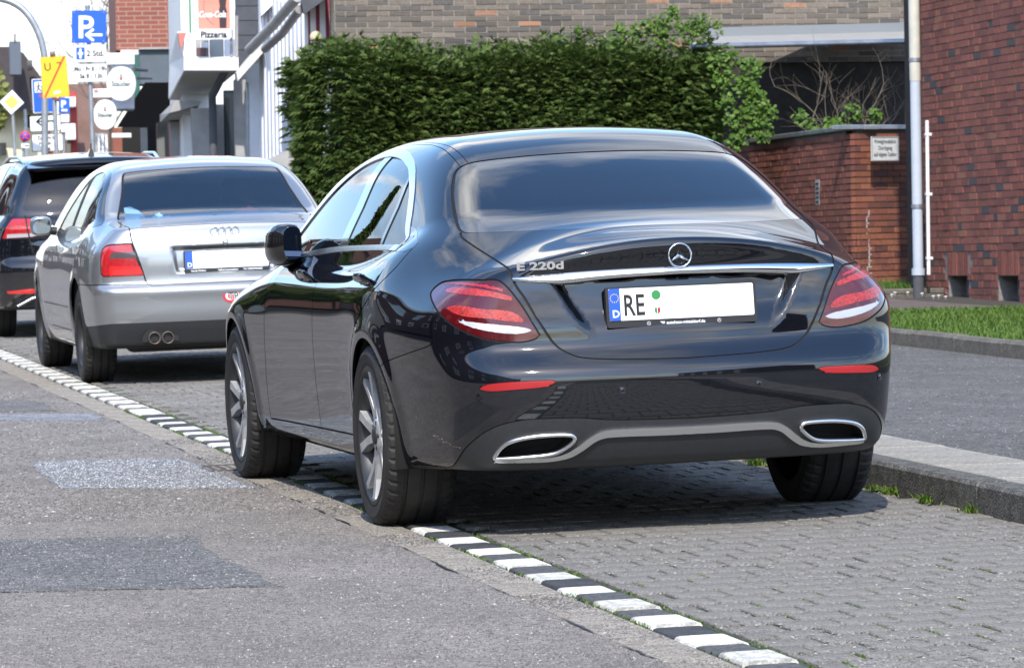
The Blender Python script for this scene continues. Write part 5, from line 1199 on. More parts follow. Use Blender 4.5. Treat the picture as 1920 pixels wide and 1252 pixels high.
d = 76.
r = signpost('priority_sign', 'white-edged yellow diamond priority-road sign on a thin post at far left', 'street sign', 40, d, 0, 200, 23, .028)
O = np.array(r.location); c = at(22, 192, d-.06)-O; ex = at(45, 193, d)-at(22, 192, d); s_ = np.linalg.norm(ex); M = face_M(c, ex, at(22, 170, d)-at(22, 192, d))
b = MB(); b.prism([(s_, 0), (0, s_), (-s_, 0), (0, -s_)], M @ Matrix.Translation((0, 0, -.012)), .012); pn = b.build('panel', M_SWHITE, r); b = MB(); b.prism([(s_*.6, 0), (0, s_*.6), (-s_*.6, 0), (0, -s_*.6)], M @ Matrix.Translation((0, 0, .0004)), .0015); b.build('yellow_face', pbr('pale_yellow', (.80, .60, .12), .4), pn)

d = 82.
r = signpost('no_stopping_sign', 'small round red and blue no-stopping sign leaning above a white plate', 'street sign', 34, d, 0, 244, 46, .02)
O = np.array(r.location); c = at(47, 256, d-.06)-O; M = face_M(c, (AX[0]), (0, 0, 1)); rr = 10*d/CAM_F; b = MB(); b.lathe([(0, 0), (rr, 0), (rr, -.012), (0, -.012)], 24, M); pn = b.build('panel', M_SRED, r); b = MB(); b.lathe([(0, .002), (rr*.78, .002), (rr*.78, .0)], 24, M); b.build('blue_face', M_SBLUE, pn)
b = MB(); arrow(b, M, [(-rr*.55, rr*.55), (rr*.55, -rr*.55)], .011, .004); arrow(b, M, [(-rr*.55, -rr*.55), (rr*.55, rr*.55)], .011, .006); b.build('red_cross', M_SRED, pn)
pn, M, w, h = plate(r, [(39, 268), (56, 269), (56, 279), (39, 278)], d, M_SWHITE, M_SGREY); b = MB(); arrow(b, M, [(.0, 0), (.06, 0)], .012); b.build('pictogram', M_PRINT, pn)

# arched lamp post
d = 64.; p = at(100, 540, d); lp = empty('street_lamp', (p[0], p[1], .1)); tag(lp, 'tall grey lamp post arching out of the picture at top left', 'street lamp'); O = np.array(lp.location)
b = MB(); pts = [(84, 540), (84, 300), (84, 120), (82, 98), (75, 70), (62, 42), (45, 20), (25, 6), (0, -2), (-40, -6)]; cv = crom([tuple(at(x, y, d)-O) for x, y in pts], 6); b.tube([tuple(q) for q in cv], [.05]*len(cv), 10); b.build('arched_pole', M_SBACK, lp)
b = MB(); e = at(-60, -4, d)-O; b.box(e[0]-.35, e[0]+.2, e[1]-.12, e[1]+.12, e[2]-.06, e[2]+.04, bev=.03); b.build('lamp_head', M_SGREY, lp)

# beer signs and restaurant box on the corner shop
d = 72.
rbox = empty('restaurant_sign', tuple(at(226, 160, d+.35))); tag(rbox, 'white box sign lettered Ristorante behind the upper round beer sign', 'sign'); O = np.array(rbox.location)
def cbox(root, px0, px1, py0, py1, d_, mat, nm, t=.25): 
    o = at(px0, py1, d_)-np.array(root.location); M = BM(o, .13); b = MB(); b.box(0, (px1-px0)*d_/CAM_F, 0, t, 0, (py1-py0)*d_/CAM_F, M, bev=.01); return b.build(nm, mat, root), M
cbox(rbox, 200, 252, 100, 122, d+.25, M_SWHITE, 'upper_panel'); cbox(rbox, 210, 252, 122, 205, d+.35, pbr('pale_blue_panel', (.62, .66, .74), .5), 'body_panel')
M = face_M(np.array(at(226, 113, d+.2))-O, AX[0], (0, 0, 1)); text_obj('lettering', 'RISTORANTE', .075, pbr('faded_mauve', (.42, .33, .42), .6), M, rbox, .001, 'CENTER', .8, 0)
pipe_px(rbox, 'bracket', M_DGREY, [(250, 130, d+.3), (275, 132, d+5)], .03)
def beer(label, px, py, rx, ry, d_, wing=False):
    r = empty('beer_sign', tuple(at(px, py, d_))); tag(r, label, 'sign', 'round beer signs on the corner shop'); a_, c_ = rx*d_/CAM_F, ry*d_/CAM_F; M = face_M((0, 0, 0), AX[0], (0, 0, 1))
    ol = [(a_*math.copysign(abs(math.cos(t))**.92, math.cos(t)), c_*math.copysign(abs(math.sin(t))**.92, math.sin(t))) for t in np.linspace(0, 2*np.pi, 36, endpoint=False)]
    b = MB(); b.prism(ol, M @ Matrix.Translation((0, 0, -.16)), .16); pn = b.build('light_box', M_SWHITE, r)
    text_obj('lettering', 'Stauder', a_*.50, pbr('dark_green_print', (.03, .07, .07), .5), M @ Matrix.Translation((0, -c_*.16, .002)), pn, .001, 'CENTER', .86, .003)
    b = MB(); b.prism([(-a_*.10, c_*.22), (a_*.10, c_*.22), (a_*.12, c_*.44), (0, c_*.62), (-a_*.12, c_*.44)], M @ Matrix.Translation((0, 0, .002)), .001); b.build('crest', M_SGREY, pn); b = MB(); b.prism([(-a_*.09, c_*.20), (a_*.09, c_*.20), (a_*.07, c_*.34), (-a_*.07, c_*.34)], M @ Matrix.Translation((0, 0, .0035)), .001); b.build('crest_red', pbr('rust_print', (.40, .10, .05), .5), pn)
    b = MB(); b.prism([(-a_*.6, c_*.33), (-a_*.16, c_*.33), (-a_*.16, c_*.35), (-a_*.6, c_*.35)], M @ Matrix.Translation((0, 0, .002)), .001); b.prism([(a_*.16, c_*.33), (a_*.6, c_*.33), (a_*.6, c_*.35), (a_*.16, c_*.35)], M @ Matrix.Translation((0, 0, .002)), .001); b.build('fine_rule', M_SGREY, pn)
    pipe_px(r, 'bracket', M_DGREY, [(px+rx*.9, py-ry*.3, d_+.1), (px+rx+30, py-ry*.3, d_+6)], .02); return r
beer('upper round white beer sign lettered Stauder in front of the white box sign', 227, 157, 27, 32, d)
beer('lower round white beer sign lettered Stauder beside the parking sign post', 197, 215, 21.5, 28, 69.)
r = empty('small_sign', tuple(at(190, 175, 70.))); tag(r, 'small flat white box sign between the parking post and the upper beer sign', 'sign'); cbox(r, 174, 208, 167, 184, 70, M_SWHITE, 'panel', .2); b = MB()
cbox(r, 176, 184, 168, 172, 69.98, pbr('pink_print', (.7, .25, .25), .5), 'red_print', .01)
# trees at the end of the street
def bare_tree(label, px, py, d, h, seed):
    p = at(px, py, d); r = empty('bare_tree', (p[0], p[1], .1)); tag(r, label, 'tree'); rs_ = random.Random(seed); b = MB(); b.tube([(0, 0, -.1), (.05, 0, h*.35), (0, .05, h*.5)], [.1, .07, .05], 8); b.build('trunk', M_WOOD, r); b = MB()
    def br(p_, dv, ln, rad, lv):
        q_ = Vector(p_); pts_ = [tuple(q_)]; dv = Vector(dv).normalized()
        for i in range(3): dv = (dv+Vector((rs_.uniform(-.25, .25), rs_.uniform(-.25, .25), rs_.uniform(-.1, .25)))).normalized(); q_ = q_+dv*ln/3; pts_.append(tuple(q_))
        b.tube(pts_, [rad*(1-.2*i) for i in range(4)], 5)
        if lv: 
            for _ in range(4): br(pts_[rs_.randrange(1, 4)], dv+Vector((rs_.uniform(-.9, .9), rs_.uniform(-.9, .9), rs_.uniform(-.2, .6))), ln*.66, rad*.5, lv-1)
    for _ in range(6): br((0, .05, h*rs_.uniform(.3, .5)), (rs_.uniform(-.6, .6), rs_.uniform(-.6, .6), 1), h*.24, .03, 3)
    tag(b.build('crown', M_TWIG, r), kind='stuff'); return r
bare_tree('bare brown tree beside the orange brick corner building', 209, 400, 116, 7.6, 4)
p = at(2, 400, 120); gt = empty('leafy_tree', (p[0], p[1], .1)); tag(gt, 'tree with fresh yellow-green leaves in front of the cream house', 'tree'); b = MB(); b.tube([(0, 0, 0), (-.3, 0, 1.8), (-.5, 0, 3.4)], [.14, .1, .05], 8); b.build('trunk', M_WOOD, gt)
P_ = rg.normal(0, 1, (900, 3)); P_ *= (rg.random(900)**.35)[:, None]/np.linalg.norm(P_, axis=1, keepdims=True); P_ = P_*np.array([.75, .7, 1.1])+np.array([-.5, 0, 3.5]); v, f = leaves(P_, .10); tag(np_mesh('crown', v, f, leaf_mat('spring_leaves', (.16, .18, .04), (.26, .27, .08), .3), gt), kind='stuff')
# conifer across the street (seen in the side windows)
cf = empty('conifer', (-9.6, 53, 0)); tag(cf, 'dark conifer standing between the houses across the street', 'tree'); b = MB(); b.tube([(0, 0, -.1), (0, 0, 12)], [.2, .03], 8); b.build('trunk', M_WOOD, cf)
hh = rg.random(2600)**1.4; aa = rg.uniform(0, 2*np.pi, 2600); rr_ = (1-hh)*2.0*(.35+.65*rg.random(2600)**.4); P_ = np.stack([rr_*np.cos(aa), rr_*np.sin(aa), .8+hh*11.4], 1); Nn = np.stack([np.cos(aa), np.sin(aa), 0*aa-.25], 1); v, f = sprays(P_, Nn, .5); tag(np_mesh('crown', v, f, M_THUJA, cf), kind='stuff')
# ------------------------------------------------------------------ dark saloon: its outer skin as one implicit body
M_plan = spl([-1.35, -1.1, -.9, -.7, -.4, 0, .5, 1.2, 2.2, 2.9, 3.3, 3.6, 3.9], [.60, .742, .815, .864, .906, .926, .917, .912, .914, .922, .895, .83, .70])
M_sec = spl([.1, .18, .25, .35, .48, .60, .70, .77, .815, .838, .86, .89, .93, .97, 1.02, 1.10], [.11, .075, .045, .028, .014, .004, .0, .002, .006, .011, .021, .038, .063, .094, .15, .30])
M_rear = spl([.15, .24, .30, .36, .45, .53, .585, .625, .66, .72, .80, .88, .93, .98, 1.02, 1.08], [-.98, -1.04, -1.08, -1.11, -1.135, -1.142, -1.135, -1.105, -1.078, -1.068, -1.052, -1.035, -1.032, -1.045, -1.055, -1.06])
M_deck = spl([-1.2, -1.05, -.9, -.7, -.44, 0, 2.4, 2.7, 3.0, 3.3, 3.55, 3.75, 3.9], [1.005, 1.028, 1.045, 1.058, 1.066, 1.02, .965, .95, .925, .865, .795, .70, .58])
M_crown = spl([-1.2, -1.05, -.95, -.76, -.6, -.44, .2, 2.4, 3.0, 3.7], [.30, .29, .28, .23, .13, .03, .0, .06, .15, .22])
M_roof = spl([-1.0, -.8, -.62, -.5, -.38, -.2, 0, .12, .3, .6, 1.0, 1.4, 1.75, 2.0, 2.3, 2.6, 2.85, 3.1], [.79, .91, 1.012, 1.078, 1.142, 1.232, 1.324, 1.368, 1.413, 1.438, 1.442, 1.428, 1.392, 1.335, 1.205, 1.065, .945, .83])
M_gside = spl([.85, .96, 1.02, 1.1, 1.2, 1.3, 1.36, 1.42, 1.5], [.85, .808, .785, .746, .692, .633, .592, .545, .47])
M_gplan = spl([-1.0, -.5, 0, .5, 1.2, 2.0, 2.6], [-.14, -.075, -.03, 0, .008, -.01, -.05])
def merc_F(x, y, z, dish=1.):
    ax = np.abs(x); x2 = x*x
    zc = z-.022*sstep(2.6, -.8, y)          # the shoulder rises slightly to the rear
    gs = ax-(M_plan(y)-M_sec(zc)-.115*sstep(.74, 1.0, z)*sstep(-.10, -.72, y)-.02*sstep(.4,.2,z)*sstep(-.4,-.8,y)-.055*sstep(.72, .95, z)*sstep(2.05, 2.8, y))
    # wheel-arch flares
    for yc in (0., 2.939):
        r = np.sqrt((y-yc)**2+(z-.325)**2); gs = gs-.010*np.exp(-((r-.385)/.05)**2)
    # number-plate recess in the boot lid
    rec = dish*.034*sstep(-.01, .045, (.36+.10*(z-.72)/.18)-ax)*sstep(.68, .80, z)*sstep(.912, .886, z)
    gr = (M_rear(z)+.16*x2+.10*x2*x2+rec)-y
    gt = (z-(M_deck(y)-M_crown(y)*x2))*.9
    gf = y-(3.80-.30*x2-.55*np.maximum(.35-z, 0)-.35*np.maximum(z-.55, 0))
    low = smax(gs, gr, .13)
    low = smax(low, gf, .25)
    low = smax(low, gt, .035+.05*sstep(-.9, -.3, y))
    low = smax(low, .205+.03*sstep(.4, -.9, y)-z, .04)
    gg = smax((ax-(M_gside(z)+M_gplan(y)))*.9, (z-(M_roof(y)-.125*x2))*.86, .12)
    gg = smax(gg, np.maximum(np.maximum(-.72-y, y-2.95), .84-z), .06)
    k = .012+.07*sstep(.25, -.25, y)+.03*sstep(2.2, 2.8, y)
    return smin(low, gg, k)
def F_at(F, P, off=0.):
    """points pushed onto the skin, lifted by off; returns points and normals"""
    P = np.array(P, float)
    for _ in range(8):
        N_, f = gradF(F, P); P = P-(f/np.maximum((N_*N_).sum(1), .05))[:, None]*N_
    N_, f = gradF(F, P); N_ /= np.linalg.norm(N_, axis=1, keepdims=True)
    return P+N_*off, N_
def on_rear(F, x, z, off=0., y0=-1.35):
    """first skin point met going forward along +Y at (x, z)"""
    t = np.linspace(y0, y0+1.2, 900); f = F(np.full(900, x), t, np.full(900, z)); k = np.argmax(f < 0)
    return F_at(F, [(x, t[k], z)], off)

def build_dark_saloon():
    root = empty('parked_car', rf(0, 0, 0), (0, -TILT, 0))
    tag(root, 'dark blue-black saloon with tinted rear window in the foreground, nearest of the parked cars', 'car', 'cars parked along the kerb')
    s = Skin(merc_F, (-.03, -1.3, .12), (1.0, 3.98, 1.52), .0150)
    W_ = lambda V: np.stack([V[:, 0], V[:, 1]+V[:, 2]], 1)
    Ul = lambda V: np.stack([.85*V[:, 0]+.5*V[:, 1], V[:, 2]], 1)
    s.cut(s.V[:, 0]); k = s.cent()[:, 0] > 0; s.T = s.T[k]; s.lab = s.lab[k]
    # ---- wheel openings
    for yc in (0., 2.939):
        a = np.linspace(0, 2*np.pi, 60, endpoint=False); C_ = np.stack([yc+.372*np.cos(a), .318+.372*np.sin(a)], 1)
        sel = lambda c, n, yc=yc: (c[:, 0] > .5) & (np.abs(c[:, 1]-yc) < .6) & (c[:, 2] < .8)
        s.region(sel, C_, YZ, 30)
    k = s.lab != 30; s.T = s.T[k]; s.lab = s.lab[k]
    # ---- underside
    c, n = s.cent(), s.fnorm(); s.lab[(n[:, 2] < -.75) & (c[:, 2] < .33)] = 23
    # ---- side windows: chrome frame, panes
    dlo = crom([(-.185, 1.008), (.407, 1.001), (1.095, .988), (1.66, .966), (2.15, .945), (2.43, .935), (2.44, .958), (2.30, 1.02), (2.10, 1.115), (1.90, 1.205), (1.70, 1.285), (1.50, 1.343), (1.30, 1.370), (1.06, 1.379), (.80, 1.364), (.622, 1.343), (.484, 1.317), (.384, 1.288), (.245, 1.226), (.122, 1.144), (.048, 1.084), (-.10, 1.03)], 6, True)
    s.region(SIDE, dlo, YZ, 2)
    pane = crom([(-.065, 1.026), (.40, 1.021), (1.10, 1.008), (1.66, .987), (2.12, .966), (2.33, .962), (2.28, .999), (2.08, 1.088), (1.88, 1.176), (1.68, 1.256), (1.48, 1.316), (1.28, 1.343), (1.06, 1.350), (.82, 1.340), (.63, 1.318), (.49, 1.291), (.31, 1.222), (.195, 1.146), (.10, 1.076), (.02, 1.041)], 6, True)
    s.region(SIDE, pane, YZ, 3, only=(2,))
    s.region(SIDE, np.array([(1.13, 1.6), (.965, 1.16), (.965, .6), (1.10, .6), (1.10, 1.16), (1.25, 1.6)]), YZ, 5, only=(3,))     # pillar between the panes
    s.region(SIDE, np.array([(1.10, .6), (1.10, 1.16), (1.25, 1.6), (4, 1.6), (4, .6)]), YZ, 4, only=(3,))
    s.region(SIDE, np.array([(.385, .9), (.395, 1.16), (.49, 1.4), (.465, 1.4), (.36, 1.16), (.35, .9)]), YZ, 6, only=(3,))       # quarter-light bar
    s.region(SIDE, np.array([(-.012, 1.084), (-.247, 1.035), (-.255, 1.018), (-.202, 1.004), (-.06, 1.004), (.06, 1.09)]), YZ, 26, only=(2, 0))
    # ---- rear window and windscreen
    rw = crom([(-.64, .640), (-.631, .82), (-.606, 1.053), (-.577, 1.222), (-.543, 1.341), (-.497, 1.376), (-.353, 1.384), (-.15, 1.383), (.15, 1.383), (.353, 1.384), (.497, 1.376), (.543, 1.341), (.577, 1.222), (.606, 1.053), (.631, .82), (.64, .640), (.60, .585), (.4, .523), (.2, .485), (0, .468), (-.2, .485), (-.4, .523), (-.60, .585)], 6, True)
    rsel = lambda c, n: (c[:, 1] < .6) & (c[:, 1] > -.75) & (c[:, 2] > 1.0) & (n[:, 2] > .3)
    s.region(rsel, rw, W_, 1, only=(0,))
    s.seam(rsel, rw, W_, 13, .005, only=(0, 1), closed=True)
    ws = crom([(-.52, 1.93), (0, 1.97), (.52, 1.93), (.60, 2.10), (.70, 2.45), (.74, 2.62), (.4, 2.72), (0, 2.76), (-.4, 2.72), (-.74, 2.62), (-.70, 2.45), (-.6, 2.10)], 6, True)
    wsel = lambda c, n: (c[:, 1] > 1.6) & (c[:, 1] < 3) & (c[:, 2] > .9) & (n[:, 2] > .3)
    s.region(wsel, ws, lambda V: V[:, :2], 17, only=(0,)); s.seam(wsel, ws, lambda V: V[:, :2], 13, .006, only=(0, 17), closed=True)
    # ---- tail lamp
    U = lambda P: [(.85*a-.5*-b, z) for a, b, z in P]
    tl = crom(U([(.812, -.656, .861), (.794, -.651, .883), (.771, -.675, .900), (.734, -.771, .907), (.682, -.884, .906), (.624, -.945, .900), (.57, -.981, .831), (.511, -1.019, .718), (.509, -1.019, .707), (.527, -1.017, .695), (.574, -1.006, .687), (.638, -.987, .692), (.694, -.966, .703), (.74, -.937, .723), (.783, -.895, .749), (.809, -.847, .779), (.822, -.77, .815)]), 5, True)
    lsel = lambda c, n: (c[:, 1] < -.35) & (c[:, 0] > .4) & (c[:, 2] > .6) & (c[:, 2] < 1)
    s.region(lsel, tl, Ul, 7)
    b1 = crom(U([(.790, -.760, .872), (.755, -.835, .862), (.66, -.949, .848), (.588, -.978, .832), (.603, -.970, .850), (.657, -.936, .868), (.70, -.895, .878), (.755, -.79, .884)]), 5, True)
    b2 = crom(U([(.800, -.845, .812), (.762, -.91, .786), (.669, -.968, .772), (.558, -1.001, .757), (.574, -.992, .782), (.615, -.974, .799), (.685, -.945, .806), (.765, -.875, .822)]), 5, True)
    b0 = crom(U([(.775, -.70, .894), (.735, -.79, .893), (.672, -.90, .883), (.617, -.955, .866), (.628, -.946, .878), (.68, -.885, .893), (.735, -.77, .899)]), 5, True)
    rv = crom(U([(.772, -.901, .768), (.738, -.936, .748), (.672, -.974, .728), (.587, -1.001, .717), (.532, -1.013, .726), (.564, -1.004, .739), (.635, -.983, .749), (.717, -.946, .761)]), 5, True)
    for cv, lb in ((b0, 31), (b1, 8), (b2, 8), (rv, 9)): s.region(lsel, cv, Ul, lb, only=(7,))
    s.seam(lsel, tl, Ul, 13, .003, only=(0, 7), closed=True)
    # ---- boot lid
    q = [(.647, .630), (.652, .565), (.636, .441), (.598, .213), (.588, -.02), (.575, -.085), (.548, -.147), (.511, -.25), (.472, -.334), (.433, -.396), (.38, -.449), (.286, -.48), (.15, -.50), (0, -.51)]
    lidc = crom(q, 6); lid = np.concatenate([lidc, lidc[::-1]*[-1, 1], [(-.4, .523), (0, .468), (.4, .523)]])
    esel = lambda c, n: (c[:, 1] < -.3) & (c[:, 2] > .5) & (c[:, 2] < 1.1)
    s.region(esel, lid, W_, 10, only=(0,))
    s.seam(esel, lidc, W_, 13, .0042, only=(0, 10))
    # ---- bumper, diffuser
    bl = [(.70, .57), (.625, .612), (.485, .645), (.352, .676), (.314, .690), (.20, .703), (.06, .687), (-.02, .695), (-.09, .712), (-.14, .70), (-.6, .66)]
    bsel = lambda c, n: (c[:, 1] < -.2) & (c[:, 2] < .8)
    bp = np.concatenate([np.array(bl), [(-.7, .6), (-.7, 0), (.9, 0), (.9, .45)]])
    s.region(bsel, bp, Ul, 11, only=(0,))
    s.seam(bsel, np.array(bl[:5]), Ul, 13, .002, only=(0, 11))
    df = crom([(.80, .20), (.785, .231), (.765, .315), (.72, .372), (.668, .402), (.60, .418), (.553, .421), (.408, .420), (.278, .407), (0, .40)], 6)
    dsel = lambda c, n: (c[:, 1] < -.45) & (c[:, 2] < .5)
    s.region(dsel, np.concatenate([df, [(-.3, .40), (-.3, 0), (.80, 0)]]), XZ, 12, only=(11, 0, 23)); s.seam(dsel, df, XZ, 13, .0018, only=(11, 12))
    rf_ = crom([(.728, .534), (.69, .549), (.551, .554), (.474, .551), (.485, .541), (.505, .533), (.624, .526), (.70, .524)], 5, True)
    s.region(dsel2 := (lambda c, n: (c[:, 1] < -.7) & (c[:, 2] > .45) & (c[:, 2] < .65)), rf_, XZ, 16, only=(11,)); s.seam(dsel2, rf_, XZ, 13, .002, only=(11,), closed=True)
    sv = np.concatenate([crom([(-.1, .371), (.10, .373), (.22, .374), (.314, .369), (.359, .348), (.394, .321), (.437, .296), (.49, .285), (.58, .283), (.668, .283)], 5), crom([(.672, .272), (.58, .270), (.489, .270), (.42, .281), (.374, .307), (.334, .336), (.294, .347), (.1, .346), (-.1, .345)], 5)])
    s.region(dsel, sv, XZ, 21, only=(12,))
    EXH = crom([(.672, .288), (.667, .306), (.652, .329), (.623, .347), (.573, .358), (.509, .363), (.425, .361), (.410, .351), (.414, .337), (.446, .311), (.482, .296), (.561, .289), (.639, .286)], 4, True)
    s.region(dsel, EXH, XZ, 32, only=(12, 21))
    # ---- doors, sill
    df_ = crom([(2.10, .955), (2.15, .90), (2.185, .80), (2.21, .698), (2.255, .55), (2.315, .40), (2.33, .285)], 6)
    db = crom([(1.10, 1.0), (1.115, .85), (1.135, .70), (1.165, .55), (1.195, .40), (1.205, .29)], 6)
    dr = crom([(-.25, 1.01), (-.225, .945), (-.113, .864), (.06, .785), (.20, .715), (.30, .62), (.365, .48), (.385, .38), (.385, .30)], 6)
    sl = np.array([(2.33, .283), (1.2, .297), (.385, .306)])
    s.region(SIDE, np.concatenate([df_, [(2.33, .283), (1.205, .297)], db[::-1]]), YZ, 14, only=(0,))
    s.region(SIDE, np.concatenate([db, [(1.205, .297), (.385, .306)], dr[::-1]]), YZ, 15, only=(0,))
    s.region(SIDE, np.array([(2.60, .285), (.34, .306), (.36, .1), (2.6, .1)]), YZ, 20, only=(0, 23))
    for cv in (df_, db, dr, sl): s.seam(SIDE, cv, YZ, 13, .0036, only=(0, 14, 15, 20))
    # roof mouldings
    rm = [(.498, .054), (.500, .234), (.501, .418), (.500, .63), (.50, 1.2), (.51, 1.7), (.525, 1.93)]
    rm2 = [(.530, .057), (.528, .239), (.522, .418), (.515, .63), (.515, 1.2), (.525, 1.7), (.54, 1.93)]
    for q in (rm, rm2): s.seam(lambda c, n: (c[:, 2] > 1.2) & (n[:, 2] > .3), np.array(q), lambda V: V[:, :2], 13, .0016, only=(0,))
    # head lamp, grille (front, seen only from further along the street)
    fsel = lambda c, n: (c[:, 1] > 3.2) & (c[:, 2] > .3)
    s.region(fsel, crom([(.42, .70), (.46, .62), (.62, .60), (.80, .66), (.86, .74), (.80, .79), (.62, .77)], 5, True), XZ, 18, only=(0,))
    s.region(fsel, crom([(-.1, .74), (.30, .74), (.38, .66), (.34, .50), (.2, .46), (-.1, .46)], 5, True), XZ, 19, only=(0,))
    s.region(fsel, crom([(.45, .44), (.75, .46), (.72, .32), (.45, .28)], 5, True), XZ, 24, only=(0,))
    # ---- parts
    P = MT['paint_dark']
    def both(name, lab, mat, off=0., rim=.0, par=root):
        a = skin_obj(name, s.take(lab, off, rim), mat, par); b = skin_obj(name, s.take(lab, off, rim, -1), mat, par); return b, a
    body = skin_obj('body', s.take([0], 0, .012, 'both'), P, root)
    skin_obj('panel_gap', s.take([13], -.004, 0, 'both'), MT['gap'], body)
    skin_obj('underbody', s.take([23], 0, 0, 'both'), MT['black_plastic'], root)
    rwo = skin_obj('rear_window', s.take([1], -.002, 0, 'both'), MT['glass_dark'], root)
    skin_obj('windscreen', s.take([17], -.002, 0, 'both'), MT['glass_side'], root)
    lido = skin_obj('boot_lid', s.take([10], 0, .012, 'both'), P, root)
    F0 = lambda x, y, z: merc_F(x, y, z, 0.)
    zt = spl([0, .25, .403, .583], [.929, .927, .922, .912]); zb = spl([0, .15, .32, .42, .50, .582], [.900, .897, .889, .883, .890, .899])
    b = MB(); V = []; xs = np.linspace(-.583, .583, 61)
    for x in xs:
        a_, c_ = float(zt(abs(x))), float(zb(abs(x))); e = min(1, (.583-abs(x))/.03)
        for z, o_ in ((a_, .001), (a_-.002, .006), (a_*.55+c_*.45, .012), (c_+.002, .011), (c_, .008), (c_, -.03)): V.append(tuple(on_rear(F0, x, z, o_*(.3+.7*e) if o_ > 0 else o_)[0][0]))
    b.add(V, [(i*6+k, (i+1)*6+k, (i+1)*6+k+1, i*6+k+1) for i in range(60) for k in range(5)], True); b.build('chrome_strip', MT['chrome'], lido)
    bump = skin_obj('rear_bumper', s.take([11], 0, .012, 'both'), P, root)
    dif = skin_obj('diffuser', s.take([12], -.002, .012, 'both'), MT['dark_plastic'], root)
    skin_obj('silver_trim', s.take([21], .006, .012, 'both'), MT['chrome_soft'], dif)
    for sd_ in (-1, None):
        skin_obj('side_sill', s.take([20], 0, .01, sd_), P, root)
        fr = skin_obj('window_trim', s.take([2], .0035, .006, sd_), MT['trim_chrome'], root)
        skin_obj('pillar_trim', s.take([5], .001, .004, sd_), MT['gloss_black'], fr); skin_obj('quarter_light_bar', s.take([6], .001, .004, sd_), MT['gloss_black'], fr); skin_obj('quarter_trim', s.take([26], .001, .004, sd_), MT['gloss_black'], fr)
        for lab, nm in ((14, 'front_door'), (15, 'rear_door')):
            d = skin_obj(nm, s.take([lab], 0, .012, sd_), P, root)
            skin_obj('window', s.take([4 if lab == 14 else 3], -.003, 0, sd_), MT['glass_dark_side'], d)
            y0, y1, zh = ((1.275, 1.51, .893), (.0, .245, .893))[lab == 15]
            n = 14; V = []; sgn = -1 if sd_ == -1 else 1
            for i in range(n+1):
                t = i/n; e = math.sin(math.pi*min(max(t, .03), .97))**.35
                p, nn = F_at(merc_F, [(.89, y0+(y1-y0)*t, zh)], 0.)
                p = p[0]; nn = nn[0]; lift = .028*min(1, math.sin(math.pi*t)*2.2)
                for k in range(10):
                    a = 2*math.pi*k/10; q = p+nn*(lift+.010*e*math.cos(a))+np.array([0, 0, 1])*(.019*e*math.sin(a)); V.append((sgn*q[0], q[1], q[2]))
            hb = MB(); hb.add(V, [(i*10+k, i*10+(k+1) % 10, (i+1)*10+(k+1) % 10, (i+1)*10+k) for i in range(n) for k in range(10)], True); hb.build('door_handle', P, d)
            # dished grip behind the handle
            p, nn = F_at(merc_F, [(.89, (y0+y1)/2-.02, zh-.012)], .0015); q = Vector(p[0]*[sgn, 1, 1]); Mh = face_M(q, (0, 1, 0), (0, 0, 1))
            hb = MB(); hb.prism([(.062*math.cos(a), .034*math.sin(a)) for a in np.linspace(0, 2*np.pi, 20, endpoint=False)], Mh, .0015*sgn); hb.build('handle_recess', MT['gloss_black'], d)
        lamp = skin_obj('tail_light', s.take([7], -.002, .008, sd_), MT['lens'], root)
        skin_obj('brake_light_bar', s.take([8], -.001, .002, sd_), MT['led'], lamp)
        skin_obj('upper_light_bar', s.take([31], -.001, .002, sd_), MT['red_refl'], lamp)
        skin_obj('reverse_light', s.take([9], -.001, .002, sd_), MT['reverse'], lamp)
        skin_obj('rear_reflector', s.take([16], 0, .004, sd_), MT['red_refl'], bump)
        skin_obj('head_light', s.take([18], 0, .004, sd_), MT['reverse'], root)
        skin_obj('air_intake', s.take([24], -.004, 0, sd_), MT['black_plastic'], root)
        # exhaust trim: bright ring round a dark opening
        sg = -1 if sd_ == -1 else 1
        ex = EXH
        pts = np.array([on_rear(merc_F, x, z, .004)[0][0] for x, z in ex])*[sg, 1, 1]
        m1 = MB(); m1.tube(list(pts)+[pts[0], pts[1]], .0075, 8, False); ring = m1.build('exhaust_trim', MT['chrome_soft'], dif)
        m1 = MB(); cpt = pts.mean(0); m1.add([tuple(p*.985+cpt*.015) for p in pts]+[tuple(p*.8+cpt*.2+np.array([0, .06, 0])) for p in pts], [(i, (i+1) % len(pts), len(pts)+(i+1) % len(pts), len(pts)+i) for i in range(len(pts))]+[tuple(range(len(pts), 2*len(pts)))]); m1.build('exhaust_opening', MT['liner'], ring)
        for x, z in ((.247, .510), (.728, .505)):
            p, nn = on_rear(merc_F, x, z, .0015); nn = nn[0]; Ms = face_M(p[0]*[sg, 1, 1], np.cross([0, 0, 1], nn*[sg, 1, 1]), (0, 0, 1))
            m1 = MB(); m1.lathe([(0, .0006), (.0085, .0006), (.0092, 0), (.0105, 0), (.0115, .001), (.0125, 0)], 20, Ms); m1.build('parking_sensor', P, bump)
        # folded door mirror
        V = []; nu, nv = 20, 12
        for i in range(nv+1):
            th = math.pi*i/nv
            for j in range(nu):
                ph = 2*math.pi*j/nu; cxx, cyy, czz = math.sin(th)*math.cos(ph), math.cos(th), math.sin(th)*math.sin(ph)
                f_ = lambda v: math.copysign(abs(v)**.72, v)
                x = f_(cxx)*.078; y = f_(cyy)*.115; z = f_(czz)*.086
                x = min(x, .05+.02*(y/.12)) ; V.append((sg*(.875-x), 1.86+y-.25*x, 1.012+z-.10*y))
        m1 = MB(); m1.add(V, [(i*nu+j, i*nu+(j+1) % nu, (i+1)*nu+(j+1) % nu, (i+1)*nu+j) for i in range(nv) for j in range(nu)], True); mir = m1.build('door_mirror', MT['gloss_black'], root)
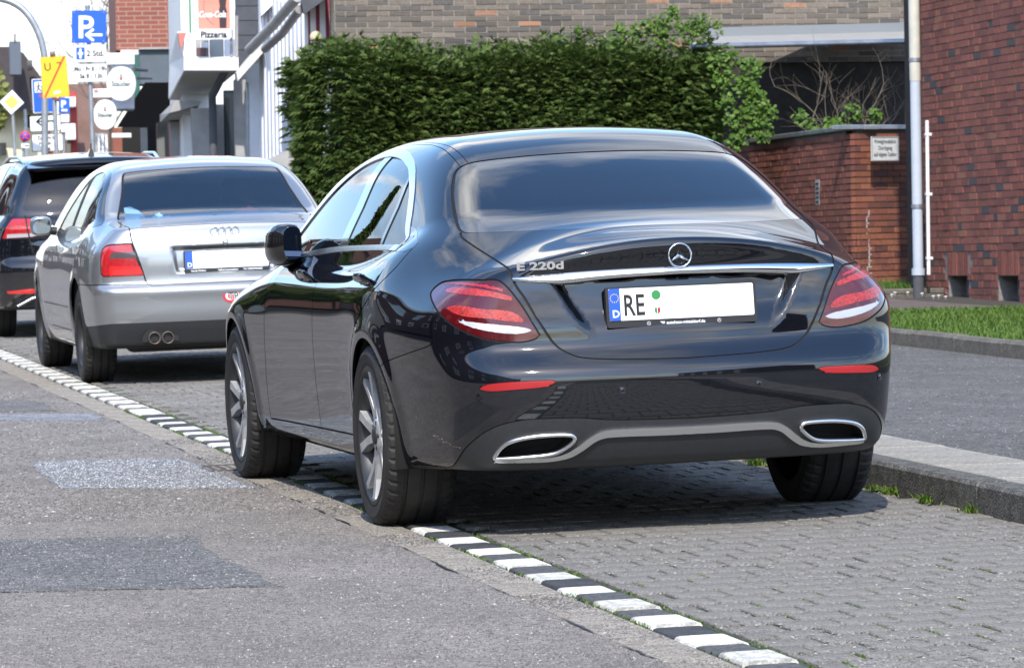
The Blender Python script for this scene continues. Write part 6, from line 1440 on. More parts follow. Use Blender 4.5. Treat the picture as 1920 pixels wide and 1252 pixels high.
        m1 = MB(); m1.tube([(sg*.80, 2.0, .945), (sg*.85, 1.97, .955), (sg*.88, 1.93, .975)], [.045, .04, .04], 12); m1.build('mirror_foot', MT['gloss_black'], mir)
        m1 = MB(); Mm = face_M((sg*.868, 1.738, 1.02), (sg, -.55, 0), (.0, 0, 1)); m1.prism([(.046*math.copysign(abs(math.cos(a))**.6, math.cos(a)), .066*math.copysign(abs(math.sin(a))**.6, math.sin(a))) for a in np.linspace(0, 2*np.pi, 28, endpoint=False)], Mm, .004*sg); m1.build('mirror_glass', MT['mirror'], mir)
    skin_obj('grille', s.take([19], -.006, 0, 'both'), MT['black_plastic'], root)
    # pale scrape on the left rear bumper corner
    rc = random.Random(8); m1 = MB()
    for _ in range(22):
        t = rc.random(); q = np.array([-.845+.06*t, -.70-.19*t, .362-.045*t+rc.uniform(-.008, .008)]); ln = rc.uniform(.006, .018)
        p, nn = F_at(merc_F, [q], .0006); p2, n2 = F_at(merc_F, [q+np.array([.3, -.9, -.25])*ln], .0006); w = np.array([0, 0, rc.uniform(.0004, .0010)])
        m1.add([tuple(p[0]), tuple(p2[0]), tuple(p2[0]+w), tuple(p[0]+w)], [(0, 1, 2, 3)])
    tag(m1.build('scrape_marks', pbr('scraped_primer', (.42, .36, .28), .8), bump), kind='stuff')
    # ---- wheels
    for sd_ in (-1, 1):
        wheel(root, sd_*.792, 0, .340, .262, .250, 'twin', sd_); wheel(root, sd_*.795, 2.939, .338, .245, .250, 'twin', sd_)
    arch_liner(root, 0, .318, .375, .52, .905); arch_liner(root, 2.939, .318, .375, .52, .90)
    # dark cabin floor and seats behind the tinted panes
    m1 = MB(); m1.box(-.68, .68, .1, 2.5, .42, .62); m1.box(-.62, .62, -.45, .35, .88, .93); m1.build('cabin_floor', MT['seat'], root)
    for x in (-.38, .38):
        m1 = MB(); m1.box(x-.13, x+.13, .16, .24, .98, 1.12, bev=.03); m1.build('head_rest', MT['seat'], root)
    # ---- badges and plate
    M0 = lambda x, z, off: (lambda pn: face_M(pn[0][0], np.cross([0, 0, 1], pn[1][0])*-1 if np.cross([0, 0, 1], pn[1][0])[0] < 0 else np.cross([0, 0, 1], pn[1][0]), (0, 0, 1)))(on_rear(merc_F, x, z, off))
    Ms = M0(0.0, .968, .004)
    m1 = MB()
    a = np.linspace(0, 2*np.pi, 41); m1.tube([tuple(Ms @ Vector((.041*math.cos(t), .041*math.sin(t), .003))) for t in a], .0035, 8, False)
    for k in range(3):
        t = math.pi/2+k*2*math.pi/3; d = Vector((math.cos(t), math.sin(t), 0)); p = Vector((-d.y, d.x, 0))
        v = [Ms @ q for q in (d*.041, p*.0075+d*.004, Vector((0, 0, .009)), -p*.0075+d*.004)]
        m1.add([tuple(x) for x in v], [(0, 1, 2), (0, 2, 3)])
    m1.build('star_badge', MT['chrome'], lido)
    M_ = M0(-.475, .935, .003)
    M_.translation = M_ @ Vector((-.098, .002, 0))
    text_obj('badge_lettering', 'E 220d', .037, MT['chrome'], M_, lido, .003, 'LEFT', 1.62, .0013)
    Mp = face_M((0, -1.047, .802), (1, 0, 0), (0, .10, 1))
    rr = lambda w, h, r, n=5: [(sx*(w-r)+r*math.cos(a), sy*(h-r)+r*math.sin(a)) for sx, sy, a0 in ((1, 1, 0), (-1, 1, 90), (-1, -1, 180), (1, -1, 270)) for a in [R(a0+90*i/n) for i in range(n+1)]]
    T_ = lambda x, y, z=0: Mp @ Matrix.Translation((x, y, z))
    m1 = MB(); m1.prism(rr(.272, .071, .009), T_(0, -.008, -.022), .022); pl = m1.build('number_plate', MT['black_plastic'], root)
    m1 = MB(); m1.prism(rr(.262, .056, .006), T_(0, .001, .0002), .0022); m1.build('plate_face', MT['white'], pl)
    m1 = MB(); m1.prism([(-.262, -.050), (-.257, -.055), (-.222, -.055), (-.222, .057), (-.257, .057), (-.262, .052)], T_(0, 0, .0025), .0009); m1.build('euro_band', MT['blue'], pl)
    text_obj('band_letter', 'D', .036, MT['white'], T_(-.2525, -.043, .0036), pl, .0003, 'LEFT', 1, .0008)
    m1 = MB()
    for k in range(12):
        t = 2*math.pi*k/12; c = (-.242+.0145*math.cos(t), .024+.0145*math.sin(t)); m1.prism([(c[0]+(.0028 if i % 2 == 0 else .0012)*math.cos(math.pi*i/5+math.pi/2), c[1]+(.0028 if i % 2 == 0 else .0012)*math.sin(math.pi*i/5+math.pi/2)) for i in range(10)], T_(0, 0, .0034), .0004)
    m1.build('band_stars', MT['yellow'], pl)
    text_obj('plate_lettering', 'RE', .104, MT['black'], T_(-.212, -.0375, .0026), pl, .0007, 'LEFT', .69, .0015)
    circ = lambda r, n=28: [(r*math.cos(t), r*math.sin(t)) for t in np.linspace(0, 2*np.pi, n, endpoint=False)]
    m1 = MB(); m1.prism(circ(.0165), T_(-.091, .030, .0024), .0008); m1.build('green_sticker', MT['green'], pl)
    m1 = MB(); m1.prism(circ(.0215), T_(-.089, -.026, .0024), .0007); st = m1.build('round_seal', MT['chrome_soft'], pl)
    m1 = MB(); m1.prism(circ(.019), T_(-.089, -.026, .0031), .0003); m1.build('seal_face', MT['white'], pl)
    m1 = MB(); m1.prism([(-.010, .010), (-.010, -.004), (-.003, -.012), (-.001, -.010), (-.001, .010)], T_(-.089, -.025, .0034), .0003); m1.build('crest_green', MT['green'], pl)
    m1 = MB(); m1.prism([(.001, .010), (.001, -.010), (.004, -.012), (.010, -.004), (.010, .010)], T_(-.089, -.025, .0034), .0003); m1.build('crest_red', MT['red_refl'], pl)
    text_obj('frame_lettering', 'autohaus-mitteldorf.de', .0155, MT['white'], T_(-.058, -.0735, .0002), pl, .0003, 'LEFT', .98, .0003)
    m1 = MB()
    for x in (-.122, .133):
        a = np.linspace(0, 2*np.pi, 21); m1.tube([tuple(T_(x, -.0685, .0006) @ Vector((.0062*math.cos(t), .0062*math.sin(t), 0))) for t in a], .0006, 6, False)
        for k in range(3):
            t = math.pi/2+k*2*math.pi/3; m1.tube([tuple(T_(x, -.0685, .0006) @ Vector((0, 0, 0))), tuple(T_(x, -.0685, .0006) @ Vector((.006*math.cos(t), .006*math.sin(t), 0)))], .0006, 6)
    for k in range(3): m1.prism([(-.082+.003*k, -.0635-.003*k), (-.064, -.0635-.003*k), (-.064, -.0652-.003*k), (-.080+.003*k, -.0652-.003*k)], T_(0, 0, .0002), .0004)
    m1.build('frame_emblem', MT['white'], pl)
    return root
DARK_SALOON = build_dark_saloon()
# ------------------------------------------------------------------ silver saloon
A_plan = spl([-1.25, -1.0, -.85, -.65, -.3, 0, 1.3, 2.6, 3.0, 3.3, 3.6], [.62, .765, .812, .842, .860, .866, .866, .858, .82, .72, .55])
A_sec = spl([.1, .2, .3, .40, .48, .60, .72, .80, .86, .91, .95, 1.0, 1.1], [.10, .06, .03, .012, .004, .0, .003, .012, .028, .05, .075, .11, .22])
A_rear = spl([.15, .25, .32, .385, .45, .55, .605, .632, .66, .75, .85, .92, .965, .99, 1.05], [-.86, -.90, -.935, -.962, -.975, -.982, -.976, -.95, -.942, -.942, -.932, -.915, -.905, -.905, -.90])
A_deck = spl([-1.1, -.95, -.85, -.65, -.42, 0, 1.8, 2.3, 2.7, 3.1, 3.4, 3.6], [.975, .99, 1.0, 1.018, 1.042, 1.0, .97, .945, .89, .81, .70, .55])
A_roof = spl([-.9, -.7, -.55, -.42, -.25, -.1, .02, .14, .3, .6, .95, 1.3, 1.6, 1.9, 2.2, 2.5], [.77, .885, .97, 1.044, 1.145, 1.233, 1.302, 1.356, 1.395, 1.422, 1.430, 1.415, 1.362, 1.23, 1.07, .90])
A_side = spl([.85, .95, 1.0, 1.1, 1.2, 1.3, 1.36, 1.42, 1.5], [.81, .785, .768, .728, .682, .628, .590, .545, .48])
def audi_F(x, y, z):
    ax = np.abs(x); x2 = x*x
    gs = ax-(A_plan(y)-A_sec(z)-.05*sstep(.8, 1.0, z)*sstep(-.2, -.8, y))
    for yc in (0., 2.617):
        r = np.sqrt((y-yc)**2+(z-.30)**2); gs = gs-.012*np.exp(-((r-.35)/.05)**2)
    gs = gs-.006*np.exp(-((z-.455)/.022)**2)*sstep(.3, .5, y)*sstep(2.3, 2.1, y)       # rubbing strip
    rec = .03*sstep(-.012, .022, (.315+.02*(z-.71)/.13)-ax)*sstep(.690, .715, z)*sstep(.862, .836, z)
    gr = (A_rear(z)+.13*x2+.08*x2*x2+rec)-y
    gt = (z-(A_deck(y)-.05*x2))*.9
    gf = y-(3.46-.26*x2-.4*np.maximum(z-.5, 0))
    low = smax(gs, gr, .10); low = smax(low, gf, .2); low = smax(low, gt, .03+.05*sstep(-.8, -.3, y)); low = smax(low, .20+.03*sstep(.4, -.8, y)-z, .04)
    gg = smax((ax-(A_side(z)-.03*sstep(.3, -.6, y)))*.9, (z-(A_roof(y)-.115*x2))*.86, .10)
    gg = smax(gg, np.maximum(np.maximum(-.62-y, y-2.5), .82-z), .06)
    return smin(low, gg, .015+.05*sstep(.2, -.2, y))
def euro_plate(root, M, face_w=.262, name_label=None, small=None):
    rr = lambda w, h, r, n=4: [(sx*(w-r)+r*math.cos(a), sy*(h-r)+r*math.sin(a)) for sx, sy, a0 in ((1, 1, 0), (-1, 1, 90), (-1, -1, 180), (1, -1, 270)) for a in [R(a0+90*i/n) for i in range(n+1)]]
    T_ = lambda x, y, z=0: M @ Matrix.Translation((x, y, z))
    b = MB(); b.prism(rr(.270, .068, .006), T_(0, -.006, -.012), .012); pl = b.build('number_plate', MT['black_plastic'], root)
    b = MB(); b.prism(rr(.262, .055, .006), T_(0, .002, .0002), .0022); b.build('plate_face', MT['white'], pl)
    b = MB(); b.prism([(-.262, -.052), (-.216, -.052), (-.216, .056), (-.262, .056)], T_(0, .001, .0025), .0009); b.build('euro_band', MT['blue'], pl)
    text_obj('band_letter', 'D', .04, MT['white'], T_(-.251, -.042, .0036), pl, .0003, 'LEFT', 1, .001)
    if small: 
        for tx, x in small: text_obj('frame_lettering', tx, .017, MT['white'], T_(x, -.072, .0003), pl, .0003, 'LEFT', .95, .0003)
    return pl

def build_silver_saloon():
    root = empty('parked_car', rf(.572, 12.81, 0), (0, -TILT, -.029))
    tag(root, 'silver saloon with red TR oval sticker and see-through rear window, second car in the row', 'car', 'cars parked along the kerb')
    s = Skin(audi_F, (-.03, -1.12, .12), (.95, 3.6, 1.5), .018)
    F = audi_F; P = MT['paint_silver']
    W_ = lambda V: np.stack([V[:, 0], V[:, 1]+V[:, 2]], 1); Ul = lambda V: np.stack([.85*V[:, 0]+.5*V[:, 1], V[:, 2]], 1)
    s.cut(s.V[:, 0]); k = s.cent()[:, 0] > 0; s.T = s.T[k]; s.lab = s.lab[k]
    for yc in (-.06, 2.617):
        a = np.linspace(0, 2*np.pi, 50, endpoint=False); s.region(lambda c, n, yc=yc: (c[:, 0] > .45) & (np.abs(c[:, 1]-yc) < .6) & (c[:, 2] < .8), np.stack([yc+.352*np.cos(a), .325+.352*np.sin(a)], 1), YZ, 30)
    k = s.lab != 30; s.T = s.T[k]; s.lab = s.lab[k]
    c, n = s.cent(), s.fnorm(); s.lab[(n[:, 2] < -.75) & (c[:, 2] < .33)] = 23
    dlo = crom([(-.40, 1.004), (.2, .992), (.95, .972), (1.5, .953), (1.78, .945), (1.70, .995), (1.42, 1.135), (1.15, 1.255), (.90, 1.335), (.70, 1.362), (.52, 1.362), (.25, 1.333), (.075, 1.270), (-.067, 1.183), (-.25, 1.075)], 6, True)
    s.region(SIDE, dlo, YZ, 2)
    pane = crom([(-.20, 1.020), (.2, 1.010), (.95, .990), (1.45, .972), (1.62, .970), (1.55, 1.03), (1.36, 1.13), (1.12, 1.235), (.88, 1.314), (.70, 1.339), (.52, 1.339), (.28, 1.312), (.11, 1.252), (-.01, 1.175), (-.13, 1.09)], 6, True)
    s.region(SIDE, pane, YZ, 3, only=(2,))
    s.region(SIDE, np.array([(.80, .5), (.80, 1.15), (.86, 1.5), (.95, 1.5), (.89, 1.15), (.90, .5)]), YZ, 5, only=(3,)); s.region(SIDE, np.array([(.90, .5), (.89, 1.15), (.95, 1.5), (4, 1.5), (4, .5)]), YZ, 4, only=(3,)); s.region(SIDE, np.array([(.05, .9), (.10, 1.4), (.13, 1.4), (.085, .9)]), YZ, 6, only=(3,))
    rw = crom([(-.608, .625), (-.575, .88), (-.539, 1.131), (-.502, 1.455), (-.472, 1.487), (-.275, 1.482), (0, 1.478), (.275, 1.482), (.472, 1.487), (.502, 1.455), (.539, 1.131), (.575, .88), (.608, .625), (.57, .598), (.34, .574), (.1, .556), (-.1, .556), (-.34, .574), (-.57, .598)], 5, True)
    rsel = lambda c, n: (c[:, 1] < .5) & (c[:, 1] > -.7) & (c[:, 2] > .97) & (n[:, 2] > .25)
    s.region(rsel, rw, W_, 1); s.seam(rsel, rw, W_, 13, .007, only=(0, 1), closed=True)
    ws = crom([(-.5, 1.50), (0, 1.53), (.5, 1.50), (.60, 1.72), (.70, 2.05), (.72, 2.18), (0, 2.30), (-.72, 2.18), (-.7, 2.05), (-.6, 1.72)], 5, True)
    s.region(lambda c, n: (c[:, 1] > 1.2) & (c[:, 1] < 2.5) & (c[:, 2] > .85) & (n[:, 2] > .3), ws, lambda V: V[:, :2], 17)
    U = lambda L_: [(.85*a+.5*b, z) for a, b, z in L_]
    lsel = lambda c, n: (c[:, 1] < -.5) & (c[:, 0] > .4) & (c[:, 2] > .6) & (c[:, 2] < 1)
    tl = np.array(U([(.776, -.819, .700), (.776, -.815, .80), (.765, -.805, .855), (.745, -.812, .876), (.715, -.826, .885), (.584, -.869, .888), (.521, -.900, .690), (.764, -.829, .688)]))
    s.region(lsel, tl, Ul, 7); s.region(lsel, np.array(U([(.714, -.845, .837), (.568, -.884, .835), (.557, -.89, .796), (.720, -.85, .797)])), Ul, 9, only=(7,)); s.region(lsel, np.array(U([(.726, -.85, .750), (.540, -.896, .747), (.522, -.9, .690), (.730, -.849, .690)])), Ul, 8, only=(7,))
    s.seam(lsel, tl, Ul, 13, .004, only=(0, 7), closed=True)
    le = crom([(.617, .58), (.612, .44), (.592, .262), (.588, .10), (.580, .03), (.554, -.08), (.520, -.204), (.503, -.268), (.47, -.305), (.35, -.318), (.15, -.33), (0, -.333)], 5)
    esel = lambda c, n: (c[:, 1] < -.3) & (c[:, 2] > .5) & (c[:, 2] < 1.1)
    s.region(esel, np.concatenate([le, le[::-1]*[-1, 1], [(-.34, .566), (0, .55), (.34, .566)]]), W_, 10, only=(0,)); s.seam(esel, le, W_, 13, .004, only=(0, 10))
    bs = crom([(.66, .600), (.62, .629), (.45, .634), (.20, .636), (-.05, .632), (-.2, .632)], 4)
    bsel = lambda c, n: (c[:, 1] < -.2) & (c[:, 2] < .75)
    s.region(bsel, np.concatenate([bs, [(-.75, .628), (-.75, 0), (1, 0), (1, .5)]]), Ul, 11, only=(0,)); s.seam(bsel, bs, Ul, 13, .003, only=(0, 11))
    s.region(bsel, np.array([(1, .355), (.45, .37), (.19, .391), (-.75, .391), (-.75, 0), (1, 0)]), Ul, 12, only=(11, 0))
    df = crom([(1.70, .95), (1.735, .80), (1.76, .62), (1.80, .45), (1.80, .32)], 4); db = crom([(.86, .99), (.85, .80), (.85, .5), (.86, .32)], 4); dr = crom([(-.03, 1.0), (-.10, .90), (-.07, .82), (.05, .73), (.22, .64), (.33, .50), (.36, .32)], 5)
    s.region(SIDE, np.concatenate([df, db[::-1]]), YZ, 14, only=(0,)); s.region(SIDE, np.concatenate([db, dr[::-1]]), YZ, 15, only=(0,))
    for cv in (df, db, dr, np.array([(1.8, .32), (.36, .32)])): s.seam(SIDE, cv, YZ, 13, .003, only=(0, 14, 15))
    fsel = lambda c, n: (c[:, 1] > 2.9) & (c[:, 2] > .3)
    s.region(fsel, np.array([(.36, .66), (.40, .56), (.66, .58), (.72, .66), (.62, .69)]), XZ, 18); s.region(fsel, np.array([(-.1, .66), (.30, .66), (.24, .54), (-.1, .54)]), XZ, 19)
    body = skin_obj('body', s.take([0], 0, .012, 'both'), P, root); skin_obj('panel_gap', s.take([13], -.004, 0, 'both'), MT['gap'], body); skin_obj('underbody', s.take([23], 0, 0, 'both'), MT['black_plastic'], root)
    skin_obj('rear_window', s.take([1], -.003, 0, 'both'), MT['glass_clear'], root); skin_obj('windscreen', s.take([17], -.003, 0, 'both'), MT['glass_clear'], root)
    lid = skin_obj('boot_lid', s.take([10], 0, .012, 'both'), P, root); bum = skin_obj('rear_bumper', s.take([11], 0, .012, 'both'), P, root); skirt = skin_obj('bumper_skirt', s.take([12], -.002, .01, 'both'), MT['dark_plastic'], root)
    for sd_ in (-1, None):
        sg = -1 if sd_ == -1 else 1
        fr = skin_obj('window_trim', s.take([2], .002, .006, sd_), MT['gloss_black'], root); skin_obj('pillar_trim', s.take([5], .001, .004, sd_), MT['black_plastic'], fr); skin_obj('quarter_bar', s.take([6], .001, .004, sd_), MT['black_plastic'], fr)
        for lab, nm, y0 in ((14, 'front_door', 1.02), (15, 'rear_door', .06)):
            d = skin_obj(nm, s.take([lab], 0, .012, sd_), P, root); skin_obj('window', s.take([4 if lab == 14 else 3], -.003, 0, sd_), MT['glass_clear_side'], d)
            p, nn = F_at(F, [(.85, y0+.09, .845)], .012); b = MB(); b.box(-.09, .09, -.022, .022, -.012, .014, face_M(p[0]*[sg, 1, 1], (0, 1, 0), (0, 0, 1)), bev=.006); b.build('door_handle', P, d)
        lamp = skin_obj('tail_light', s.take([7], -.001, .008, sd_), MT['red_lamp'], root); skin_obj('reverse_light', s.take([9], -.001, .002, sd_), MT['smoke_lamp'], lamp); skin_obj('lower_lamp_band', s.take([8], -.001, .002, sd_), MT['red_lamp2'], lamp)
        skin_obj('head_light', s.take([18], 0, .004, sd_), MT['reverse'], root)
        V = []; nu, nv = 18, 10; f_ = lambda v: math.copysign(abs(v)**.65, v)
        for i in range(nv+1):
            for j in range(nu):
                th, ph = math.pi*i/nv, 2*math.pi*j/nu; x, y, z = f_(math.sin(th)*math.cos(ph)), f_(math.cos(th)), f_(math.sin(th)*math.sin(ph)); V.append((sg*(.895+.075*x), max(1.69, 1.74+.075*y*(1-.25*abs(x))), .995+.066*z))
        b = MB(); b.add(V, [(i*nu+j, i*nu+(j+1) % nu, (i+1)*nu+(j+1) % nu, (i+1)*nu+j) for i in range(nv) for j in range(nu)], True); mr = b.build('door_mirror', P, root)
        b = MB(); b.tube([(sg*.79, 1.74, .955), (sg*.86, 1.74, .965)], .028, 10); b.build('mirror_foot', MT['black_plastic'], mr)
        b = MB(); b.prism([(.060*f_(math.cos(a)), .052*f_(math.sin(a))) for a in np.linspace(0, 2*np.pi, 24, endpoint=False)], face_M((sg*.895, 1.688, .995), (1, 0, 0), (0, 0, 1)), .002); b.build('mirror_glass', MT['mirror'], mr)
        wheel(root, sg*.745, -.06, .318, .205, .205, 'steel', sg); wheel(root, sg*.745, 2.617, .318, .205, .205, 'steel', sg)
        p, nn = F_at(F, [(.84, 2.05, .72)], .003); b = MB(); b.box(-.03, .03, -.014, .014, -.002, .004, face_M(p[0]*[sg, 1, 1], (0, 1, 0), (0, 0, 1)), bev=.002); b.build('side_repeater', MT['orange_lamp'], root)
    skin_obj('grille', s.take([19], -.004, 0, 'both'), MT['black_plastic'], root)
    arch_liner(root, -.06, .325, .355, .46, .845); arch_liner(root, 2.617, .325, .355, .46, .835)
    # badge of four rings, lock, plate, sticker
    p, nn = on_rear(F, 0, .945, .004); b = MB(); a = np.linspace(0, 2*np.pi, 33)
    for i in range(4):
        cx_ = -.0635+.0423*i; b.tube([(cx_+.0265*math.cos(t), p[0][1]-.001*(i % 2), .945+.0265*math.sin(t)) for t in a], .0042, 8, False)
    b.build('ring_badge', MT['chrome_soft'], lid)
    b = MB(); b.lathe([(0, .012), (.013, .012), (.016, .006), (.020, 0)], 18, face_M((0, -.925, .873), (1, 0, 0), (0, 0, 1))); b.build('boot_lock', MT['chrome_soft'], lid)
    euro_plate(root, face_M((.003, -.937, .768), (1, 0, 0), (0, .12, 1)), small=(('Handy Döther', -.23), ('Velbert-Langenberg', -.06), ('Tel. 02052/962020', .10)))
    q, nn = on_rear(F, .027, .538, .001); Mo = face_M(q[0], (1, 0, 0), (0, 0, 1)); ell = lambda a_, b_: [(a_*math.cos(t), b_*math.sin(t)) for t in np.linspace(0, 2*np.pi, 32, endpoint=False)]
    b = MB(); b.prism(ell(.066, .044), Mo, .0012); stk = b.build('oval_sticker', MT['sticker_red'], root)
    b = MB(); b.prism([(-.022+.026*math.cos(t), .026*math.sin(t)) for t in np.linspace(.9, 2*np.pi-.9, 18)]+[(-.014+.020*math.cos(t), .020*math.sin(t)) for t in np.linspace(2*np.pi-1., 1., 18)], Mo @ Matrix.Translation((0, 0, .0012)), .0006); b.build('crescent_print', MT['white'], stk)
    text_obj('sticker_outline', 'TR', .062, MT['white'], Mo @ Matrix.Translation((-.031, -.022, .0013)), stk, .0005, 'LEFT', .95, .0045); text_obj('sticker_letters', 'TR', .062, MT['black'], Mo @ Matrix.Translation((-.031, -.022, .0021)), stk, .0005, 'LEFT', .95, .0005)
    # twin tail pipes in their cut-out
    b = MB(); b.prism([(.115*math.cos(t), .075*math.sin(t)) for t in np.linspace(-.25, math.pi+.25, 22)], face_M((-.43, -.898, .288), (1, 0, 0), (0, 0, 1)), .012); b.build('exhaust_cutout', MT['black'], skirt)
    for x in (-.470, -.386):
        b = MB(); Mt = face_M((x, -.93, .293), (1, 0, 0), (0, 0, 1)); b.lathe([(.0, -.10), (.030, -.10), (.032, 0), (.036, .003), (.039, 0), (.039, -.16)], 24, Mt); b.build('tail_pipe', MT['rusty_pipe'], root)
    b = MB(); b.box(-.62, .35, -.72, -.45, .20, .30, bev=.04); b.build('silencer', MT['black_plastic'], root)
    # cabin seen through the rear window
    b = MB(); b.box(-.64, .64, -.60, -.02, .975, .99); b.build('parcel_shelf', pbr('grey_shelf', (.10, .095, .09), .9), root)
    b = MB(); b.box(-.66, .66, -.05, .10, .45, .985, bev=.03); b.build('rear_seat', MT['seat'], root); b = MB(); b.box(-.72, .72, 0, 2.2, .3, .42); b.build('cabin_floor', MT['seat'], root)
    for x in (-.36, .36):
        b = MB(); b.box(x-.24, x+.24, .88, 1.0, .45, 1.08, bev=.06); b.build('front_seat', MT['seat'], root); b = MB(); b.box(x-.12, x+.12, .84, .93, 1.10, 1.27, bev=.035); b.build('head_rest', MT['seat'], root)
    b = MB(); b.box(-.70, .70, 1.75, 2.1, .75, .97, bev=.05); b.build('dashboard', MT['black_plastic'], root); b = MB(); b.box(-.1, .1, 1.62, 1.65, 1.27, 1.33, bev=.01); b.build('interior_mirror', MT['black_plastic'], root)
    return root
MT['red_lamp'] = pbr('red_tail_lamp', (.40, .012, .016), .15, 0, 1., bump=(120, .3, .003), noise=(40, .25)); MT['red_lamp2'] = pbr('deep_red_lamp', (.62, .02, .02), .18, 0, 1., bump=(160, .3, .003)); MT['smoke_lamp'] = pbr('smoked_lamp', (.07, .055, .055), .15, 0, 1., bump=(140, .3, .003)); MT['orange_lamp'] = pbr('orange_lamp', (.75, .16, .02), .2, 0, 1.); MT['sticker_red'] = pbr('red_sticker', (.58, .03, .045), .4); MT['rusty_pipe'] = pbr('rusty_pipe', (.15, .12, .10), .5, .7, noise=(30, .35))
SILVER = build_silver_saloon()
def in_car(root, p): return tuple(root.matrix_basis @ Vector(p))
# things lying on the parcel shelf (each a thing of its own)
def cloth(name, label, cat, o, pts, col, seed):
    rc = random.Random(seed); r = empty(name, in_car(SILVER, o), SILVER.rotation_euler); tag(r, label, cat); nx, ny = 14, 8; V = []
    for j in range(ny+1):
        for i in range(nx+1): u, v = i/nx, j/ny; V.append((pts[0]*(u-.5), pts[1]*(v-.5), .004+pts[2]*(math.sin(u*3.1)**2*math.sin(v*3.1))*(.6+.4*math.sin(u*13+v*7))+rc.uniform(0, .006)))
    b = MB(); b.add(V, [(j*(nx+1)+i, j*(nx+1)+i+1, (j+1)*(nx+1)+i+1, (j+1)*(nx+1)+i) for j in range(ny) for i in range(nx)], True); b.build('fabric', pbr(name+'_fabric', col, .8), r); return r
cloth('crumpled_cloth', 'crumpled pale blue cloth on the silver car parcel shelf', 'cloth', (-.33, -.38, .99), (.24, .14, .09), (.22, .42, .66), 1)
cloth('cushion', 'dark red cushion on the right of the silver car parcel shelf', 'cushion', (.30, -.20, .99), (.56, .24, .11), (.16, .03, .03), 2)
r = empty('cap', in_car(SILVER, (-.50, -.33, .99)), SILVER.rotation_euler); tag(r, 'upright pale blue cap leaning at the left of the silver car rear window', 'cap')
b = MB(); b.add([(-.05, .02, 0), (.09, -.03, 0), (.075, -.03, .05), (.03, -.01, .10), (-.02, .0, .125), (-.055, .02, .12)], [(0, 1, 2, 3, 4, 5)]); b.add([(-.05, .045, 0), (.09, 0, 0), (.075, -.0, .05), (.03, .02, .10), (-.02, .03, .125), (-.055, .045, .12)], [(5, 4, 3, 2, 1, 0)]); b.build('crown', pbr('blue_cap', (.20, .38, .62), .8), r); b = MB(); b.box(-.03, .13, -.09, .0, .0, .012, bev=.004); b.build('peak', pbr('blue_peak', (.16, .32, .55), .8), r)
# ------------------------------------------------------------------ black off-road estate
S_plan = spl([-1.1, -.95, -.8, -.6, 0, 1.3, 2.6, 3.1, 3.4, 3.7], [.72, .82, .86, .89, .915, .915, .905, .86, .76, .6])
S_sec = spl([.15, .25, .4, .55, .7, .85, .95, 1.02, 1.08, 1.2], [.09, .05, .02, .005, .0, .008, .03, .055, .085, .16])
S_rear = spl([.2, .3, .45, .58, .68, .72, .8, .95, 1.02, 1.05, 1.2, 1.45, 1.60, 1.68], [-.84, -.90, -.945, -.955, -.94, -.915, -.905, -.89, -.88, -.855, -.79, -.66, -.60, -.62])
S_roof = spl([-1.2, -.7, -.3, .3, .9, 1.5, 1.9, 2.3, 2.7, 3.1], [1.54, 1.605, 1.642, 1.672, 1.672, 1.64, 1.56, 1.36, 1.12, .9])
S_side = spl([.9, 1.03, 1.1, 1.25, 1.4, 1.55, 1.65, 1.75], [.875, .845, .825, .775, .715, .645, .585, .51])
S_hood = spl([1.5, 2.2, 2.7, 3.1, 3.45, 3.7], [1.10, 1.09, 1.03, .96, .84, .6])
def suv_F(x, y, z):
    z = z*1.1
    ax = np.abs(x); x2 = x*x
    gs = ax-(S_plan(y)-S_sec(z))
    for yc in (0., 2.68):
        r = np.sqrt((y-yc)**2+(z-.35)**2); gs = gs-.014*np.exp(-((r-.40)/.05)**2)
    gr = (S_rear(z)+.14*x2+.12*x2*x2)-y
    gf = y-(3.60-.3*x2-.4*np.maximum(z-.6, 0))
    top = z-np.where(y > 1.5, S_hood(y), 1.10)
    low = smax(gs, gr, .11); low = smax(low, gf, .2); low = smax(low, top*.9-.0*x, .06); low = smax(low, .26-z, .04)
    gg = smax((ax-(S_side(z)-.05*sstep(.3, -.7, y)))*.9, (z-(S_roof(y)-.10*x2))*.9, .10); gg = smax(gg, gr, .10); gg = smax(gg, np.maximum(.9-z, y-3.0), .06)
    return smin(low, gg, .03)
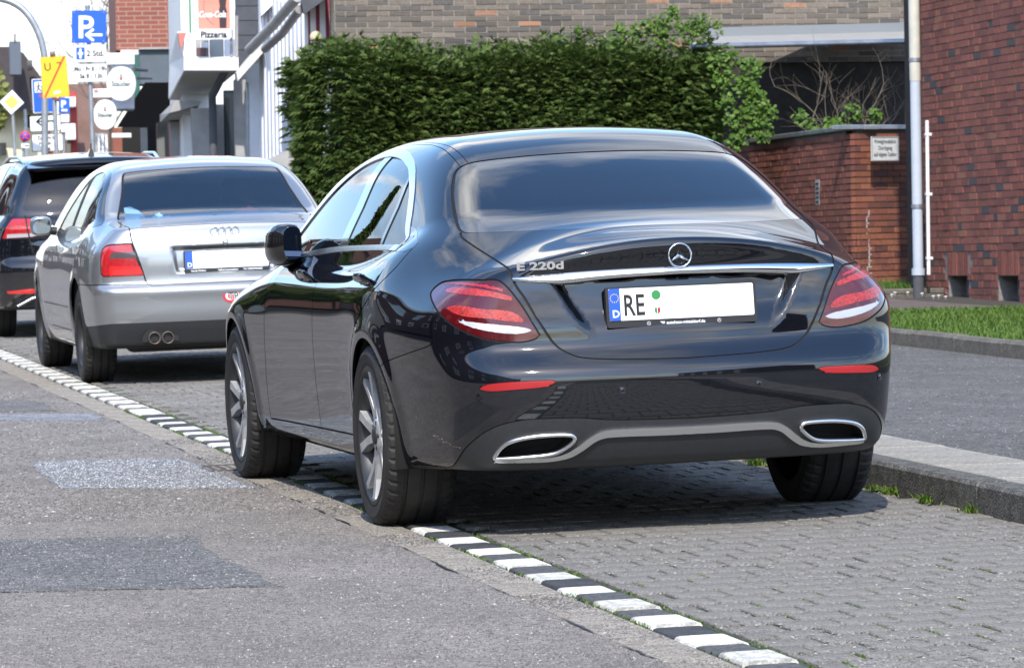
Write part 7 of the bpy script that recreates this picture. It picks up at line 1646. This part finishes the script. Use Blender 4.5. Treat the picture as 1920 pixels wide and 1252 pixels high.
def build_black_estate():
    root = empty('parked_car', rf(1.08, 22.0, 0), (0, -TILT, -.03))
    tag(root, 'black hatchback with roof rails and shark-fin aerial, cut off by the left edge', 'car', 'cars parked along the kerb')
    F = suv_F; P = MT['paint_suv']; s = Skin(F, (-.03, -1.1, .15), (1.0, 3.75, 1.6), .022)
    Ul = lambda V: np.stack([.85*V[:, 0]+.5*V[:, 1], V[:, 2]], 1); U = lambda L_: [(.85*a+.5*b, z) for a, b, z in L_]
    s.cut(s.V[:, 0]); k = s.cent()[:, 0] > 0; s.T = s.T[k]; s.lab = s.lab[k]
    for yc in (0., 2.68):
        a = np.linspace(0, 2*np.pi, 50, endpoint=False); s.region(lambda c, n, yc=yc: (c[:, 0] > .5) & (np.abs(c[:, 1]-yc) < .6) & (c[:, 2] < .8), np.stack([yc+.37*np.cos(a), .32+.37*np.sin(a)], 1), YZ, 30)
    k = s.lab != 30; s.T = s.T[k]; s.lab = s.lab[k]
    c, n = s.cent(), s.fnorm(); s.lab[(n[:, 2] < -.75) & (c[:, 2] < .33)] = 23
    s.region(SIDE, crom([(-.35, 1.02), (.6, 1.0), (1.6, .98), (2.35, .96), (2.1, 1.12), (1.8, 1.28), (1.4, 1.385), (.8, 1.425), (.2, 1.425), (-.3, 1.39), (-.50, 1.30), (-.48, 1.12)], 5, True), YZ, 3)
    for y0 in (.28, 1.15): s.region(SIDE, np.array([(y0, .8), (y0+.03, 1.5), (y0+.09, 1.5), (y0+.08, .8)]), YZ, 5, only=(3,))
    rsel = lambda c, n: (c[:, 1] < -.2) & (n[:, 1] < -.2)
    s.region(rsel, crom([(-.62, 1.055), (-.60, 1.15), (-.53, 1.32), (-.46, 1.375), (0, 1.39), (.46, 1.375), (.53, 1.32), (.60, 1.15), (.62, 1.055), (0, 1.045)], 5, True), XZ, 1)
    s.region(rsel, np.array([(-.1, 1.39), (.47, 1.377), (.52, 1.36), (.52, 1.42), (-.1, 1.43)]), XZ, 6)
    lsel = lambda c, n: (c[:, 1] < -.4) & (c[:, 2] > .7) & (c[:, 2] < 1.05)
    x0 = LAMP = [(.812, -.733, .829), (.772, -.746, .926), (.735, -.72, .975), (.715, -.725, .992), (.594, -.769, .988), (.447, -.81, .976), (.42, -.868, .864), (.50, -.85, .852), (.575, -.835, .836)]
    s.region(lsel, np.array(U(LAMP)), Ul, 7); s.region(lsel, np.array(U([(.776, -.76, .864), (.43, -.862, .868), (.50, -.85, .852), (.586, -.833, .837), (.775, -.765, .834)])), Ul, 9, only=(7,)); s.region(lsel, np.array(U([(.745, -.73, .955), (.45, -.81, .955), (.44, -.84, .90), (.77, -.75, .90)])), Ul, 8, only=(7,))
    s.seam(lsel, np.array([(.615, 1.01), (.61, .90), (.59, .80), (.57, .68)]), XZ, 13, .006, only=None)
    s.region(lambda c, n: (c[:, 1] < -.5) & (c[:, 2] < .55), np.array([(.47, .408), (.62, .41), (.80, .395), (.79, .375), (.62, .37), (.47, .385)]), XZ, 16); s.region(lambda c, n: (c[:, 1] < -.3) & (c[:, 2] < .5), np.array([(-.1, .34), (.5, .34), (.68, .27), (.9, .25), (.9, 0), (-.1, 0)]), XZ, 12, only=(0,))
    body = skin_obj('body', s.take([0], 0, .012, 'both'), P, root); skin_obj('panel_gap', s.take([13], -.003, 0, 'both'), MT['gap'], body); skin_obj('underbody', s.take([23], 0, 0, 'both'), MT['black_plastic'], root)
    skin_obj('rear_window', s.take([1], -.003, 0, 'both'), MT['glass_side'], root); skin_obj('lower_bumper', s.take([12], 0, .01, 'both'), MT['dark_plastic'], root)
    b = MB(); b.hexa([(-.57, -.68, 1.375), (.57, -.68, 1.375), (.55, -.40, 1.40), (-.55, -.40, 1.40)], [(-.575, -.70, 1.40), (.575, -.70, 1.40), (.555, -.36, 1.452), (-.555, -.36, 1.452)]); b.build('roof_spoiler', P, root)
    for sd_ in (-1, None):
        sg = -1 if sd_ == -1 else 1
        w = skin_obj('side_window', s.take([3], -.003, 0, sd_), MT['glass_dark_side'], root); skin_obj('pillar_trim', s.take([5], .001, .004, sd_), MT['gloss_black'], w)
        lamp = skin_obj('tail_light', s.take([7], -.001, .008, sd_), MT['red_lamp'], root); skin_obj('brake_light_bar', s.take([8], -.001, .002, sd_), MT['led'], lamp); skin_obj('reverse_light', s.take([9], -.001, .002, sd_), MT['reverse'], lamp)
        skin_obj('rear_reflector', s.take([16], .001, .004, sd_), MT['red_lamp2'], root)
        b = MB(); P3 = [F_at(F, [(.60, y, 1.5)], 0)[0][0] for y in (-.30, .1, .8, 1.5)]; b.tube([tuple((p+[0, 0, .035 if 0 < i < 3 else 0])*[sg, 1, 1]) for i, p in enumerate(P3)], .014, 8); b.build('roof_rail', MT['chrome_soft'], root)
        b = MB(); b.tube([(sg*.72, -.86, .27), (sg*.60, -.87, .33), (sg*.50, -.875, .35), (sg*.40, -.88, .352)], .012, 6); b.build('exhaust_trim', MT['chrome_soft'], root)
        wheel(root, sg*.785, 0, .33, .215, .215, 'steel', sg); wheel(root, sg*.785, 2.68, .33, .215, .215, 'steel', sg)
        V = []; nu, nv = 14, 8
        for i in range(nv+1):
            for j in range(nu): th, ph = math.pi*i/nv, 2*math.pi*j/nu; V.append((sg*(1.0+.10*math.sin(th)*math.cos(ph)), 1.9+.08*math.cos(th), 1.02+.075*math.sin(th)*math.sin(ph)))
        b = MB(); b.add(V, [(i*nu+j, i*nu+(j+1) % nu, (i+1)*nu+(j+1) % nu, (i+1)*nu+j) for i in range(nv) for j in range(nu)], True); b.tube([(sg*.85, 1.92, .96), (sg*.98, 1.9, .98)], .03, 8); b.build('door_mirror', P, root)
    arch_liner(root, 0, .32, .375, .5, .89); arch_liner(root, 2.68, .32, .375, .5, .88)
    zr = F_at(F, [(0, -.25, 1.5)], 0)[0][0]; b = MB(); b.hexa([(-.03, -.30, zr[2]-.01), (.03, -.30, zr[2]-.01), (.022, -.10, zr[2]+.0), (-.022, -.10, zr[2]+.0)], [(-.008, -.30, zr[2]+.055), (.008, -.30, zr[2]+.055), (.006, -.16, zr[2]+.02), (-.006, -.16, zr[2]+.02)]); b.tube([(0, -.29, zr[2]+.03), (0, -.31, zr[2]+.095)], .005, 6); b.build('aerial', MT['gloss_black'], root)
    q, nn = on_rear(F, -.36, .755, .004); text_obj('badge_lettering', 'Go', .075, MT['chrome_soft'], face_M(q[0]-np.array([.12, 0, 0]), (1, -.1, 0), (0, 0, 1)), root, .004, 'LEFT', 1.1, .002)
    b = MB(); b.box(-.72, .72, -.3, 2.4, .35, .5); b.build('cabin_floor', MT['seat'], root)
    for x in (-.36, .36):
        for y in (.15, 1.05): b = MB(); b.box(x-.24, x+.24, y, y+.13, .5, 1.02, bev=.06); b.build('seat', MT['seat'], root); b = MB(); b.box(x-.13, x+.13, y+.01, y+.11, 1.04, 1.20, bev=.04); b.build('head_rest', MT['seat'], root)
    return root
BLACK = build_black_estate()
